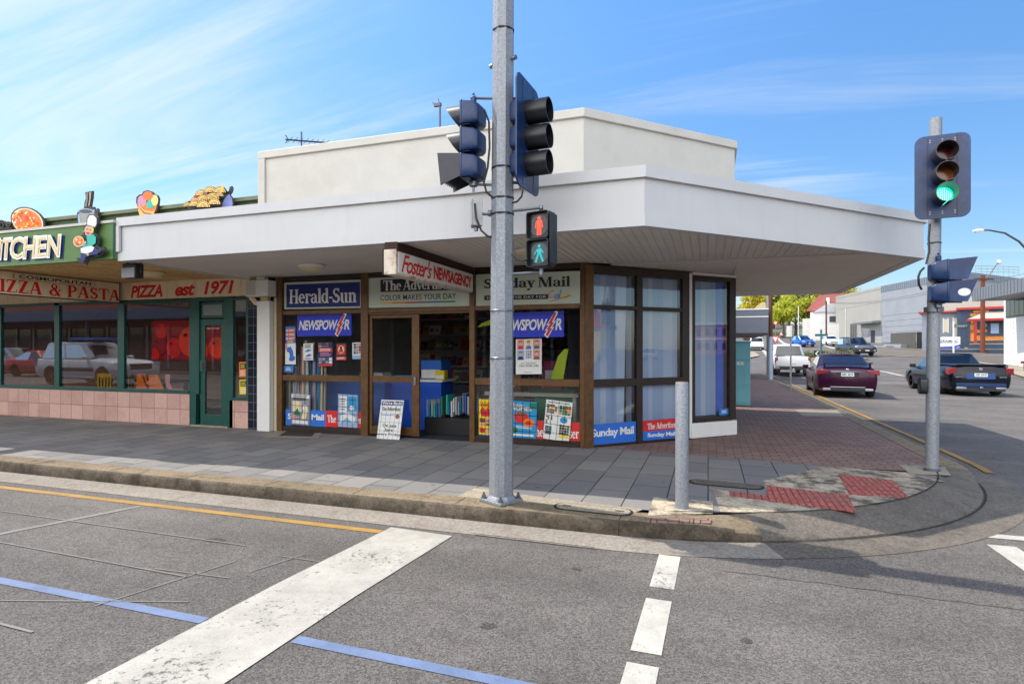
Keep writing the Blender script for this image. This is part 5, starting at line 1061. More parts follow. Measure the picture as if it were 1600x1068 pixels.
    for lv, (a, b, r_, k) in enumerate(((.10, .35, .26, 1), (.32, .80, .24, 1), (.62, .85, .25, 1), (.9, .75, .3, 1), (.13, .72, .2, 0), (.30, .30, .26, 0), (.86, .30, .28, 2), (.52, .45, .40, 2), (.68, .22, .2, 0), (.03, .1, .2, 0))):
        pts = []
        for i in range(26):
            t_ = 2*math.pi*i/26; x = x0+W_*a+H_*r_*1.05*math.cos(t_); z = z0+H_*b+H_*r_*math.sin(t_); pts.append((min(max(x, x0), x1), min(max(z, z0), z1)))
        cx0, cz0 = x0+W_*a, z0+H_*b
        tp.flat(pts, .001+.001*lv, m_tom[1] if k != 1 else m_tdk, TF)
        tp.flat([(min(max(cx0+(x-cx0)*.93-.01, x0), x1), min(max(cz0+(z-cz0)*.93+.012, z0), z1)) for x, z in pts], .0014+.001*lv, m_tom[k], TF)
        for sx in (-1, 1): tp.flat([(min(max(x0+W_*a-H_*r_*(.45)+H_*r_*.16*math.cos(2*math.pi*i/10), x0), x1), min(max(z0+H_*b+H_*r_*.45+H_*r_*.10*math.sin(2*math.pi*i/10), z0), z1)) for i in range(10)], .0015+.001*lv, m_pinkp, TF)
        if k == 2:
            for s2 in range(5):
                t_ = R(90+72*s2+12); cx, cz = x0+W_*a, min(z0+H_*(b+r_*.6), z1-.03); tp.flat([(cx-.015, cz), (cx+.015, cz), (cx+.11*math.cos(t_), min(cz+.11*math.sin(t_), z1))], .002+.001*lv+.0002*s2, m_greenp, TF)
    tp.build('tomato_poster', label='large bright red poster of tomatoes hanging behind the pizza shop glass', cat='poster', smooth=False)
    # orange lettering low on the window
    ol = MB(m_oran)
    for q in ([(212, 610), (214, 584), (223, 583), (231, 606), (231, 611)], [(229, 611), (233, 585), (246, 585), (258, 612)], [(221, 584), (226, 584), (233, 603), (231, 610)]): ol.flat([A.uv(u, v, -.05) for u, v in q], -.05, m_oran, A)
    ol.flat([A.uv(u, v, -.05) for u, v in ((259, 584), (267, 585), (266, 590), (265, 597), (270, 607), (285, 607), (287, 609), (284, 613), (268, 613), (260, 604), (258, 594))], -.045, m_pinkp, A)
    for f in list(ol.bm.faces):
        r = bmesh.ops.extrude_face_region(ol.bm, geom=[f]); bmesh.ops.translate(ol.bm, verts=[v for v in r['geom'] if isinstance(v, bmesh.types.BMVert)], vec=(0, .012, 0))
    ol.build('window_lettering', label='big orange and pink letters low in the window beside the green door', cat='lettering', smooth=False)
    tb = thing('dining_table', 'dark dining table inside the pizza shop window', 'table', (-11.4, 9.3, FP))
    b = MB(m_ctop); b.wbox(-12.0, -10.7, 9.0, 9.7, .86, .92); b.build('tabletop', parent=tb, bevel=.01)
    for x in (-11.9, -10.8):
        for y in (9.08, 9.62): b = MB(m_ctop); b.wbox(x-.03, x+.03, y-.03, y+.03, FP+.01, .86); b.build('leg', parent=tb)
    ch0 = thing('dining_chair', 'yellow slatted dining chair facing the shop window', 'chair', (-11.9, 8.8, FP+.01), 'yellow chairs in the pizza shop')
    m_ych = flatmat('chair_yellow', C(215, 165, 40, .8))
    b = MB(m_ych); b.wbox(-12.1, -11.7, 8.65, 9.0, .55, .60); b.build('seat', parent=ch0, bevel=.008)
    b = MB(m_ych); b.wbox(-12.1, -11.7, 8.61, 8.65, 1.0, 1.08)
    for i in range(5): b.wbox(-12.1+.09*i, -12.06+.09*i, 8.615, 8.645, .6, 1.0)
    b.build('backrest', parent=ch0)
    for x in (-12.08, -11.72):
        for y in (8.68, 8.97): b = MB(m_ych); b.wbox(x-.02, x+.02, y-.02, y+.02, FP+.01, .55); b.build('leg', parent=ch0)
    copy_tree(ch0, loc=(-11.3, 8.8, FP+.01), label='yellow slatted dining chair nearest the thick green post')
    ch0['label'] = 'yellow slatted dining chair, the left of the pair by the window'
    # roof aerials
    m_al = M('aerial_metal', C(90, 90, 92), .4, .7)
    t = thing('tv_aerial', 'low horizontal television aerial on the newsagency roof', 'aerial', (*at(471, 230, 12)[:2], 3.0)); b = MB(m_al); p = at(471, 206, 12); b.tube([(p.x, p.y, 3.0), (p.x, p.y, p.z)], .016); b.build('mast', parent=t)
    a, c = at(446, 218, 11.8), at(514, 223.5, 12.3); b = MB(m_al); b.tube([a, c], .018); dirn = (c-a).normalized()
    for k in range(8): q = a+(c-a)*(.1+.12*k); n_ = Vector((dirn.y, -dirn.x, 0)); b.tube([q-n_*.2, q+n_*.2], .006, n=4)
    b.tube([a+Vector((0, 0, -.07)), a+dirn*.06, a+Vector((0, 0, .09))], .01, n=5); b.build('boom', parent=t)
    t = thing('mast_aerial', 'upright mast with a small aerial head above the white parapet', 'aerial', (*at(687.5, 200, 11)[:2], 3.0)); b = MB(m_al); p = at(687.5, 161, 11); b.tube([(p.x, p.y, 3.0), p], .02); b.build('mast', parent=t)
    b = MB(m_al); h = p+Vector((0, 0, -.03)); b.wbox(h.x-.12, h.x+.02, h.y-.03, h.y+.03, h.z-.03, h.z+.03); b.tube([h+Vector((-.16, 0, .06)), h+Vector((-.06, 0, 0))], .008); b.tube([h+Vector((-.04, 0, .12)), h], .008); b.build('head', parent=t)
pizza_things()
# ---------------------------------------------------------------- poles, signals and bollard
m_sig = M('signal_housing', C(14, 46, 92, .85), .36, var=.3, scale=14, dirt=C(20, 72, 138, .85), dirt_amt=.8, dscale=2.5); m_sigb = M('signal_black', (.010, .011, .014), .35, var=.3, scale=20); m_visor = M('visor_grey', C(46, 48, 56, .8), .4, var=.2, scale=10); m_cable = flatmat('cable_black', (.01, .01, .011))
m_lred = M('lens_red_off', C(120, 20, 36, .7), .15, var=.2, scale=60); m_lamb = M('lens_amber_off', C(190, 110, 20, .75), .15, var=.2, scale=60); m_lgrn = M('lens_green_off', C(10, 60, 60, .6), .15, var=.2, scale=60)
m_lit_g = emit('lens_green_lit', C(20, 220, 165), .9); m_man_r = emit('red_man', C(255, 50, 22), 1.5); m_man_g = emit('green_man', C(20, 190, 195), .32)
m_bolt = M('bolt_steel', C(120, 125, 132), .4, .8)
def rrect(x0, x1, z0, z1, r, n=6):
    return [(x1-r+r*math.cos(a), z1-r+r*math.sin(a)) for a in [R(90*i/n) for i in range(n+1)]] + [(x0+r-r*math.sin(a), z1-r+r*math.cos(a)) for a in [R(90*i/n) for i in range(n+1)]] + [(x0+r-r*math.cos(a), z0+r-r*math.sin(a)) for a in [R(90*i/n) for i in range(n+1)]] + [(x1-r+r*math.sin(a), z0+r-r*math.cos(a)) for a in [R(90*i/n) for i in range(n+1)]]
def visor(mb, F, cz, r, L_, d0, m, span=300, kind='tube', tilt=0):
    n = 26; rings = []
    for k, (ri, dd) in enumerate(((r, 0), (r, 1), (r-.008, 1), (r-.008, 0))):
        ring = []
        for i in range(n+1):
            a = R(90-span/2+span*i/n); up = math.sin(a)
            ln = L_*(.62+.38*up) if kind == 'cut' else L_
            d = d0 + (ln if dd else 0); ring.append(F.P(ri*math.cos(a), d, cz+ri*math.sin(a)-tilt*(d-d0)))
        rings.append(ring)
    mb.loft(rings, m, cap=False, closed=False)
    mb.loft([[rings[3][i], rings[0][i]] for i in range(n+1)], m, cap=False, closed=False)
def signal(parent, pos, facing, mats, board=None, vis=('tube',)*3, r=.105, pitch=.235, name='signal_head', vl=.26, vm=None, span=320):
    """a vertical row of lamps; pos is the centre of the lens plane"""
    n = Vector(facing).normalized(); F = Fr(pos, (-n.y, n.x, 0), n); N = len(mats)
    H = pitch*N; mb = MB(m_sig)
    for i in range(N):
        z0 = H/2-pitch*(i+1); mb.prism(rrect(-.14, .14, z0+.004, z0+pitch-.004, .02, 2), -.02, 0, m_sig, F)
        mb.loft([[F.P(x, -.02, z) for x, z in rrect(-.14, .14, z0+.006, z0+pitch-.006, .03, 2)], [F.P(x, -.13, z) for x, z in rrect(-.13, .13, z0+.014, z0+pitch-.03, .03, 2)], [F.P(x, -.17, z) for x, z in rrect(-.10, .10, z0+.03, z0+pitch-.05, .03, 2)]], m_sig)
        mb.box(-.135, .135, -.10, -.02, z0-.004, z0+.004, m_sigb, F)
    mb.lathe([(.03, 0), (.03, .05), (.012, .055), (.012, .09)], F.P(0, -.08, H/2)); mb.lathe([(.035, 0), (.04, -.05), (.012, -.055), (.012, -.1)], F.P(0, -.08, -H/2), m=m_bolt)
    h = mb.build(name, parent=parent, bevel=.004)
    if board:
        b = MB(m_sig); b.prism(rrect(-board[0]/2, board[0]/2, board[2], board[2]+board[1], .09), -.012, .004, None, F)
        for sx in (-.14, .14): b.box(sx-.004, sx+.004, .004, .007, board[2]+.02, board[2]+board[1]-.02, m_sigb, F)
        for zz in (board[2]+.055, board[2]+.08, board[2]+board[1]-.08, board[2]+board[1]-.055):
            for sx in (-.12, 0, .12): b.disc(sx, zz, .009, .0075, m_bolt, F, 8)
        b.build('backboard', parent=h, bevel=.003)
    for i, m in enumerate(mats):
        cz = H/2-pitch*(i+.5)
        l = MB(m); l.disc(0, cz, r-.004, .006, m, F, 28)
        if m is m_lit_g:
            for q in range(-4, 5):
                for w in range(-4, 5):
                    if q*q+w*w < 18: l.disc(q*.02, cz+w*.02, .0055, .0075, emit('green_dot', C(200, 255, 235), 1.3) if 'green_dot' not in MATS else MATS['green_dot'], F, 6)
        l.build('lens', parent=h, smooth=False)
        v = MB(vm or m_visor)
        if vis[i] == 'box':
            pts = lambda d, s: [F.P(-.13, d, cz+.12), F.P(.13, d, cz+.12), F.P(.13, d, cz-.12), F.P(-.13, d, cz-.12)]
            v.prism([(-.01, cz+.11), (.235, cz+.14), (.20, cz-.17), (-.01, cz-.10)], -.005, .005, None, Fr(Vector(pos)+F.ax*.135, n, F.ax)); v.prism([(-.01, cz+.11), (.235, cz+.14), (.20, cz-.17), (-.01, cz-.10)], -.005, .005, None, Fr(Vector(pos)-F.ax*.135, n, F.ax))
            Q = [(-.0, cz+.115), (.30, cz+.155)]
            v.face([F.P(-.13, 0, cz+.11), F.P(.13, 0, cz+.11), F.P(.13, .235, cz+.14), F.P(-.13, .235, cz+.14)])
            for j in range(6):
                x = -.1+.04*j; v.face([F.P(x, .02, cz+.1), F.P(x, .22, cz+.125), F.P(x, .19, cz-.15), F.P(x, .02, cz-.1)])
            for j in range(5): v.lathe([(.006, 0), (.003, .004)], F.P(-.1405, .14, cz+.09-.05*j), -F.ax, m_bolt, 6)
        elif vis[i] == 'wedge':
            for sx in (-.13, .13): v.prism([(-.0, cz+.115), (.26, cz+.13), (.17, cz-.12), (0, cz-.115)], -.004, .004, None, Fr(Vector(pos)+F.ax*sx, n, F.ax))
            v.face([F.P(-.13, 0, cz+.115), F.P(.13, 0, cz+.115), F.P(.13, .26, cz+.13), F.P(-.13, .26, cz+.13)])
        else: visor(v, F, cz, r+.004, vl, .004, vm or m_visor, span, vis[i])
        v.build('visor', parent=h)
    return h, F
def big_pole():
    b = G(783, 783.5, FP); x, y = b.x, b.y
    t = thing('traffic_light', 'tall octagonal galvanised traffic light pole with side facing signals and a red walking man', 'traffic light', (x, y, FP))
    tx, ty = x+.018, y
    p = MB(m_pole); rings = []
    for z, r in ((FP+.03, .118), (3.4, .108), (6.2, .098)):
        k = (z-FP)/6.1; cx, cy = x+.03*k, y+.0*k
        rings.append([(cx+r*math.cos(R(22.5+11+45*i)), cy+r*math.sin(R(22.5+11+45*i)), z) for i in range(8)])
    p.loft(rings); p.build('pole', parent=t, ang=20)
    p = MB(m_pole); p.slab([(x+.21*math.cos(R(a)), y+.21*math.sin(R(a))) for a in (18, 108, 198, 288)], FP+.007, FP+.037); p.lathe([(.15, 0), (.125, .035)], (x, y, FP+.037), n=8); p.build('base_plate', parent=t, bevel=.004)
    for a in (18, 108, 198, 288):
        q = MB(m_bolt); c = (x+.165*math.cos(R(a)), y+.165*math.sin(R(a)), FP+.037); q.lathe([(.03, 0), (.03, .008), (.022, .008), (.022, .03), (.012, .03), (.012, .055)], c, n=6); q.build('bolt', parent=t)
    for z, r in ((3.31, .112), (3.02, .113), (2.87, .114), (4.62, .107), (1.95, .1185), (1.5, .119)):
        q = MB(m_cable if z > 2 else m_bolt); k = (z-FP)/6.1; q.lathe([(r, 0), (r+.004, .004), (r+.004, .014), (r, .018)], (x+.03*k, y, z), n=8); q.build('strap', parent=t)
    q = MB(m_bolt); k = .73; a = Vector((x+.02, y, 4.34)); ax = Vector((c_, s_*0-.32, 0)).normalized()
    q.tube([a-ax*.15, a+ax*.15], .012); q.lathe([(.022, 0), (.022, .03)], a+ax*.125, ax); q.lathe([(.022, 0), (.022, .03)], a-ax*.125, -ax); q.build('through_bolt', parent=t)
    # left-facing and right-facing heads
    def armed(pos, zs):
        a = MB(m_bolt)
        for z in zs: a.tube([(x+.02, y, z), (pos.x, pos.y, z)], .014); a.lathe([(.02, 0), (.02, .04)], (pos.x, pos.y, z-.02))
        a.build('bracket', parent=t)
    L_ = at(743, 222, 5.50); L_.z = 3.56+.0
    hd, F = signal(t, (L_.x-.10, L_.y, 3.57), (-1, .04, 0), [m_lred, m_lamb, m_lgrn], None, ('cut', 'cut', 'box'), pitch=.25, vl=.19); armed(Vector((L_.x-.02, L_.y, 0)), (3.99, 3.165))
    Rr = at(826, 212, 5.52)
    hd, F = signal(t, (Rr.x-.0, Rr.y-.02, 3.60), (1, -.07, 0), [m_lred, m_lamb, m_lgrn], (.58, 1.04, -.50), ('tube',)*3, pitch=.245, r=.11, vl=.215, span=352, vm=m_sigb); armed(Vector((Rr.x-.08, Rr.y, 0)), (4.0, 3.19))
    # pedestrian lamp
    P_ = at(843, 374, 5.33); F = Fr(P_, (c_, s_*.9, 0), (-.25, -.97, 0)); F.ax = Vector((-F.n.y, F.n.x, 0))
    m = MB(m_sigb)
    for z0 in (-.255, .003):
        m.prism(rrect(-.118, .118, z0, z0+.252, .02, 2), -.09, 0, None, F)
        m.loft([[F.P(px_, 0, pz_) for px_, pz_ in rrect(-.112, .112, z0+.006, z0+.246, .02, 2)], [F.P(px_, .05, pz_) for px_, pz_ in rrect(-.118, .118, z0, z0+.252, .02, 2)], [F.P(px_, .05, pz_) for px_, pz_ in rrect(-.110, .110, z0+.008, z0+.244, .02, 2)], [F.P(px_, .004, pz_) for px_, pz_ in rrect(-.106, .106, z0+.012, z0+.24, .02, 2)]], cap=False)
    m.lathe([(.02, 0), (.02, .04), (.008, .045), (.008, .07)], F.P(0, -.03, .255)); m.lathe([(.02, 0), (.02, -.03), (.008, -.035), (.008, -.08)], F.P(0, -.03, -.255), m=m_bolt); m.box(.120, .132, -.1, .03, -.23, .23, m_sigb, F)
    ph = m.build('pedestrian_signal', parent=t, bevel=.003)
    def man(z, mm, walk, nm):
        k = MB(mm); d = .007
        k.disc(0, z+.066, .016, d, mm, F, 14)
        if walk: polys = [[(-.024, .04), (.02, .046), (.022, .0), (-.018, .0)], [(-.018, .0), (.004, .0), (-.028, -.085), (-.048, -.08)], [(.0, .0), (.022, .0), (.052, -.075), (.034, -.085)], [(-.024, .04), (-.016, .03), (-.048, -.012), (-.056, -.004)], [(.02, .046), (.012, .03), (.042, -.004), (.05, .006)]]
        else: polys = [[(-.026, .046), (.026, .046), (.022, -.02), (-.022, -.02)], [(-.022, -.02), (-.002, -.02), (-.006, -.09), (-.022, -.09)], [(.002, -.02), (.022, -.02), (.022, -.09), (.006, -.09)], [(-.026, .046), (-.03, .04), (-.042, -.02), (-.03, -.024)], [(.026, .046), (.03, .04), (.042, -.02), (.03, -.024)]]
        for i, p in enumerate(polys): k.flat([(a, z+b) for a, b in p], d+.0004*(i+1), mm, F)
        k.build(nm, parent=ph, smooth=False)
    l = MB(M('signal_lens_dark', (.012, .01, .012), .12)); l.disc(0, .129, .098, .005, None, F, 26); l.disc(0, -.129, .098, .005, flatmat('signal_lens_teal', (.004, .03, .035), .15), F, 26); l.build('lens', parent=ph, smooth=False)
    man(.129, m_man_r, False, 'red_man'); man(-.129, m_man_g, True, 'walking_man')
    armed(F.P(0, -.03, 0), (P_.z+.30, P_.z-.30))
    # grey controller box with its cable
    Bx = at(744, 333, 5.5); m = MB(M('weathered_grey_box', C(165, 165, 165, .9), .5, .3, var=.2, scale=12)); Fb = Fr(Bx, (-.5, .86, 0), (-.86, -.5, 0))
    m.box(-.075, .075, -.05, .04, -.13, .13, None, Fb); m.box(-.065, .065, .04, .047, -.12, .12, m_grey, Fb); m.lathe([(.02, 0), (.02, .04)], Bx-Vector((0, 0, .17)), m=m_bolt); m.build('detector_box', parent=t, bevel=.006)
    m = MB(m_bolt); m.tube([Bx, (x+.02, y, Bx.z-.02)], .014); m.lathe([(.03, 0), (.03, .03)], Bx*.5+Vector((x, y, Bx.z))*.5, (1, 0, 0)); m.build('bracket', parent=t)
    def cable(pts): c = MB(m_cable); c.tube(pts, .010, None, 6); c.build('cable', parent=t)
    def arc(p0, p1, sag, n=10): return [Vector(p0)*(1-i/n)+Vector(p1)*(i/n)+Vector((0, 0, -sag*4*(i/n)*(1-i/n))) for i in range(n+1)]
    a0 = at(757, 172, 5.45); cable([a0, at(764, 190, 5.45), at(765, 230, 5.45), at(762, 262, 5.45), at(756, 285, 5.45), at(760, 300, 5.45), at(769, 308, 5.47)])
    cable([at(800, 317, 5.4), at(808, 315, 5.4), at(815, 307, 5.4), at(817, 297, 5.4)]); cable([at(742, 318, 5.42), at(744, 340, 5.4), at(752, 360, 5.4), at(762, 369, 5.4), at(768, 370, 5.42)]); cable([at(800, 397, 5.4), at(808, 405, 5.36), at(817, 407, 5.34), at(824, 404, 5.34)])
big_pole()
def bollard():
    b = G(1065.5, 794, FP); p = MB(m_pole); r = .059; H = 1.16
    p.lathe([(r, -.0), (r, H-.012), (r-.006, H)], (b.x, b.y, FP+.002), m=m_pole, n=28); p.disc(0, 0, .001, 0, m_pole, Fr((b.x, b.y, FP+H), (1, 0, 0), (0, -1, 0)), 6)
    p.lathe([(r-.01, 0), (r-.012, .004)], (b.x, b.y, FP+H), m=M('bollard_rust', C(120, 70, 40), .8), n=20)
    p.build('bollard', label='plain round galvanised steel bollard on the footpath', cat='bollard')
bollard()
def right_pole():
    b = G(1456, 735.5, FP); x, y = b.x, b.y
    t = thing('traffic_light', 'round kerbside traffic light with a lit green lamp on a dark backboard', 'traffic light', (x, y, FP))
    top = at(1461.5, 186, b.dot(Vector((-s_, c_, 0)))); r = .068
    m = MB(m_pole); m.tube([(x, y, FP), (x+(top.x-x)*.5, y, 2.2), (top.x, y, top.z)], [r+.002, r, r-.004], None, 22); m.build('pole', parent=t)
    k = lambda z: x+(top.x-x)*(z-FP)/(top.z-FP)
    m = MB(m_bolt); m.lathe([(r+.004, 0), (r+.02, .0), (r+.02, .02), (r+.004, .03)], (x, y, FP+.007), n=20); m.build('base_collar', parent=t)
    hd, F = signal(t, (k(3.7)-.0, y-.22, 3.60), (-.10, -1, 0), [m_lred, m_lamb, m_lit_g], (.535, .97, -.49), ('tube',)*3, pitch=.235, r=.108, vl=.235, span=350)
    m = MB(m_bolt)
    for z in (4.0, 3.3): m.tube([(k(z), y, z), (k(z), y-.16, z)], .018); 
    m.build('bracket', parent=t)
    q = at(1452, 441, 6.85); n_ = Vector((1, -.12, 0)).normalized()
    hd, F = signal(t, (k(2.4)+.09, y-.12, q.z), n_, [m_lred, m_lgrn], None, ('wedge', 'wedge'), pitch=.255, name='pedestrian_signal', vm=m_sig)
    st = MB(m_paper); Fs = Fr(Vector((k(2.4)+.09, y-.12, q.z))+Vector((n_.y, -n_.x, 0))*.1385, n_, (n_.y, -n_.x, 0)); st.disc(.135, -.14, .06, .0, m_paper, Fs, 18, .045); st.build('sticker', parent=hd, smooth=False)
    m = MB(m_bolt); m.tube([(k(2.7), y, q.z+.28), (k(2.7)+.02, y-.12, q.z+.28)], .016); m.tube([(k(2.1), y, q.z-.28), (k(2.1)+.02, y-.12, q.z-.28)], .016); m.lathe([(.1, 0), (.1, .06)], (k(2.1), y, q.z-.35), n=12); m.build('bracket', parent=t)
    pb = MB(m_sigb); c = at(1445, 603, 6.85); Fp = Fr(c, (c_, s_, 0), (s_, -c_, 0)); Fp = Fr((x-.09, y-.01, c.z), (0, -1, 0), (-1, 0, 0)); pb.prism(rrect(-.06, .06, -.10, .10, .05), -.03, .045, None, Fp); pb.disc(0, -.02, .035, .047, m_bolt, Fp, 18); pb.build('push_button', parent=t, bevel=.006)
    c = MB(m_cable); c.tube([at(1453, 350, 6.83), at(1451, 372, 6.8), at(1452, 392, 6.8), at(1447, 412, 6.78)], .012, None, 6); c.tube([at(1444, 418, 6.68), at(1438, 424, 6.68), at(1435, 432, 6.68), at(1436, 445, 6.68), at(1440, 452, 6.7)], .012, None, 6); c.build('cable', parent=t)
    m = MB(m_cable); m.lathe([(r+.001, 0), (r+.005, .004), (r+.005, .012), (r+.001, .016)], (k(2.85), y, 2.85), n=18); m.build('strap', parent=t)
right_pole()
# ---------------------------------------------------------------- vehicles
m_tyre = M('tyre_rubber', (.018, .018, .019), .85, var=.2, scale=30); m_rim = M('alloy_rim', C(190, 192, 196, .85), .3, .8, var=.1); m_rimd = M('dark_rim', C(60, 60, 64), .35, .7); m_cglass = glass('car_glass', (.34, .38, .40), 1.6, .04); m_seat = M('car_interior', (.03, .03, .032), .8); m_trimb = M('black_plastic', (.02, .02, .021), .55, var=.1); m_tl = M('tail_lamp', C(150, 14, 22, .8), .15, spec=.8, var=.1, coat=.5); m_hl = M('head_lamp', C(215, 220, 225, .9), .1, spec=.9); m_chrome = M('chrome', C(200, 202, 205), .15, .95); m_plate = flatmat('number_plate_white', C(228, 228, 225)); m_under = flatmat('underbody', (.012, .012, .013))
def paint(name, col, metal=.35): return M(name, col, .30, metal, var=.03, coat=.2, spec=.35)
def bool_arches(mb_obj, wheels, r, W):
    cb = MB(m_under)
    for x in wheels:
        for sy in (-1, 1): cb.lathe([(r, 0), (r, .34)], (x, sy*(W/2-.26 if sy > 0 else W/2-.26), r*.87), (0, sy, 0), n=24)
    me = bpy.data.meshes.new('cut'); cb.bm.to_mesh(me); cb.bm.free(); me.materials.append(m_under)
    co = bpy.data.objects.new('cut', me); COL.objects.link(co)
    md = mb_obj.modifiers.new('b', 'BOOLEAN'); md.operation = 'DIFFERENCE'; md.object = co; md.solver = 'EXACT'; md.material_mode = 'TRANSFER'
    mb_obj.parent, par = None, mb_obj.parent; loc = mb_obj.location.copy(); mb_obj.location = (0, 0, 0)
    bpy.context.view_layer.update(); dg = bpy.context.evaluated_depsgraph_get()
    new = bpy.data.meshes.new_from_object(mb_obj.evaluated_get(dg)); mb_obj.modifiers.clear(); mb_obj.data = new; mb_obj.location = loc; mb_obj.parent = par
    bpy.data.objects.remove(co)
    new.polygons.foreach_set('use_smooth', [True]*len(new.polygons)); new.set_sharp_from_angle(angle=R(48))
def car(name, label, cat, loc, head, pm, S_, group=None, plate=None, rim=None):
    """head: heading in degrees from world +X.  S_: the vehicle's figures in metres"""
    L_, W, H, gc, wr = S_['L'], S_['W'], S_['H'], S_.get('gc', .2), S_.get('wr', .33); xf, xr = S_['axles']; belt = S_['belt']; deck = S_['deck']
    t = thing(name, label, cat, loc, group, R(head))
    def zt(x):
        for (a, b), (c, d) in zip(deck, deck[1:]):
            if x <= c: return b+(d-b)*(x-a)/(c-a)
        return deck[-1][1]
    hl = L_/2; xs = [-hl, -hl+.04, -hl+.14, -hl+.32] + [-hl+.32+(L_-.7)*i/14 for i in range(1, 14)] + [hl-.38, hl-.18, hl-.06, hl]
    rings = []
    for x in xs:
        e = max(0, (abs(x)-hl*.70)/(hl*.30)); w = W/2*(1-S_.get('tap', .10)*e**2.2); z1 = zt(x); zb = gc+.16*e**3*(1 if x > 0 else .9); 
        if abs(x) >= hl-.001: w *= .95; z1 -= .05; zb += .05
        zs = min(belt, z1-.05); zm = zb+(zs-zb)*.45
        h = [(0, zb), (w*.80, zb), (w*.955, zb+.07), (w*.985, zm-.08), (w, zm+.06), (w*.985, zs-.05), (w*.93, zs+.02*(z1-zs > .06)), (w*.80, z1-.012), (w*.42, z1+.008), (0, z1+.012)]
        rings.append([(x, y, z) for y, z in h] + [(x, -y, z) for y, z in h[-2:0:-1]])
    b = MB(pm, m_under); b.loft(rings, pm); body = b.build('body', parent=t, local=True, ang=32)
    try: bool_arches(body, (xf, xr), wr+.055, W)
    except Exception as ex: print('arch', ex)
    # greenhouse
    x0, x1, x2, x3 = S_['cab']; wb, wt = W/2*.93, W/2*S_.get('tum', .72); zr = H
    lv = [(0, 0), (.07, .05), (.86, .9), (.97, .975), (1.0, .985)]
    def ring(k, s):
        xa, xb = x0+(x1-x0)*s, x3+(x2-x3)*s; w = wb+(wt-wb)*s**1.3; z = belt-.03+(zr-belt+.03)*k
        if k == 1.0: xa += .12; xb -= .12; w -= .10
        bow = .14*(1-.3*s)
        fr = [(xb-bow*(j/2)**2*(1), w*.84*(-j/2)) for j in (-2, -1, 0, 1, 2)]
        ss = [.04, .46, .50, .94]
        if S_.get('doors') == 2: ss = [.04, .80, .86, .95]
        side = [(xb-bow-.12+(xa+.22-(xb-bow-.12))*f, w) for f in ss]
        rr = [(xa+.10*(j/2)**2, w*.84*(j/2)) for j in (-2, -1, 0, 1, 2)]
        pts = [(x, y) for x, y in fr] + [(x, -y) for x, y in side] + [(x, y) for x, y in rr] + [(x, y) for x, y in reversed(side)]
        return [(x, y, z+(.025*(1-(y/w)**2) if k >= .97 else 0)) for x, y in pts]
    # ring order: front from +y to -y, then the -y side, the rear, then the +y side
    Rg = [ring(k, s) for k, s in lv]; n = len(Rg[0])
    fr_i = range(0, 4); sr = [5, 6, 7]; re_i = range(9, 13); sl2 = [14, 15, 16]
    shell, gl = MB(S_.get('roofm', pm)), {}
    for li in range(len(Rg)-1):
        for i in range(n):
            q = (Rg[li][i], Rg[li][(i+1) % n], Rg[li+1][(i+1) % n], Rg[li+1][i]); key = None
            if li == 1:
                if i in fr_i: key = 'windscreen'
                elif i in re_i: key = 'rear_window'
                elif i == sr[0] : key = 'side_window_a'
                elif i == sr[2]: key = 'side_window_b'
                elif i == sl2[2]: key = 'side_window_c'
                elif i == sl2[0]: key = 'side_window_d'
            if key: gl.setdefault(key, MB(m_cglass)).face(q)
            else: shell.face(q)
    shell.face(Rg[-1]); bmesh.ops.remove_doubles(shell.bm, verts=shell.bm.verts, dist=.0005); bmesh.ops.recalc_face_normals(shell.bm, faces=shell.bm.faces)
    shell.build('cabin', parent=t, local=True, ang=40)
    for k, g in gl.items():
        bmesh.ops.remove_doubles(g.bm, verts=g.bm.verts, dist=.0005); bmesh.ops.recalc_face_normals(g.bm, faces=g.bm.faces)
        nm = k if not k.startswith('side') else 'side_window'; g.build(nm, parent=t, local=True, ang=50)
    q = MB(m_seat); q.wbox(x0+.12, x3-.15, -wb*.92, wb*.92, belt-.02, belt+.035)
    for y in (-.36, .36):
        for xx in ((x1+x2)/2+.05, max(x1+.25, (x1+x2)/2-.85)) if S_.get('doors') != 2 else (x1+.3,):
            q.loft([[(xx+dx-.06*k_, y+dy, belt+.0+.36*k_*(H/1.5)) for dx, dy in ((-.06, -w_), (.06, -w_), (.06, w_), (-.06, w_))] for k_, w_ in ((0, .22), (.7, .2), (.75, .1), (1, .11))])
    q.build('interior', parent=t, local=True, bevel=.01)
    # wheels
    wheels = []
    for x in (xf, xr):
        for sy in (-1, 1):
            w = MB(m_tyre); y = sy*(W/2-.13); w.lathe([(wr*.62, -.10), (wr*.93, -.11), (wr, -.07), (wr, .07), (wr*.93, .11), (wr*.62, .10)], (x, y, wr), (0, sy, 0), n=26)
            wo = w.build('wheel', parent=t, local=True, ang=30)
            r_ = MB(rim or m_rim); r_.lathe([(wr*.66, .10), (wr*.66, .075), (wr*.60, .05), (wr*.2, .06)], (x, y, wr), (0, sy, 0), n=20, cap=True)
            for k in range(5):
                a = 2*math.pi*k/5+.3; d = Vector((math.cos(a), 0, math.sin(a))); e = Vector((-d.z, 0, d.x))
                c0 = Vector((x, y+sy*.095, wr)); v = [c0+d*wr*.1-e*.045, c0+d*wr*.62-e*.03, c0+d*wr*.62+e*.03, c0+d*wr*.1+e*.045]; r_.face(v); 
            r_.disc(0, 0, wr*.16, .104, None, Fr((x, y, wr), (1, 0, 0), (0, sy, 0)), 12)
            r_.build('rim', parent=wo, local=True)
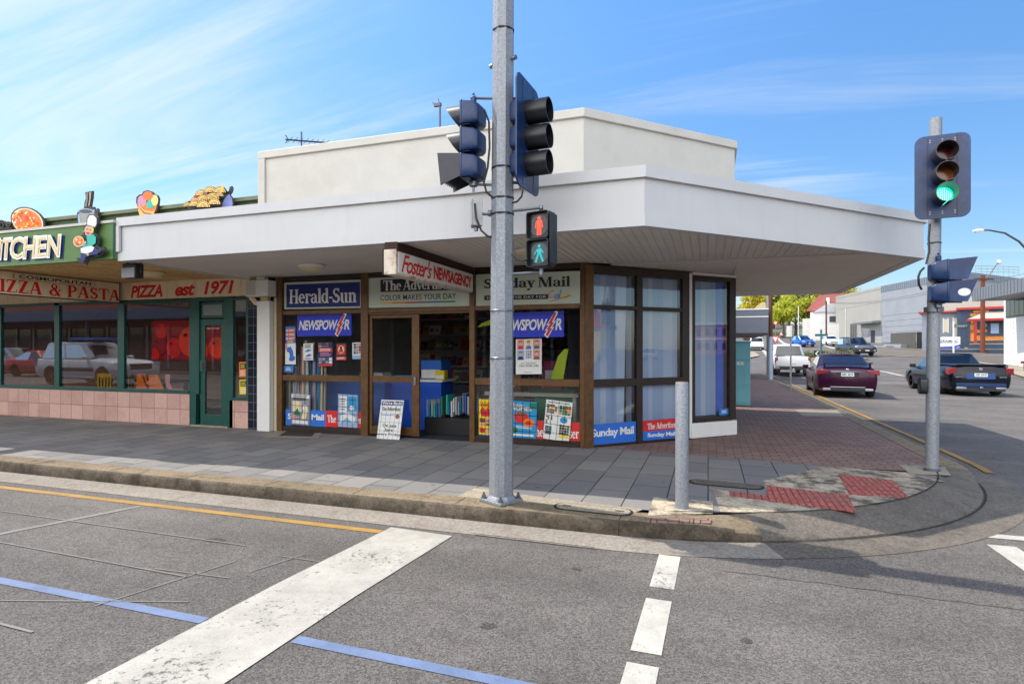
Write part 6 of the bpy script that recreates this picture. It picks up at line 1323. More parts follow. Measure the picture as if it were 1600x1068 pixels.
    def bx(nm, mm, a, par=t, mirror=True, bev=.015):
        for sy in ((1, -1) if mirror else (1,)):
            q = MB(mm); y0, y1 = sorted((a[2]*sy, a[3]*sy)); vv = q.wbox(a[0], a[1], y0, y1, a[4], a[5])
            if nm in ('tail_lamp', 'head_lamp'):
                for v_ in q.bm.verts:
                    if abs(v_.co.y) < (a[2]+a[3])/2 and v_.co.z < (a[4]+a[5])/2: v_.co.z += .42*(a[5]-a[4])
                    if nm == 'tail_lamp' and v_.co.x > (a[0]+a[1])/2: v_.co.z += .035 if v_.co.z < (a[4]+a[5])/2 else .0
            q.build(nm, parent=par, local=True, bevel=bev)
    zr_, zf_ = zt(-hl+.1), zt(hl-.1)
    for nm, mm, a, mir in S_.get('extra', []): bx(nm, mm, a, t, mir)
    # mirrors
    mx = x3-.42; 
    for sy in (1, -1):
        q = MB(S_.get('mirm', pm)); q.loft([[(mx+dx, sy*(W/2+.02+dy), belt+.03+dz) for dx, dz in ((-.05, -.07), (.06, -.05), (.06, .05), (-.05, .08))] for dy in (-.05, .06, .15)]); q.build('door_mirror', parent=t, local=True, bevel=.012)
    if plate:
        px_ = -hl-.012 if not S_.get('plate_x') else S_['plate_x']
        F = Fr((px_, 0, 0), (0, -1, 0), (-1, 0, 0)); z0 = S_.get('plate_z', .62); q = MB(m_plate); q.box(-.19, .19, -.01, .004, z0, z0+.12, None, F); q.text(plate, -.165, .165, z0+.03, z0+.095, .006, m_black, F, bold=.02); q.build('number_plate', parent=t, local=True, smooth=False)
    return t
def sedan(boot=1.0): return
p_purple = paint('purple_paint', C(62, 10, 50, .75)); p_black = M('black_paint', (.003, .0045, .011, 1), .22, .0, var=.02, spec=.3, coat=.12); p_white = paint('white_paint', C(225, 226, 226, .95), 0); p_blue = paint('blue_paint', C(40, 105, 205, .9), .3); p_grey = paint('dark_grey_paint', C(66, 68, 72), .5); p_red = paint('red_paint', C(190, 25, 30), .1); p_silver = paint('silver_paint', C(180, 184, 188), .6)
SEDAN = dict(L=4.9, W=1.88, H=1.46, gc=.19, wr=.335, axles=(1.52, -1.38), belt=.93, deck=[(-2.45, .99), (-2.3, 1.06), (-1.75, 1.08), (-1.3, 1.03), (.9, 1.0), (1.3, .96), (2.1, .84), (2.45, .66)], cab=(-2.02, -.98, .25, 1.32), tum=.70, plate_z=.74,
  extra=[('tail_lamp', m_tl, (-2.452, -2.05, .60, .925, .78, .955), True), ('spoiler', p_purple, (-2.42, -2.20, -.74, .74, 1.165, 1.20), False), ('spoiler_leg', p_purple, (-2.36, -2.25, .64, .70, 1.05, 1.17), True), ('lower_diffuser', m_trimb, (-2.462, -2.2, -.62, .62, .24, .36), False), ('bumper_strip', m_chrome, (-2.464, -2.4, -.52, .52, .37, .395), False), ('reflector', m_tl, (-2.44, -2.3, .56, .78, .40, .445), True), ('exhaust', m_chrome, (-2.475, -2.3, .50, .74, .26, .34), True), ('trim_bar', m_chrome, (-2.466, -2.42, -.50, .50, .885, .91), False), ('badge', m_chrome, (-2.467, -2.4, -.05, .05, .945, 1.0), False), ('shut_line', m_under, (-2.4535, -2.44, -.63, .63, .655, .664), False), ('shut_line', m_under, (-2.4535, -2.44, .622, .630, .664, .93), True), ('plate_recess', m_trimb, (-2.4545, -2.44, -.34, .34, .70, .88), False), ('sill', m_trimb, (-1.0, 1.15, .88, .915, .19, .27), True)])
t = car('sedan_car', 'dark purple sedan with a boot spoiler stopped beside the yellow kerb line, seen from behind', 'car', (4.38, 23.2, 0), 86, p_purple, SEDAN, plate='S881 BCA'); t.scale = (.955, .955, .955)
b = MB(m_trimb); b.tube([(-.9, 0, 1.44), (-1.02, 0, 1.62)], .008); b.build('aerial', parent=t, local=True)
UTE = dict(L=5.0, W=1.89, H=1.47, gc=.17, wr=.345, axles=(1.55, -1.42), belt=.94, deck=[(-2.5, 1.03), (-2.42, 1.075), (-.4, 1.05), (.9, 1.0), (1.3, .96), (2.1, .84), (2.5, .64)], cab=(-.65, -.12, .40, 1.38), tum=.71, doors=2, plate_z=.69,
  extra=[('tail_lamp', m_tl, (-2.502, -2.18, .70, .932, .74, .985), True), ('bed_cover', m_trimb, (-2.36, -.62, -.76, .76, 1.07, 1.10), False), ('tailgate_lip', p_black, (-2.52, -2.32, -.70, .70, 1.07, 1.115), False), ('plate_recess', flatmat('deep_blue_recess', (.02, .07, .22)), (-2.504, -2.4, -.42, .42, .60, .82), False), ('lower_bumper', paint('bumper_blue', (.02, .05, .14, 1)), (-2.515, -2.3, -.72, .72, .33, .47), False), ('exhaust', m_chrome, (-2.53, -2.3, .42, .72, .25, .33), True), ('badge', m_chrome, (-2.512, -2.4, -.055, .055, .90, .99), False), ('tow_bar', m_chrome, (-2.56, -2.3, -.05, .05, .28, .34), False), ('badge_bar', m_chrome, (-2.508, -2.4, .52, .74, .66, .69), True), ('shut_line', m_under, (-2.5035, -2.49, -.70, .70, .515, .524), False), ('shut_line', m_under, (-2.5035, -2.49, .692, .70, .524, 1.0), True), ('diffuser', m_trimb, (-2.5, -2.3, -.7, .7, .18, .33), False)])
tu = car('utility_car', 'low black two seat utility with a covered tray, turning behind the right hand pole', 'utility', (8.55, 25.45, 0), 90, p_black, UTE, plate='XB 2591', rim=m_rimd); tu.scale = (.96, .96, .96)
PICK = dict(L=5.2, W=1.87, H=1.80, gc=.33, wr=.38, axles=(1.62, -1.5), belt=1.12, deck=[(-2.6, 1.10), (-2.5, 1.13), (-.5, 1.13), (1.1, 1.12), (1.5, 1.08), (2.3, 1.02), (2.6, .86)], cab=(-.85, -.55, .75, 1.55), tum=.76, tap=.06, plate_z=.62, mirm=m_chrome,
  extra=[('tail_lamp', m_tl, (-2.606, -2.45, .76, .915, .78, 1.06), True), ('tray_rail', m_trimb, (-2.52, -.95, .72, .80, 1.135, 1.17), True), ('tonneau_cover', m_trimb, (-2.5, -.9, -.70, .70, 1.135, 1.155), False), ('rear_bumper', m_trimb, (-2.72, -2.45, -.70, .70, .40, .56), False), ('bumper_corner', m_chrome, (-2.7, -2.4, .66, .90, .44, .62), True), ('mud_flap', m_under, (-1.98, -1.95, .58, .86, .16, .6), True), ('tow_ball', m_chrome, (-2.8, -2.6, -.05, .05, .36, .44), False)])
car('pickup_truck', 'white pickup truck with a black tray cover at the roundabout entry, seen from behind', 'pickup', (4.5, 38.2, gz(38.2)), 90, p_white, PICK, plate='S402 CDF')
SUV = dict(L=4.35, W=1.82, H=1.63, gc=.2, wr=.34, axles=(1.32, -1.28), belt=1.0, deck=[(-2.17, .98), (-2.1, 1.04), (-1.9, 1.04), (.75, 1.02), (1.1, 1.0), (1.75, .93), (2.17, .74)], cab=(-2.08, -1.62, .15, 1.15), tum=.76,
  extra=[('head_lamp', m_hl, (1.75, 2.1, .62, .875, .70, .83), True), ('grille', m_trimb, (2.0, 2.182, -.48, .48, .50, .74), False), ('lower_grille', m_trimb, (2.0, 2.165, -.6, .6, .26, .40), False), ('wheel_arch_trim', m_trimb, (-.9, .95, .875, .905, .2, .3), True), ('badge', m_chrome, (2.1, 2.19, -.06, .06, .58, .70), False), ('number_plate', m_plate, (2.1, 2.186, -.19, .19, .40, .5), False), ('tail_lamp', m_tl, (-2.18, -1.95, .66, .88, .78, .93), True)])
p = gp(1254.5, 541.5); car('blue_suv', 'bright blue small SUV crossing the roundabout, facing right', 'car', p, -74, p_blue, SUV)
FOUR = dict(L=4.95, W=1.93, H=1.86, gc=.28, wr=.40, axles=(1.48, -1.36), belt=1.18, deck=[(-2.47, 1.1), (-2.4, 1.2), (-2.2, 1.2), (.85, 1.18), (1.1, 1.16), (2.0, 1.12), (2.47, .98)], cab=(-2.36, -2.12, .35, 1.12), tum=.80, tap=.06,
  extra=[('head_lamp', m_hl, (2.05, 2.44, .62, .93, .86, 1.0), True), ('grille', m_chrome, (2.2, 2.482, -.55, .55, .80, 1.0), False), ('bull_bar', m_trimb, (2.35, 2.62, -.86, .86, .42, .66), False), ('bonnet_scoop', m_trimb, (1.3, 1.9, -.3, .3, 1.13, 1.19), False), ('fog_lamp', m_hl, (2.5, 2.64, .6, .74, .52, .6), True), ('number_plate', m_plate, (2.55, 2.635, -.19, .19, .5, .6), False), ('side_step', m_trimb, (-.9, .95, .90, .99, .3, .36), True), ('roof_rail', m_trimb, (-1.9, .2, .62, .66, 1.86, 1.90), True)])
p = gp(1336, 556); car('four_wheel_drive', 'dark grey four wheel drive with a black bull bar coming off the roundabout', 'car', p, -79, p_grey, FOUR)
p = gp(1297, 540); car('white_hatchback', 'small white hatchback behind the dark four wheel drive', 'car', p, -84, p_white, dict(SUV, L=3.95, H=1.5, deck=[(-1.97, .95), (-1.9, 1.02), (.7, 1.0), (1.0, .97), (1.55, .9), (1.97, .70)], cab=(-1.88, -1.5, .1, 1.05), axles=(1.25, -1.15), extra=[('head_lamp', m_hl, (1.6, 1.92, .58, .86, .66, .8), True), ('grille', m_trimb, (1.8, 1.98, -.5, .5, .45, .6), False), ('number_plate', m_plate, (1.9, 1.985, -.19, .19, .34, .43), False)]))
p = gp(1181.5, 546.5); car('white_wagon', 'white car driving away between the grey shop box and the light pole', 'car', p, 88, p_white, dict(SUV, extra=[('tail_lamp', m_tl, (-2.18, -1.95, .64, .88, .78, .93), True), ('rear_bumper', m_trimb, (-2.185, -2.0, -.7, .7, .25, .42), False), ('number_plate', m_plate, (-2.185, -2.1, -.19, .19, .62, .72), False)]))
p = gp(1169, 531); car('red_car', 'red and white car far along the side street above the teal cabinet', 'car', p, 92, p_red, dict(SUV, roofm=p_white, extra=[('tail_lamp', m_tl, (-2.18, -1.95, .64, .88, .78, .93), True), ('number_plate', m_plate, (-2.185, -2.1, -.19, .19, .62, .72), False)]))
p = gp(1692, 594); car('dark_hatchback', 'dark blue car cut off by the right edge beside the white block wall', 'car', p, 5, paint('navy_paint', C(22, 24, 60)), dict(SUV, L=4.2, H=1.5, deck=SUV['deck'][:2]+[(-1.8, 1.02)]+SUV['deck'][3:], extra=[('tail_lamp', m_tl, (-2.18, -1.95, .64, .88, .78, .93), True), ('number_plate', m_plate, (-2.185, -2.1, -.19, .19, .62, .72), False)]))
m_bglass = M('building_glass', (.02, .026, .032), .06, spec=.7, var=.05)
# ---------------------------------------------------------------- across the side street
def leaf_mat(name, col, col2):
    m = bpy.data.materials.new(name); m.use_nodes = True; nt = m.node_tree; L = nt.links; p = nt.nodes['Principled BSDF']; p.inputs['Roughness'].default_value = .6
    oi = nn(nt, 'ShaderNodeNewGeometry'); mx = nn(nt, 'ShaderNodeMix', data_type='RGBA'); mx.inputs[6].default_value = col; mx.inputs[7].default_value = col2; L.new(oi.outputs['Random Per Island'], mx.inputs[0]); L.new(mx.outputs[2], p.inputs['Base Color'])
    tr = nn(nt, 'ShaderNodeBsdfTranslucent'); L.new(mx.outputs[2], tr.inputs[0]); ms = nn(nt, 'ShaderNodeMixShader'); ms.inputs[0].default_value = .45; out = nt.nodes['Material Output']
    L.new(p.outputs[0], ms.inputs[1]); L.new(tr.outputs[0], ms.inputs[2]); L.new(ms.outputs[0], out.inputs[0]); return m
m_lime_leaf = leaf_mat('leaf_lime', (.30, .36, .025, 1), (.55, .56, .05, 1)); m_yel_leaf = leaf_mat('leaf_gold', (.38, .34, .02, 1), (.62, .52, .035, 1)); m_dk_leaf = leaf_mat('leaf_dark', (.03, .06, .015, 1), (.10, .15, .03, 1)); m_hedge = leaf_mat('leaf_hedge', (.09, .12, .03, 1), (.2, .22, .07, 1)); m_bark = M('bark', (.06, .045, .03), .9, var=.3, scale=8)
def foliage(mb, blobs, n, size, rnd):
    tot = sum(b[3]*b[4]*b[5] for b in blobs)
    for cx, cy, cz, rx, ry, rz in blobs:
        clumps = []
        for _ in range(16):
            v = Vector((rnd.gauss(0, 1), rnd.gauss(0, 1), rnd.gauss(0, 1))).normalized()*rnd.uniform(.45, 1.0); clumps.append(v)
        for _ in range(int(n*rx*ry*rz/tot)):
            c = rnd.choice(clumps); v = c+Vector((rnd.gauss(0, .2), rnd.gauss(0, .2), rnd.gauss(0, .2)))
            p = Vector((cx+v.x*rx, cy+v.y*ry, cz+v.z*rz)); s = size*rnd.uniform(.6, 1.4); a = Vector((rnd.gauss(0, 1), rnd.gauss(0, 1), rnd.gauss(0, 1))).normalized(); b = a.orthogonal().normalized(); a *= s; b *= s*.6
            mb.face([p-a, p-b*.8, p+a, p+b])
def tree(label, base, blobs, trunk_h, tr, mat, n=2600, size=.28, seed=1, group=None):
    rnd = random.Random(seed); x, y, z = base; t = thing('tree', label, 'tree', base, group)
    f = MB(mat); foliage(f, [(x+a, y+b, z+c, d, e, g) for a, b, c, d, e, g in blobs], n, size, rnd); f.build('crown', parent=t, smooth=False)
    k = MB(m_bark); k.tube([(x, y, z-.3), (x+.1, y, z+trunk_h*.5), (x, y, z+trunk_h)], [tr*1.2, tr, tr*.8], None, 9)
    for a, b, c, d, e, g in blobs: k.tube([(x, y, z+trunk_h*.85), (x+a*.5, y+b*.5, z+trunk_h*.6+c*.35), (x+a*.85, y+b*.85, z+c)], [tr*.6, tr*.4, tr*.15], None, 6)
    k.build('trunk', parent=t)
def gpt(u, d):                                     # ground point at a depth
    p = at(u, 544, d); return Vector((p.x, p.y, gz(p.y)))
def zpx(v, d): return EYE+(544-v)/900*d
p = gpt(1243, 128); tree('full lime green street tree with a forked trunk behind the blue car', p, [(-3, 0, 5.6, 2.8, 2.8, 2.4), (0, 0, 7.2, 3, 3, 2.4), (3, .5, 6.2, 2.8, 2.8, 2.6), (1, -1, 4.6, 3.4, 2.6, 1.5)], 3.6, .28, m_lime_leaf, 4200, .30, 2)
p = gpt(1224, 126); tree('smaller lime green tree with a thin dark trunk left of the full street tree', p, [(-.5, 0, 5.0, 2.4, 2.4, 2.0), (.8, 0, 6.6, 2.2, 2.2, 1.8)], 3.4, .2, m_lime_leaf, 2200, .28, 3)
p = gpt(1180, 150); tree('golden green tree above the grey shop box', p, [(-1.5, 0, 8.0, 3.0, 3, 3), (2.0, 0, 8.8, 3, 3, 3.6), (0, 0, 5.5, 3.6, 3, 2)], 4, .3, m_yel_leaf, 3000, .34, 4)
p = gpt(1299, 172); tree('bright golden tree crown above the red roof', p, [(-2.5, 0, 11.0, 4, 3.5, 2.6), (2.5, 0, 11.5, 4, 3.5, 2.8), (0, 0, 8, 4, 3, 2)], 6, .35, m_yel_leaf, 3000, .36, 5)
for i, (u, d, h, lb) in enumerate(((1209, 170, 12, 'tall dark green tree behind the brown utility pole'), (1233, 180, 13, 'dark green tree behind the left side of the full lime tree'), (1262, 178, 12.5, 'dark green tree behind the right side of the full lime tree'), (1160, 190, 7.0, 'low dark bushy tree at the far left of the gap under the canopy'), (1282, 190, 13, 'dark green tree left of the bright golden crown'))):
    p = gpt(u, d); tree(lb, p, [(-2, 0, h*.55, 4.2, 4, h*.28), (2, 0, h*.7, 4, 4, h*.25), (0, -1, h*.35, 4.5, 3.5, h*.22)], h*.4, .35, m_dk_leaf, 1700, .45, 20+i)
def face_cam(u, d, w_frac=0):
    """a vertical plane turned to the camera at that depth, x measured from its centre"""
    p = gpt(u, d); n = -Vector((p.x, p.y, 0)).normalized(); return Fr(p, (-n.y, n.x, 0), n), p
def shop_beyond():
    t = thing('neighbour_shop', 'plain grey shop awning end beyond the teal cabinet on the side street', 'shop', (1, 30, 0))
    m_gb = M('grey_blue_panel', C(98, 106, 122, .8), .5, var=.06); b = MB(m_gb); y = 28.5
    b.wbox(.9, 2.58, y, 36, 2.3, 3.02, m_gb); b.wbox(.9, 2.58, y, 36, 3.07, 3.36, m_gb); b.build('awning_panel', parent=t, smooth=False)
    b = MB(m_trim); b.wbox(.9, 2.60, y-.03, 36, 3.022, 3.068); b.wbox(.9, 2.60, y-.03, 36, 3.362, 3.42); b.build('awning_trim', parent=t); b = MB(m_black); b.wbox(.9, 2.56, y+.05, 36, 2.2, 2.29); b.build('awning_underside', parent=t)
    b = MB(m_int); b.wbox(-3, .3, 16, 38, FP, 4.2); b.build('wall', parent=t)
shop_beyond()
def cabinet():
    p = G(1162, 635, FP); t = thing('utility_cabinet', 'tall teal utility cabinet on the brick paving beside the corner post', 'cabinet', (p.x, p.y, FP)); F = Fr((p.x, p.y, FP), (1, 0, 0), (0, -1, 0)); m_tc = M('teal_paint', C(112, 182, 194, .95), .45, var=.06, dirt=C(60, 100, 105), dirt_amt=.3)
    x1 = F.uv(1172.5, 600)[0]; b = MB(m_tc); b.box(x1-.75, x1, -.5, 0, .03, 1.62, None, F); b.box(x1-.77, x1+.02, -.52, .02, 1.62, 1.66, None, F); b.build('cabinet_body', parent=t, bevel=.01)
    b = MB(m_tc); b.box(x1-.74, x1-.01, .002, .02, .10, 1.17, None, F); b.build('door', parent=t, bevel=.005); b = MB(m_tc); b.box(x1-.74, x1-.01, .002, .02, 1.185, 1.60, None, F); b.build('door', parent=t, bevel=.005)
    b = MB(m_paper); b.box(x1-.32, x1-.16, .021, .026, 1.05, 1.13, m_paper, F); b.box(x1-.26, x1-.22, .0265, .028, 1.08, 1.10, m_dgrey, F); b.build('label_plate', parent=t); b = MB(m_dgrey); b.box(x1-.78, x1+.04, -.53, .04, 0, .03, m_dgrey, F); b.build('plinth', parent=t)
cabinet()
m_wood = M('pole_timber', C(92, 58, 44, .8), .85, var=.25, scale=6); m_sleeve = M('pole_sleeve', C(165, 180, 200, .85), .5, .2, var=.1)
def pole(name, label, cat, u, vb, vt, w, m, d=None, extra=None, z0=None):
    if d is None: p = G(u, vb, FP); 
    else: p = gpt(u, d)
    d = p.dot(Vector((-s_, c_, 0))) if d is None else d
    t = thing(name, label, cat, p); b = MB(m); b.tube([(p.x, p.y, p.z-.1), (p.x, p.y, zpx(vt, d))], [w/2, w/2*.9], None, 10); b.build('pole', parent=t)
    if extra: extra(t, p, d)
    return t
def sv(t, p, d):
    b = MB(m_sleeve); b.tube([(p.x, p.y, FP), (p.x, p.y, 2.15)], .105, None, 12); b.build('sleeve', parent=t); b = MB(m_wood); 
    for z in (7.2, 7.7): b.wbox(p.x-1.0, p.x+1.0, p.y-.05, p.y+.05, z, z+.1)
    b.build('cross_arm', parent=t)
pole('utility_pole', 'dark timber utility pole in a pale steel sleeve beside the footpath', 'utility pole', 1204, 593, 330, .19, m_wood, None, sv)
def lamp_h(t, p, d):
    b = MB(m_trim); b.tube([(p.x, p.y, 4.3), (p.x-.05, p.y-.1, 4.38), (p.x-.12, p.y-.4, 4.36)], .05); b.build('lamp_head', parent=t)
pole('light_pole', 'slim pale grey steel pole left of the sleeved timber pole', 'pole', 1199.7, 592, 420, .12, m_pole, None, lamp_h)
def blank(t, p, d):
    F = Fr((p.x, p.y, 0), (c_, s_, 0), (s_, -c_, 0)); b = MB(m_trim); z0, z1 = zpx(526, d), zpx(509, d); b.box(-.09, -.005, -.12, .10, z0, z1, m_trim, F); b.box(.01, .08, -.10, .02, z0+.02, z1-.02, m_grey, F); b.build('sign_plate', parent=t, bevel=.004)
pole('sign_post', 'thin steel sign post with an edge on blank plate at the kerb', 'sign post', 1235.5, 611, 508, .06, m_pole, None, blank)
def yield_(front):
    def f(t, p, d):
        F = Fr((p.x, p.y, 0), (c_, s_, 0), (s_, -c_, 0)); a, b_, c = front[:3]; z1, z0 = zpx(b_, d), zpx(c, d); w = a/900*d/2; b = MB(m_grey); b.prism([(0, z0), (w, z1), (-w, z1)], .04, .055, m_redp if len(front) == 3 else m_grey, F)
        if len(front) == 3: h = z1-z0; b.flat([(0, z0+h*.26), (w*.62, z1-h*.13), (-w*.62, z1-h*.13)], .058, m_paper, F)
        b.build('sign_plate', parent=t, smooth=False)
    return f
pole('give_way_sign', 'near red and white give way triangle right of the pale pole sleeve', 'road sign', 1211, 0, 526, .07, m_pole, 44, yield_((14, 524.5, 538)))
pole('give_way_sign', 'small far give way triangle in front of the lime green trees', 'road sign', 1211.5, 0, 503, .07, m_pole, 110, yield_((10, 502, 509)))
pole('give_way_sign', 'grey back of a give way triangle behind the dark four wheel drive', 'road sign', 1352, 0, 514, .08, m_pole, 60, yield_((13, 513, 528, 1)))
def chev(t, p, d):
    F = Fr((p.x, p.y, 0), (c_, s_, 0), (s_, -c_, 0)); z0, z1 = zpx(556.5, d), zpx(547.5, d); w = 4.2/900*d; b = MB(m_black); b.box(-w, w, -.02, .04, z0, z1, m_black, F); h = z1-z0
    b.flat([(-w*.7, z0+h*.5), (w*.25, z0+h*.92), (w*.75, z0+h*.92), (-w*.15, z0+h*.5), (w*.75, z0+h*.08), (w*.25, z0+h*.08)], .043, m_paper, F); b.build('sign_plate', parent=t, smooth=False)
pole('chevron_sign', 'black board with a white left pointing chevron on the roundabout', 'road sign', 1276, 0, 549, .07, m_pole, 48, chev)
def street(t, p, d):
    F = Fr((p.x, p.y, 0), (c_, s_, 0), (s_, -c_, 0)); b = MB(M('sign_teal', C(30, 95, 100), .5)); b.box(-.55, .55, .03, .06, zpx(525, d), zpx(521.5, d), None, F); b.build('name_blade', parent=t); b = MB(MATS['sign_teal']); b.lathe([(.09, 0), (.1, .1), (.02, .3)], (p.x, p.y, zpx(519, d)), n=10); b.build('finial', parent=t)
pole('street_name_post', 'teal street name post standing in the roundabout hedge', 'street sign', 1283, 0, 518, .14, M('post_teal', C(30, 88, 95), .5), 50, street)
pole('utility_pole', 'dark timber power pole in front of the white house with the red roof', 'utility pole', 1291, 0, 470, .30, m_wood, 108)
pole('light_pole', 'thin pale pole in front of the full lime green street tree', 'pole', 1247.5, 0, 478, .16, m_trim, 118)
def arm(t, p, d):
    z = zpx(432, d); q = at(1560, 409, d); b = MB(m_dgrey); b.tube([(p.x, p.y, z-.8), (q.x, q.y, q.z)], .05); b.build('lamp_arm', parent=t); b = MB(m_trim); b.lathe([(.03, 0), (.22, .05), (.25, .2), (.12, .35)], q-Vector((.1, 0, .1)), (.8, 0, .4), n=12); b.build('lamp_head', parent=t)
    b = MB(m_wood); F = Fr((p.x, p.y, 0), (c_, s_, 0), (s_, -c_, 0)); b.box(-1.0, 1.0, .1, .2, z-.35, z-.2, None, F); b.build('cross_arm', parent=t)
pole('utility_pole', 'reddish brown timber pole with a street lamp arm beside the dark brick house', 'utility pole', 1535.5, 0, 430, .42, M('red_timber', C(120, 62, 42, .8), .85, var=.2), 60, arm)
def wires():
    a, b = at(1535, 433, 60), at(1291, 472, 108); c = at(1204, 410, 27); m_w = flatmat('wire_black', (.02, .02, .02))
    for i, (p0, p1, lb) in enumerate(((a, b, 'thin black power line strung between the red brown pole and the far dark pole'), (a+Vector((.6, .2, -.1)), b+Vector((.6, 0, -.2)), 'second black power line just below the upper one'), (a, at(1700, 380, 52), 'thin black power line leaving the red brown pole to the right'))):
        w = MB(m_w); w.tube([p0*(1-t_/12)+p1*(t_/12)-Vector((0, 0, 1.0*4*(t_/12)*(1-t_/12))) for t_ in range(13)], .022, None, 5); w.build('power_line', label=lb, cat='power line')
wires()
def curved_lamp():
    d = 26; p = gpt(1636, d); t = thing('street_lamp', 'tall curved arm street lamp reaching in from the right edge', 'street lamp', p)
    b = MB(m_dgrey); b.tube([(p.x, p.y, p.z), at(1632, 480, d), at(1624, 420, d), at(1610, 396, d), at(1592, 377, d), at(1570, 364, d), at(1545, 359.5, d), at(1536, 359.5, d)], [.09, .08, .06, .05, .045, .04, .035, .035], None, 8); b.build('pole', parent=t)
    b = MB(m_trim); q = at(1537, 359.5, d); r = at(1521, 360.5, d); ax = r-q; b.loft([[q+ax*f+Vector((0, 0, z))+Vector((s_, -c_, 0))*y for y, z in ((-w, 0), (-w*.7, w*.7), (w*.7, w*.7), (w, 0), (w*.6, -w*.8), (-w*.6, -w*.8))] for f, w in ((0, .04), (.25, .09), (.7, .10), (1, .05))]); b.build('lamp_head', parent=t)
curved_lamp()
def street_sign_right():
    d = 52; p = gpt(1490, d)
    def bl(t, p, d):
        F = Fr((p.x, p.y, 0), (c_, s_, 0), (s_, -c_, 0)); x1 = 22/900*d; b = MB(m_black); b.box(.02, x1, .03, .06, zpx(511.5, d), zpx(506.5, d), flatmat('sign_green', C(16, 50, 40)), F); b.text('SHARON ST' if False else 'ALEXANDER ST', .1, x1-.08, zpx(510.6, d), zpx(507.5, d), .063, m_paper, F); b.build('name_blade', parent=t, smooth=False)
    pole('street_name_post', 'white post with a dark green street name blade in front of the grey house', 'street sign', 1490, 0, 502, .14, m_trim, d, bl)
street_sign_right()
def person():
    p = gp(1221, 531.5); d = p.dot(Vector((-s_, c_, 0))); h = 1.72; t = MB(flatmat('pink_shirt', C(230, 190, 190, .9)))
    me = bpy.data.meshes.new('person'); o = bpy.data.objects.new('person', me); COL.objects.link(o)
    pts = [(0, 0, .94, .13), (0, 0, 1.18, .14), (0, 0, 1.40, .15), (0, 0, 1.52, .06), (0, 0, 1.62, .10), (0, 0, 1.70, .07), (-.10, 0, .88, .10), (-.13, .05, .48, .07), (-.14, .1, .08, .05), (-.14, -.05, .03, .045), (.10, 0, .88, .10), (.12, -.05, .48, .07), (.13, -.02, .08, .05), (.13, -.17, .03, .045), (-.20, 0, 1.40, .06), (-.27, .02, 1.12, .048), (-.26, -.08, .88, .04), (.20, 0, 1.40, .06), (.27, -.02, 1.12, .048), (.25, -.12, .9, .04)]
    ed = [(0, 1), (1, 2), (2, 3), (3, 4), (4, 5), (0, 6), (6, 7), (7, 8), (8, 9), (0, 10), (10, 11), (11, 12), (12, 13), (2, 14), (14, 15), (15, 16), (2, 17), (17, 18), (18, 19)]
    me.from_pydata([q[:3] for q in pts], ed, []); md = o.modifiers.new('skin', 'SKIN'); me.skin_vertices or None
    if not me.skin_vertices: 
        bm = bmesh.new(); bm.from_mesh(me); bm.verts.layers.skin.verify(); bm.to_mesh(me); bm.free()
    for i, q in enumerate(pts): me.skin_vertices[0].data[i].radius = (q[3], q[3])
    me.skin_vertices[0].data[0].use_root = True; o.modifiers.new('sub', 'SUBSURF').render_levels = 1
    bpy.context.view_layer.update(); new = bpy.data.meshes.new_from_object(o.evaluated_get(bpy.context.evaluated_depsgraph_get())); o.modifiers.clear(); o.data = new
    for m in (m_skin, MATS['pink_shirt'], flatmat('dark_trousers', C(36, 36, 44)), m_brnp): new.materials.append(m)
    for f in new.polygons: z = f.center.z; f.material_index = 2 if z < .95 else (1 if z < 1.5 and abs(f.center.x) < .32 and not (z < 1.12 and abs(f.center.x) > .19) else (3 if z > 1.66 else 0)); f.use_smooth = True
    o.location = p; o.rotation_euler = (0, 0, R(YAW)); tag(o, 'person in a pale pink top and dark trousers crossing the far road', 'person')
person()
def hedge():
    c = gpt(1287, 52); r = 2.6; b = MB(m_concl); isl = 3.0
    b.slab([(c.x+isl*1.15*math.cos(2*math.pi*i/28), c.y+isl*math.sin(2*math.pi*i/28)) for i in range(28)], c.z-.5, c.z+.18); b.build('roundabout_kerb', kind='structure')
    rnd = random.Random(9); f = MB(m_hedge); foliage(f, [(c.x+(i-3)*.62, c.y-.2+.3*math.sin(i), c.z+.45, .7, 1.2, .38) for i in range(7)], 2600, .09, rnd); f.build('hedge', label='low clipped hedge planted on the roundabout', cat='hedge', smooth=False)
hedge()
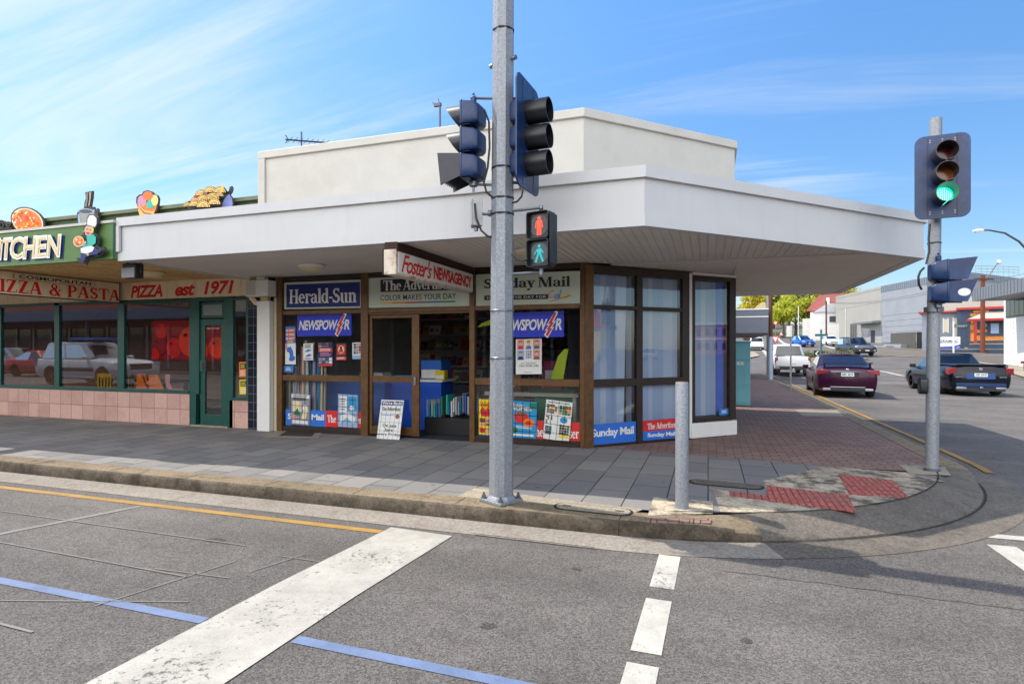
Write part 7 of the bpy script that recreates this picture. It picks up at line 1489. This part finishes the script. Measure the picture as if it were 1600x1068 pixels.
def big_grey():
    P0, P1, P2, P3 = at(1306, 544, 114), at(1377, 544, 95), at(1497, 544, 76), at(1700, 544, 96); ztop = zpx(447, 95); g0 = .3
    t = thing('warehouse', 'large plain grey warehouse with a ribbed parapet across the side street', 'warehouse', (P1.x, P1.y, gz(P1.y)))
    m_g1 = M('grey_cladding', C(168, 166, 160, .85), .6, var=.05, scale=.4); m_g2 = M('grey_blockwork', C(150, 156, 164, .85), .75, var=.06, scale=.6); m_rib = M('ribbed_sheet', C(138, 148, 160, .85), .45, .3)
    back = [Vector((P3.x+5, P3.y+30, 0)), Vector((P0.x+20, P0.y+20, 0))]
    def wall(a, b, z0, z1, m, nm, d=0.0, ribs=None, hl=None):
        ax = (b-a); L = Vector((ax.x, ax.y, 0)).length; F = Fr((a.x, a.y, 0), (ax.x, ax.y, 0), (ax.y, -ax.x, 0)); w = MB(m); w.box(0, L, -.3, d, z0, z1, None, F)
        if ribs:
            n = int(L/ribs)
            for i in range(n): w.box(i*ribs, i*ribs+ribs*.4, d, d+.06, z0, z1, None, F)
        for z in hl or []: w.box(0, L, d, d+.03, z, z+.06, None, F)
        w.build(nm, parent=t, smooth=False); return F, L
    F1, L1 = wall(P0, P1, g0, ztop, m_g1, 'wall', 0, None, (ztop-2.6,))
    F2, L2 = wall(P1, P2, g0, ztop-1.0, m_g2, 'wall', 0, None, [g0+1.2+i*.9 for i in range(7)])
    wall(P1, P2, ztop-1.0, ztop, m_rib, 'ribbed_parapet', .02, .55)
    wall(P2, P3, g0, ztop-1.0, m_g2, 'wall'); wall(P2, P3, ztop-1.0, ztop, m_rib, 'ribbed_parapet', .02, .55)
    w = MB(m_rib); w.slab([(P0.x, P0.y), (P1.x, P1.y), (P2.x, P2.y), (P3.x, P3.y), (back[0].x, back[0].y), (back[1].x, back[1].y)], ztop-.5, ztop-.4); w.build('roof', parent=t)
    w = MB(m_dgrey); x0, x1, z0, z1 = F1.rect(1345, 501, 1377, 505); w.box(x0, L1-.02, 0, 1.4, zpx(505, 97), zpx(502, 97), M('canopy_grey', C(110, 112, 116), .5), F1); w.build('door_canopy', parent=t)
    x0, x1, z0, z1 = F1.rect(1361, 516, 1367, 539); w = MB(flatmat('navy_door', C(34, 44, 72))); w.box(x0, x1, 0, .05, z0, z1, None, F1); w.build('door', parent=t)
    x0, x1, z0, z1 = F1.rect(1329, 506, 1339, 527); w = MB(m_bglass); w.box(x0, x1, 0, .04, z0, z1, None, F1)
    for i in range(4): w.box(x0+(x1-x0)*i/3-.05, x0+(x1-x0)*i/3+.05, .04, .07, z0, z1, m_grey, F1)
    w.build('window', parent=t)
    w = MB(m_g1); x0, x1, z0, z1 = F1.rect(1357, 467, 1376, 500); w.box(x0, L1-.05, 0, .06, z0, ztop-2.7, None, F1); w.build('wall_panel', parent=t)
    w = MB(m_trim); x0 = F1.uv(1322, 500)[0]; w.tube([F1.P(x0, .1, g0), F1.P(x0, .1, ztop-2.6)], .06); w.build('drain_pipe', parent=t)
    w = MB(M('base_band', C(84, 92, 108), .7)); w.box(0, L2, 0, .03, g0, zpx(535, 93), None, F2); w.build('base_band', parent=t)
    m_ral = M('roof_rail', C(160, 165, 170), .5, .5); q0, q1 = at(1524, 415, 80), at(1592, 417, 86); w = MB(m_ral)
    for z in (0, .4, .8): w.tube([q0-Vector((0, 0, z)), q1-Vector((0, 0, z))], .03, None, 4)
    for i in range(9): c = q0*(1-i/8)+q1*(i/8); w.tube([c, c-Vector((0, 0, 1.5))], .03, None, 4)
    w.build('roof_railing', parent=t)
    # fence
    a, b = at(1392, 544, 80), at(1432, 544, 73); c = at(1490, 544, 74); m_fn = M('fence_brown', C(92, 88, 82, .85), .6)
    f = MB(m_fn)
    for p, q in ((a, b), (b, c)):
        ax = q-p; L = Vector((ax.x, ax.y, 0)).length; F = Fr((p.x, p.y, 0), (ax.x, ax.y, 0), (ax.y, -ax.x, 0)); n = int(L/.35); zt = zpx(519, 75)
        for i in range(n): f.box(i*.35, i*.35+.31, 0, .05, gz(p.y)-.3, zt, None, F)
        f.box(0, L, -.05, -.01, zt-.3, zt-.2, None, F)
    f.build('fence', label='brown upright board fence in front of the grey warehouse', cat='fence')
    f = MB(m_concl); F = Fr((a.x, a.y, 0), (b.x-a.x, b.y-a.y, 0), ((b.y-a.y), -(b.x-a.x), 0)); f.box(0, 5, .1, .9, gz(a.y)-.5, gz(a.y)+.35, m_g2, F); f.box(-2, 3, .9, 1.8, gz(a.y)-.5, gz(a.y)+.15, m_g2, F); f.build('garden_wall', label='low stepped grey wall below the brown board fence', cat='wall')
big_grey()
def blue_house():
    d = 64; F, p = face_cam(1510, d); X = lambda u: F.uv(u, 540)[0]; Z = lambda v: F.uv(1510, v)[1]
    t = thing('cottage', 'blue grey stone cottage with orange brick quoins and bright red gutters', 'house', p)
    m_st = M('grey_stone', C(140, 148, 160, .85), .8, var=.12, scale=2.5); m_dst = M('dark_stone', C(66, 80, 104, .85), .8, var=.15, scale=2.5); m_ob = M('orange_brick', C(215, 140, 66, .85), .8, var=.2, scale=3); m_rg = flatmat('red_gutter', C(178, 40, 34, .9)); m_rf = M('pale_iron_roof', C(215, 208, 196, .62), .5, var=.05)
    w = MB(m_st); w.box(X(1440), X(1495.5), -8, -.6, -.5, Z(485), None, F); w.build('wall', parent=t)
    w = MB(m_dst); w.box(X(1495.5), X(1600), -8, 0, -.5, Z(484), None, F); w.build('wall', parent=t)
    w = MB(m_ob)
    for (u0, u1, v0, v1) in ((1521, 1545, 485, 489), (1516, 1545, 490, 494), (1500, 1521, 507, 511), (1516, 1522, 507, 533), (1516, 1534, 515, 520), (1517, 1540, 524, 532), (1540, 1568, 525.5, 532), (1535, 1542, 506, 511), (1535, 1542, 515, 519), (1517, 1521, 500, 506)): w.box(X(u0), X(u1), 0, .03+.001*(u0 % 7), Z(v1), Z(v0), None, F)
    w.build('brick_quoin', parent=t)
    w = MB(m_rf); w.prism([(X(1434), Z(486)), (X(1502), Z(484)), (X(1512), Z(462)), (X(1500), Z(458)), (X(1478), Z(464))], -8, -.2, None, F); w.prism([(X(1495), Z(483)), (X(1600), Z(483)), (X(1600), Z(464)), (X(1512), Z(464))], -7, .3, None, F); w.build('roof', parent=t, smooth=False)
    w = MB(m_rg); w.box(X(1436), X(1495), -.2, -.02, Z(487), Z(484.5), None, F); w.box(X(1494), X(1600), .3, .45, Z(484), Z(480.5), None, F); w.build('gutter', parent=t)
    w = MB(m_rf); 
    q = [F.P(X(1512), 1.7, Z(499)), F.P(X(1600), 1.7, Z(499)), F.P(X(1600), .1, Z(488)), F.P(X(1540), .1, Z(488))]; w.face(q); w.face([v-Vector((0, 0, .08)) for v in reversed(q)]); w.build('verandah_roof', parent=t, smooth=False)
    w = MB(m_rg); w.box(X(1510.5), X(1600), 1.66, 1.76, Z(502.5), Z(499), None, F); w.build('verandah_beam', parent=t); w = MB(m_rg); w.box(X(1521.5), X(1526), 1.45, 1.65, Z(537), Z(502.5), None, F); w.build('verandah_post', parent=t)
    for u0, u1, v0, v1 in ((1474.5, 1480.5, 497, 518), (1490, 1503, 496, 526)): 
        w = MB(flatmat('cream_blind', C(205, 195, 170))); w.box(X(u0), X(u1), -.6, -.55, Z(v1), Z(v0), None, F); wf = w.build('window', parent=t); w = MB(m_trim); w.box(X(u0)-.1, X(u0), -.6, -.52, Z(v1)-.1, Z(v0)+.1, None, F); w.box(X(u1), X(u1)+.1, -.6, -.52, Z(v1)-.1, Z(v0)+.1, None, F); w.build('frame', parent=wf)
    w = MB(m_dgrey); w.box(X(1546.5), X(1562), 0, .08, Z(523), Z(503), None, F); w.box(X(1548), X(1560.5), .08, .10, Z(521), Z(506), m_lblue, F); w.build('window', parent=t)
    w = MB(m_black); w.box(X(1511), X(1516), 0, .05, Z(535), Z(503), m_dst, F); w.build('door', parent=t)
    w = MB(m_concl); w.box(X(1512), X(1600), .05, 2.0, -.5, Z(538), m_dst, F); w.box(X(1514), X(1600), 0, 2.05, Z(538)+.002, Z(537)+.03, m_concl, F)
    for i in range(4): w.box(X(1498+3*i), X(1512), 1.0+.0*i, 1.7-.02*i, -.4+.22*i, -.16+.22*i, m_concl, F)
    w.build('verandah_step', parent=t)
    w = MB(m_dst); w.box(X(1452), X(1600), 3.2, 3.5, -.8, Z(546), m_dst, F); w.box(X(1452), X(1600), 3.15, 3.55, Z(546)+.002, Z(545)+.01, m_concl, F); w.build('garden_wall', label='low dark retaining wall in front of the cottage', cat='wall')
    q = [F.P(X(u), dd, 0) for u, dd in ((1495, 3.1), (1600, 3.1), (1600, 2.1), (1495, 2.1))]; g = MB(m_grass); g.face([Vector((v.x, v.y, p.z+Z(545.5))) for v in q]); g.build('grass_strip', kind='structure')
    # company sign
    d2 = 58; F2, p2 = face_cam(1483, d2); x = lambda u: F2.uv(u, 540)[0]; z = lambda v: F2.uv(1483, v)[1]
    s = MB(m_paper); s.box(x(1462), x(1500.5), -.12, 0, z(545), z(526), m_paper, F2); s.text('GRAMAC', x(1467.5), x(1497), z(534.5), z(530.8), .004, m_navy, F2, bold=.03, space=1.05); s.flat([(x(1462), z(545)), (x(1500.5), z(545)), (x(1500.5), z(537.5)), (x(1490), z(540.5)), (x(1462), z(541.8))], .003, flatmat('sign_blue', C(48, 70, 160)), F2); s.patch(x(1468), x(1496), z(535.6), z(535.1), .004, m_navy, F2); s.text('GM', x(1494.5), x(1499), z(543.5), z(541.2), .006, m_paper, F2)
    s.build('company_sign', label='low white company sign with a curved blue base reading GRAMAC', cat='sign', smooth=False)
blue_house()
def right_shop():
    a, b = at(1568.5, 544, 43), at(1660, 544, 35); t = thing('block_shop', 'white painted block shop with a grey flat awning at the right edge', 'shop', (a.x, a.y, gz(a.y)))
    ax = b-a; L = Vector((ax.x, ax.y, 0)).length; F = Fr((a.x, a.y, 0), (ax.x, ax.y, 0), (ax.y, -ax.x, 0)); m_bk = wall_tile(paving_mat('white_blockwork', C(232, 230, 226, .95), C(226, 224, 220, .95), C(200, 200, 198, .9), .4, .2, .006, rot=0, dirt=C(215, 212, 205), dirt_amt=.2, bump=.3)); g = gz(a.y)-.2; top = zpx(462, 43)
    w = MB(m_bk); w.box(0, L, -6, 0, g, top, None, F); w.build('wall', parent=t, smooth=False)
    x0, x1, z0, z1 = F.rect(1573.5, 471, 1600, 491); w = MB(m_dgrey); w.box(x0-.1, x1+2, 0, .05, z0-.1, z1+.1, m_dgrey, F); wf = w.build('window', parent=t); w = MB(m_bglass)
    for i in range(5): w.box(x0+i*.75, x0+i*.75+.66, .05, .06, z0, z1, None, F)
    w.build('pane', parent=wf)
    m_aw = M('awning_grey', C(118, 124, 132, .85), .5, var=.06); c = at(1519.5, 460, 42); e = at(1660, 449, 31); ax2 = e-c; L2 = Vector((ax2.x, ax2.y, 0)).length; F2 = Fr((c.x, c.y, 0), (ax2.x, ax2.y, 0), (ax2.y, -ax2.x, 0))
    w = MB(m_aw); w.box(0, L2, -6, 0, zpx(470.5, 42), zpx(452, 42), None, F2)
    for i in range(int(L2/.45)): w.box(i*.45, i*.45+.02, 0, .015, zpx(470.5, 42), zpx(452, 42), m_dgrey, F2)
    w.build('awning', parent=t, smooth=False)
right_shop()
def white_house():
    d = 118; F, p = face_cam(1290, d); X = lambda u: F.uv(u, 540)[0]; Z = lambda v: F.uv(1290, v)[1]
    t = thing('cottage', 'white weatherboard cottage with a faded red roof beyond the roundabout', 'house', p); m_ww = M('weatherboard', C(235, 235, 232, .95), .6, var=.04); m_rr = M('red_roof', C(186, 108, 100, .7), .7, var=.1); m_gr = M('grey_roof', C(190, 192, 196), .5)
    w = MB(m_ww); w.box(X(1266), X(1320), -8, 0, -1, Z(487), None, F); w.build('wall', parent=t); w = MB(m_rr); w.prism([(X(1258), Z(484)), (X(1320), Z(484)), (X(1320), Z(457)), (X(1280), Z(459))], -8, -2.5, None, F); w.build('roof', parent=t, smooth=False)
    w = MB(m_gr); w.prism([(X(1270), Z(488)), (X(1292), Z(487)), (X(1292), Z(474.5))], -7, .4, None, F); w.prism([(X(1292), Z(488)), (X(1320), Z(488)), (X(1320), Z(474)), (X(1292), Z(474))], -2.4, .4, None, F); w.build('gable', parent=t, smooth=False)
    w = MB(m_ww); w.box(X(1291), X(1296), -3, -2, Z(474), Z(464), None, F); w.build('chimney', parent=t); w = MB(m_dgrey); w.box(X(1296), X(1306), 0, .08, Z(503), Z(494), m_dgrey, F); w.build('window', parent=t); w = MB(m_redp); w.box(X(1263.5), X(1266.5), .5, .6, Z(506), Z(502), m_redp, F); w.build('red_notice', label='tiny red notice on the white fence far along the street', cat='notice')
    w = MB(m_trim)
    F3, p3 = face_cam(1283, 114); x = lambda u: F3.uv(u, 540)[0]
    zt = zpx(497, 114)-p3.z
    for i in range(30): u = 1254+i*1.9; w.box(x(u), x(u+1.6), -.04, 0, -.6, zt-(1.2 if u > 1278 else 0)+(.8 if u < 1262 else 0)*0, None, F3)
    w.box(x(1254), x(1311), -.12, -.06, zt-2.2, zt-2.0, None, F3); w.build('picket_fence', label='white upright board fence around the white cottage', cat='fence')
    # tan roofed house glimpsed over the grey shop box
    d = 140; F, p = face_cam(1183, d); X = lambda u: F.uv(u, 540)[0]; Z = lambda v: F.uv(1183, v)[1]; t = thing('cottage', 'house with a tan hipped roof peeping over the grey shop box', 'house', p); w = MB(M('tan_wall', C(190, 178, 150), .8)); w.box(X(1176), X(1197), -5, 0, -1, Z(487), None, F); w.build('wall', parent=t); w = MB(M('tan_roof', C(196, 178, 138), .8, var=.12)); w.prism([(X(1174), Z(487)), (X(1198), Z(487)), (X(1196), Z(473)), (X(1191), Z(472)), (X(1181), Z(479))], -5, .5, None, F); w.build('roof', parent=t, smooth=False)
white_house()
# ---------------------------------------------------------------- the side of the street behind the camera (seen in the window glass)
def opposite():
    t = thing('shop_row', 'long shop row with grey awning and orange parapet, mirrored in the pizza shop glass', 'shops', (-30, -14, 0)); m_or = M('orange_parapet', C(222, 92, 50, .85), .6); m_aw2 = M('awning_fascia', C(120, 132, 150, .85), .5)
    w = MB(m_int); w.wbox(-75, 6, -24, -14, 0, 4.2, M('opposite_wall', C(150, 120, 110), .8, var=.15)); w.build('wall', parent=t); w = MB(m_or); w.wbox(-75, 6, -14.2, -13.98, 4.3, 5.4); w.build('parapet', parent=t); w = MB(m_aw2); w.wbox(-75, 6, -13.97, -10.6, 3.5, 4.25); w.build('awning', parent=t)
    w = MB(m_bglass); 
    for i in range(20): w.wbox(-74+4*i, -70.6+4*i, -13.99, -13.95, .7, 3.1)
    w.build('shop_window', parent=t); w = MB(m_trim)
    for i in range(40): w.wbox(-74.2+2*i, -74.06+2*i, -13.94, -13.85, .2, 3.2)
    w.build('window_post', parent=t); w = MB(m_pole)
    for i in range(8): w.tube([(-70+10*i, -10.9, .1), (-70+10*i, -10.9, 3.5)], .06)
    w.build('awning_post', parent=t)
    s = MB(m_slate); s.slab([(-75, -14), (12, -14), (12, -10.4), (-75, -10.4)], .0, .13); s.build('opposite_footpath', kind='structure')
    t = thing('corner_shop', 'yellow shop with a red roof, mirrored in the splayed corner glass', 'shop', (70, -6, 0)); w = MB(flatmat('yellow_wall', C(235, 205, 60, .9))); w.wbox(64, 76, -12, -3, 0, 4.4); w.build('wall', parent=t); w = MB(m_redp); w.prism([(-12.4, 4.4), (-2.6, 4.4), (-4.5, 6.8), (-10.5, 6.8)], 63.6, 76.4, m_redp, Fr((0, 0, 0), (0, 1, 0), (1, 0, 0))); w.build('roof', parent=t); w = MB(m_bglass); w.wbox(63.96, 63.99, -8, -5, .8, 2.8); w.build('window', parent=t)
    t = thing('hotel', 'two storey pink hotel closing the main street, seen in the corner glass', 'hotel', (165, 8, 0)); w = MB(flatmat('pink_wall', C(205, 150, 130, .7))); w.wbox(162, 180, 4, 16, 0, 8.5); w.build('wall', parent=t); w = MB(m_trim); w.wbox(161.8, 162, 4, 16, 4.0, 4.4); w.wbox(161.7, 162, 3.8, 16.2, 8.2, 8.8); w.build('cornice', parent=t); w = MB(m_bglass)
    for i in range(5):
        for z in (1.2, 5.2): w.wbox(161.95, 161.99, 5.0+2.2*i, 6.0+2.2*i, z, z+2)
    w.build('window', parent=t)
    t = thing('grey_shop', 'pale grey shop beside the yellow corner shop, seen in the corner glass', 'shop', (60, -24, 0)); w = MB(M('pale_grey_wall', C(170, 168, 165), .7)); w.wbox(20, 63, -24, -13.2, 0, 4.8); w.build('wall', parent=t); w = MB(m_bglass)
    for i in range(8): w.wbox(22+5*i, 25.5+5*i, -13.19, -13.15, .8, 3); 
    w.build('window', parent=t)
    car('white_pickup', 'white twin cab pickup with blue boards on its roof, mirrored in the pizza shop glass', 'pickup', (-25.6, -1.4, 0), 0, p_white, dict(FOUR, L=5.25, H=1.85, deck=[(-2.62, 1.12), (-2.5, 1.18), (1.0, 1.16), (1.3, 1.14), (2.2, 1.08), (2.62, .9)], cab=(-2.5, -2.2, .3, 1.1), axles=(1.6, -1.55), extra=[('head_lamp', m_hl, (2.2, 2.6, .62, .92, .84, 1.0), True), ('grille', m_trimb, (2.4, 2.632, -.5, .5, .7, .95), False), ('side_step', m_chrome, (-1.2, 1.1, .92, 1.0, .34, .40), True), ('door_stripe', m_trimb, (-.8, 1.1, .94, .968, .62, .78), True), ('roof_boards', m_bluep, (-1.2, .8, -.3, .4, 1.97, 2.06), False), ('rack_bar', m_trimb, (-1.0, -.94, -.7, .7, 1.89, 1.96), False), ('rack_bar', m_trimb, (.4, .46, -.7, .7, 1.89, 1.96), False), ('tail_lamp', m_tl, (-2.64, -2.4, .8, .93, .8, 1.1), True)]))
    car('white_suv', 'white SUV behind the twin cab pickup, mirrored at the far left of the glass', 'car', (-31.8, .9, 0), 0, p_white, SUV); car('red_sedan', 'red sedan parked under the far awning, mirrored in the pizza shop window', 'car', (-36, -6, 0), 0, p_red, dict(SEDAN, extra=[])); car('silver_wagon', 'silver wagon parked at the far kerb, mirrored in the pizza shop window', 'car', (-43, -8.5, 0), 0, p_silver, SUV)
    for i, (x, y, pm, nm, col) in enumerate(((52, -4.5, p_white, 'white_car', 'white'), (60, -1.5, p_grey, 'grey_car', 'dark grey'), (72, 2.5, p_silver, 'silver_car', 'silver'), (40, -8.8, p_blue, 'blue_car', 'blue'))): car(nm, '%s car along the main street, mirrored in the corner glass' % col, 'car', (x, y, 0), 180, pm, SUV)
opposite()
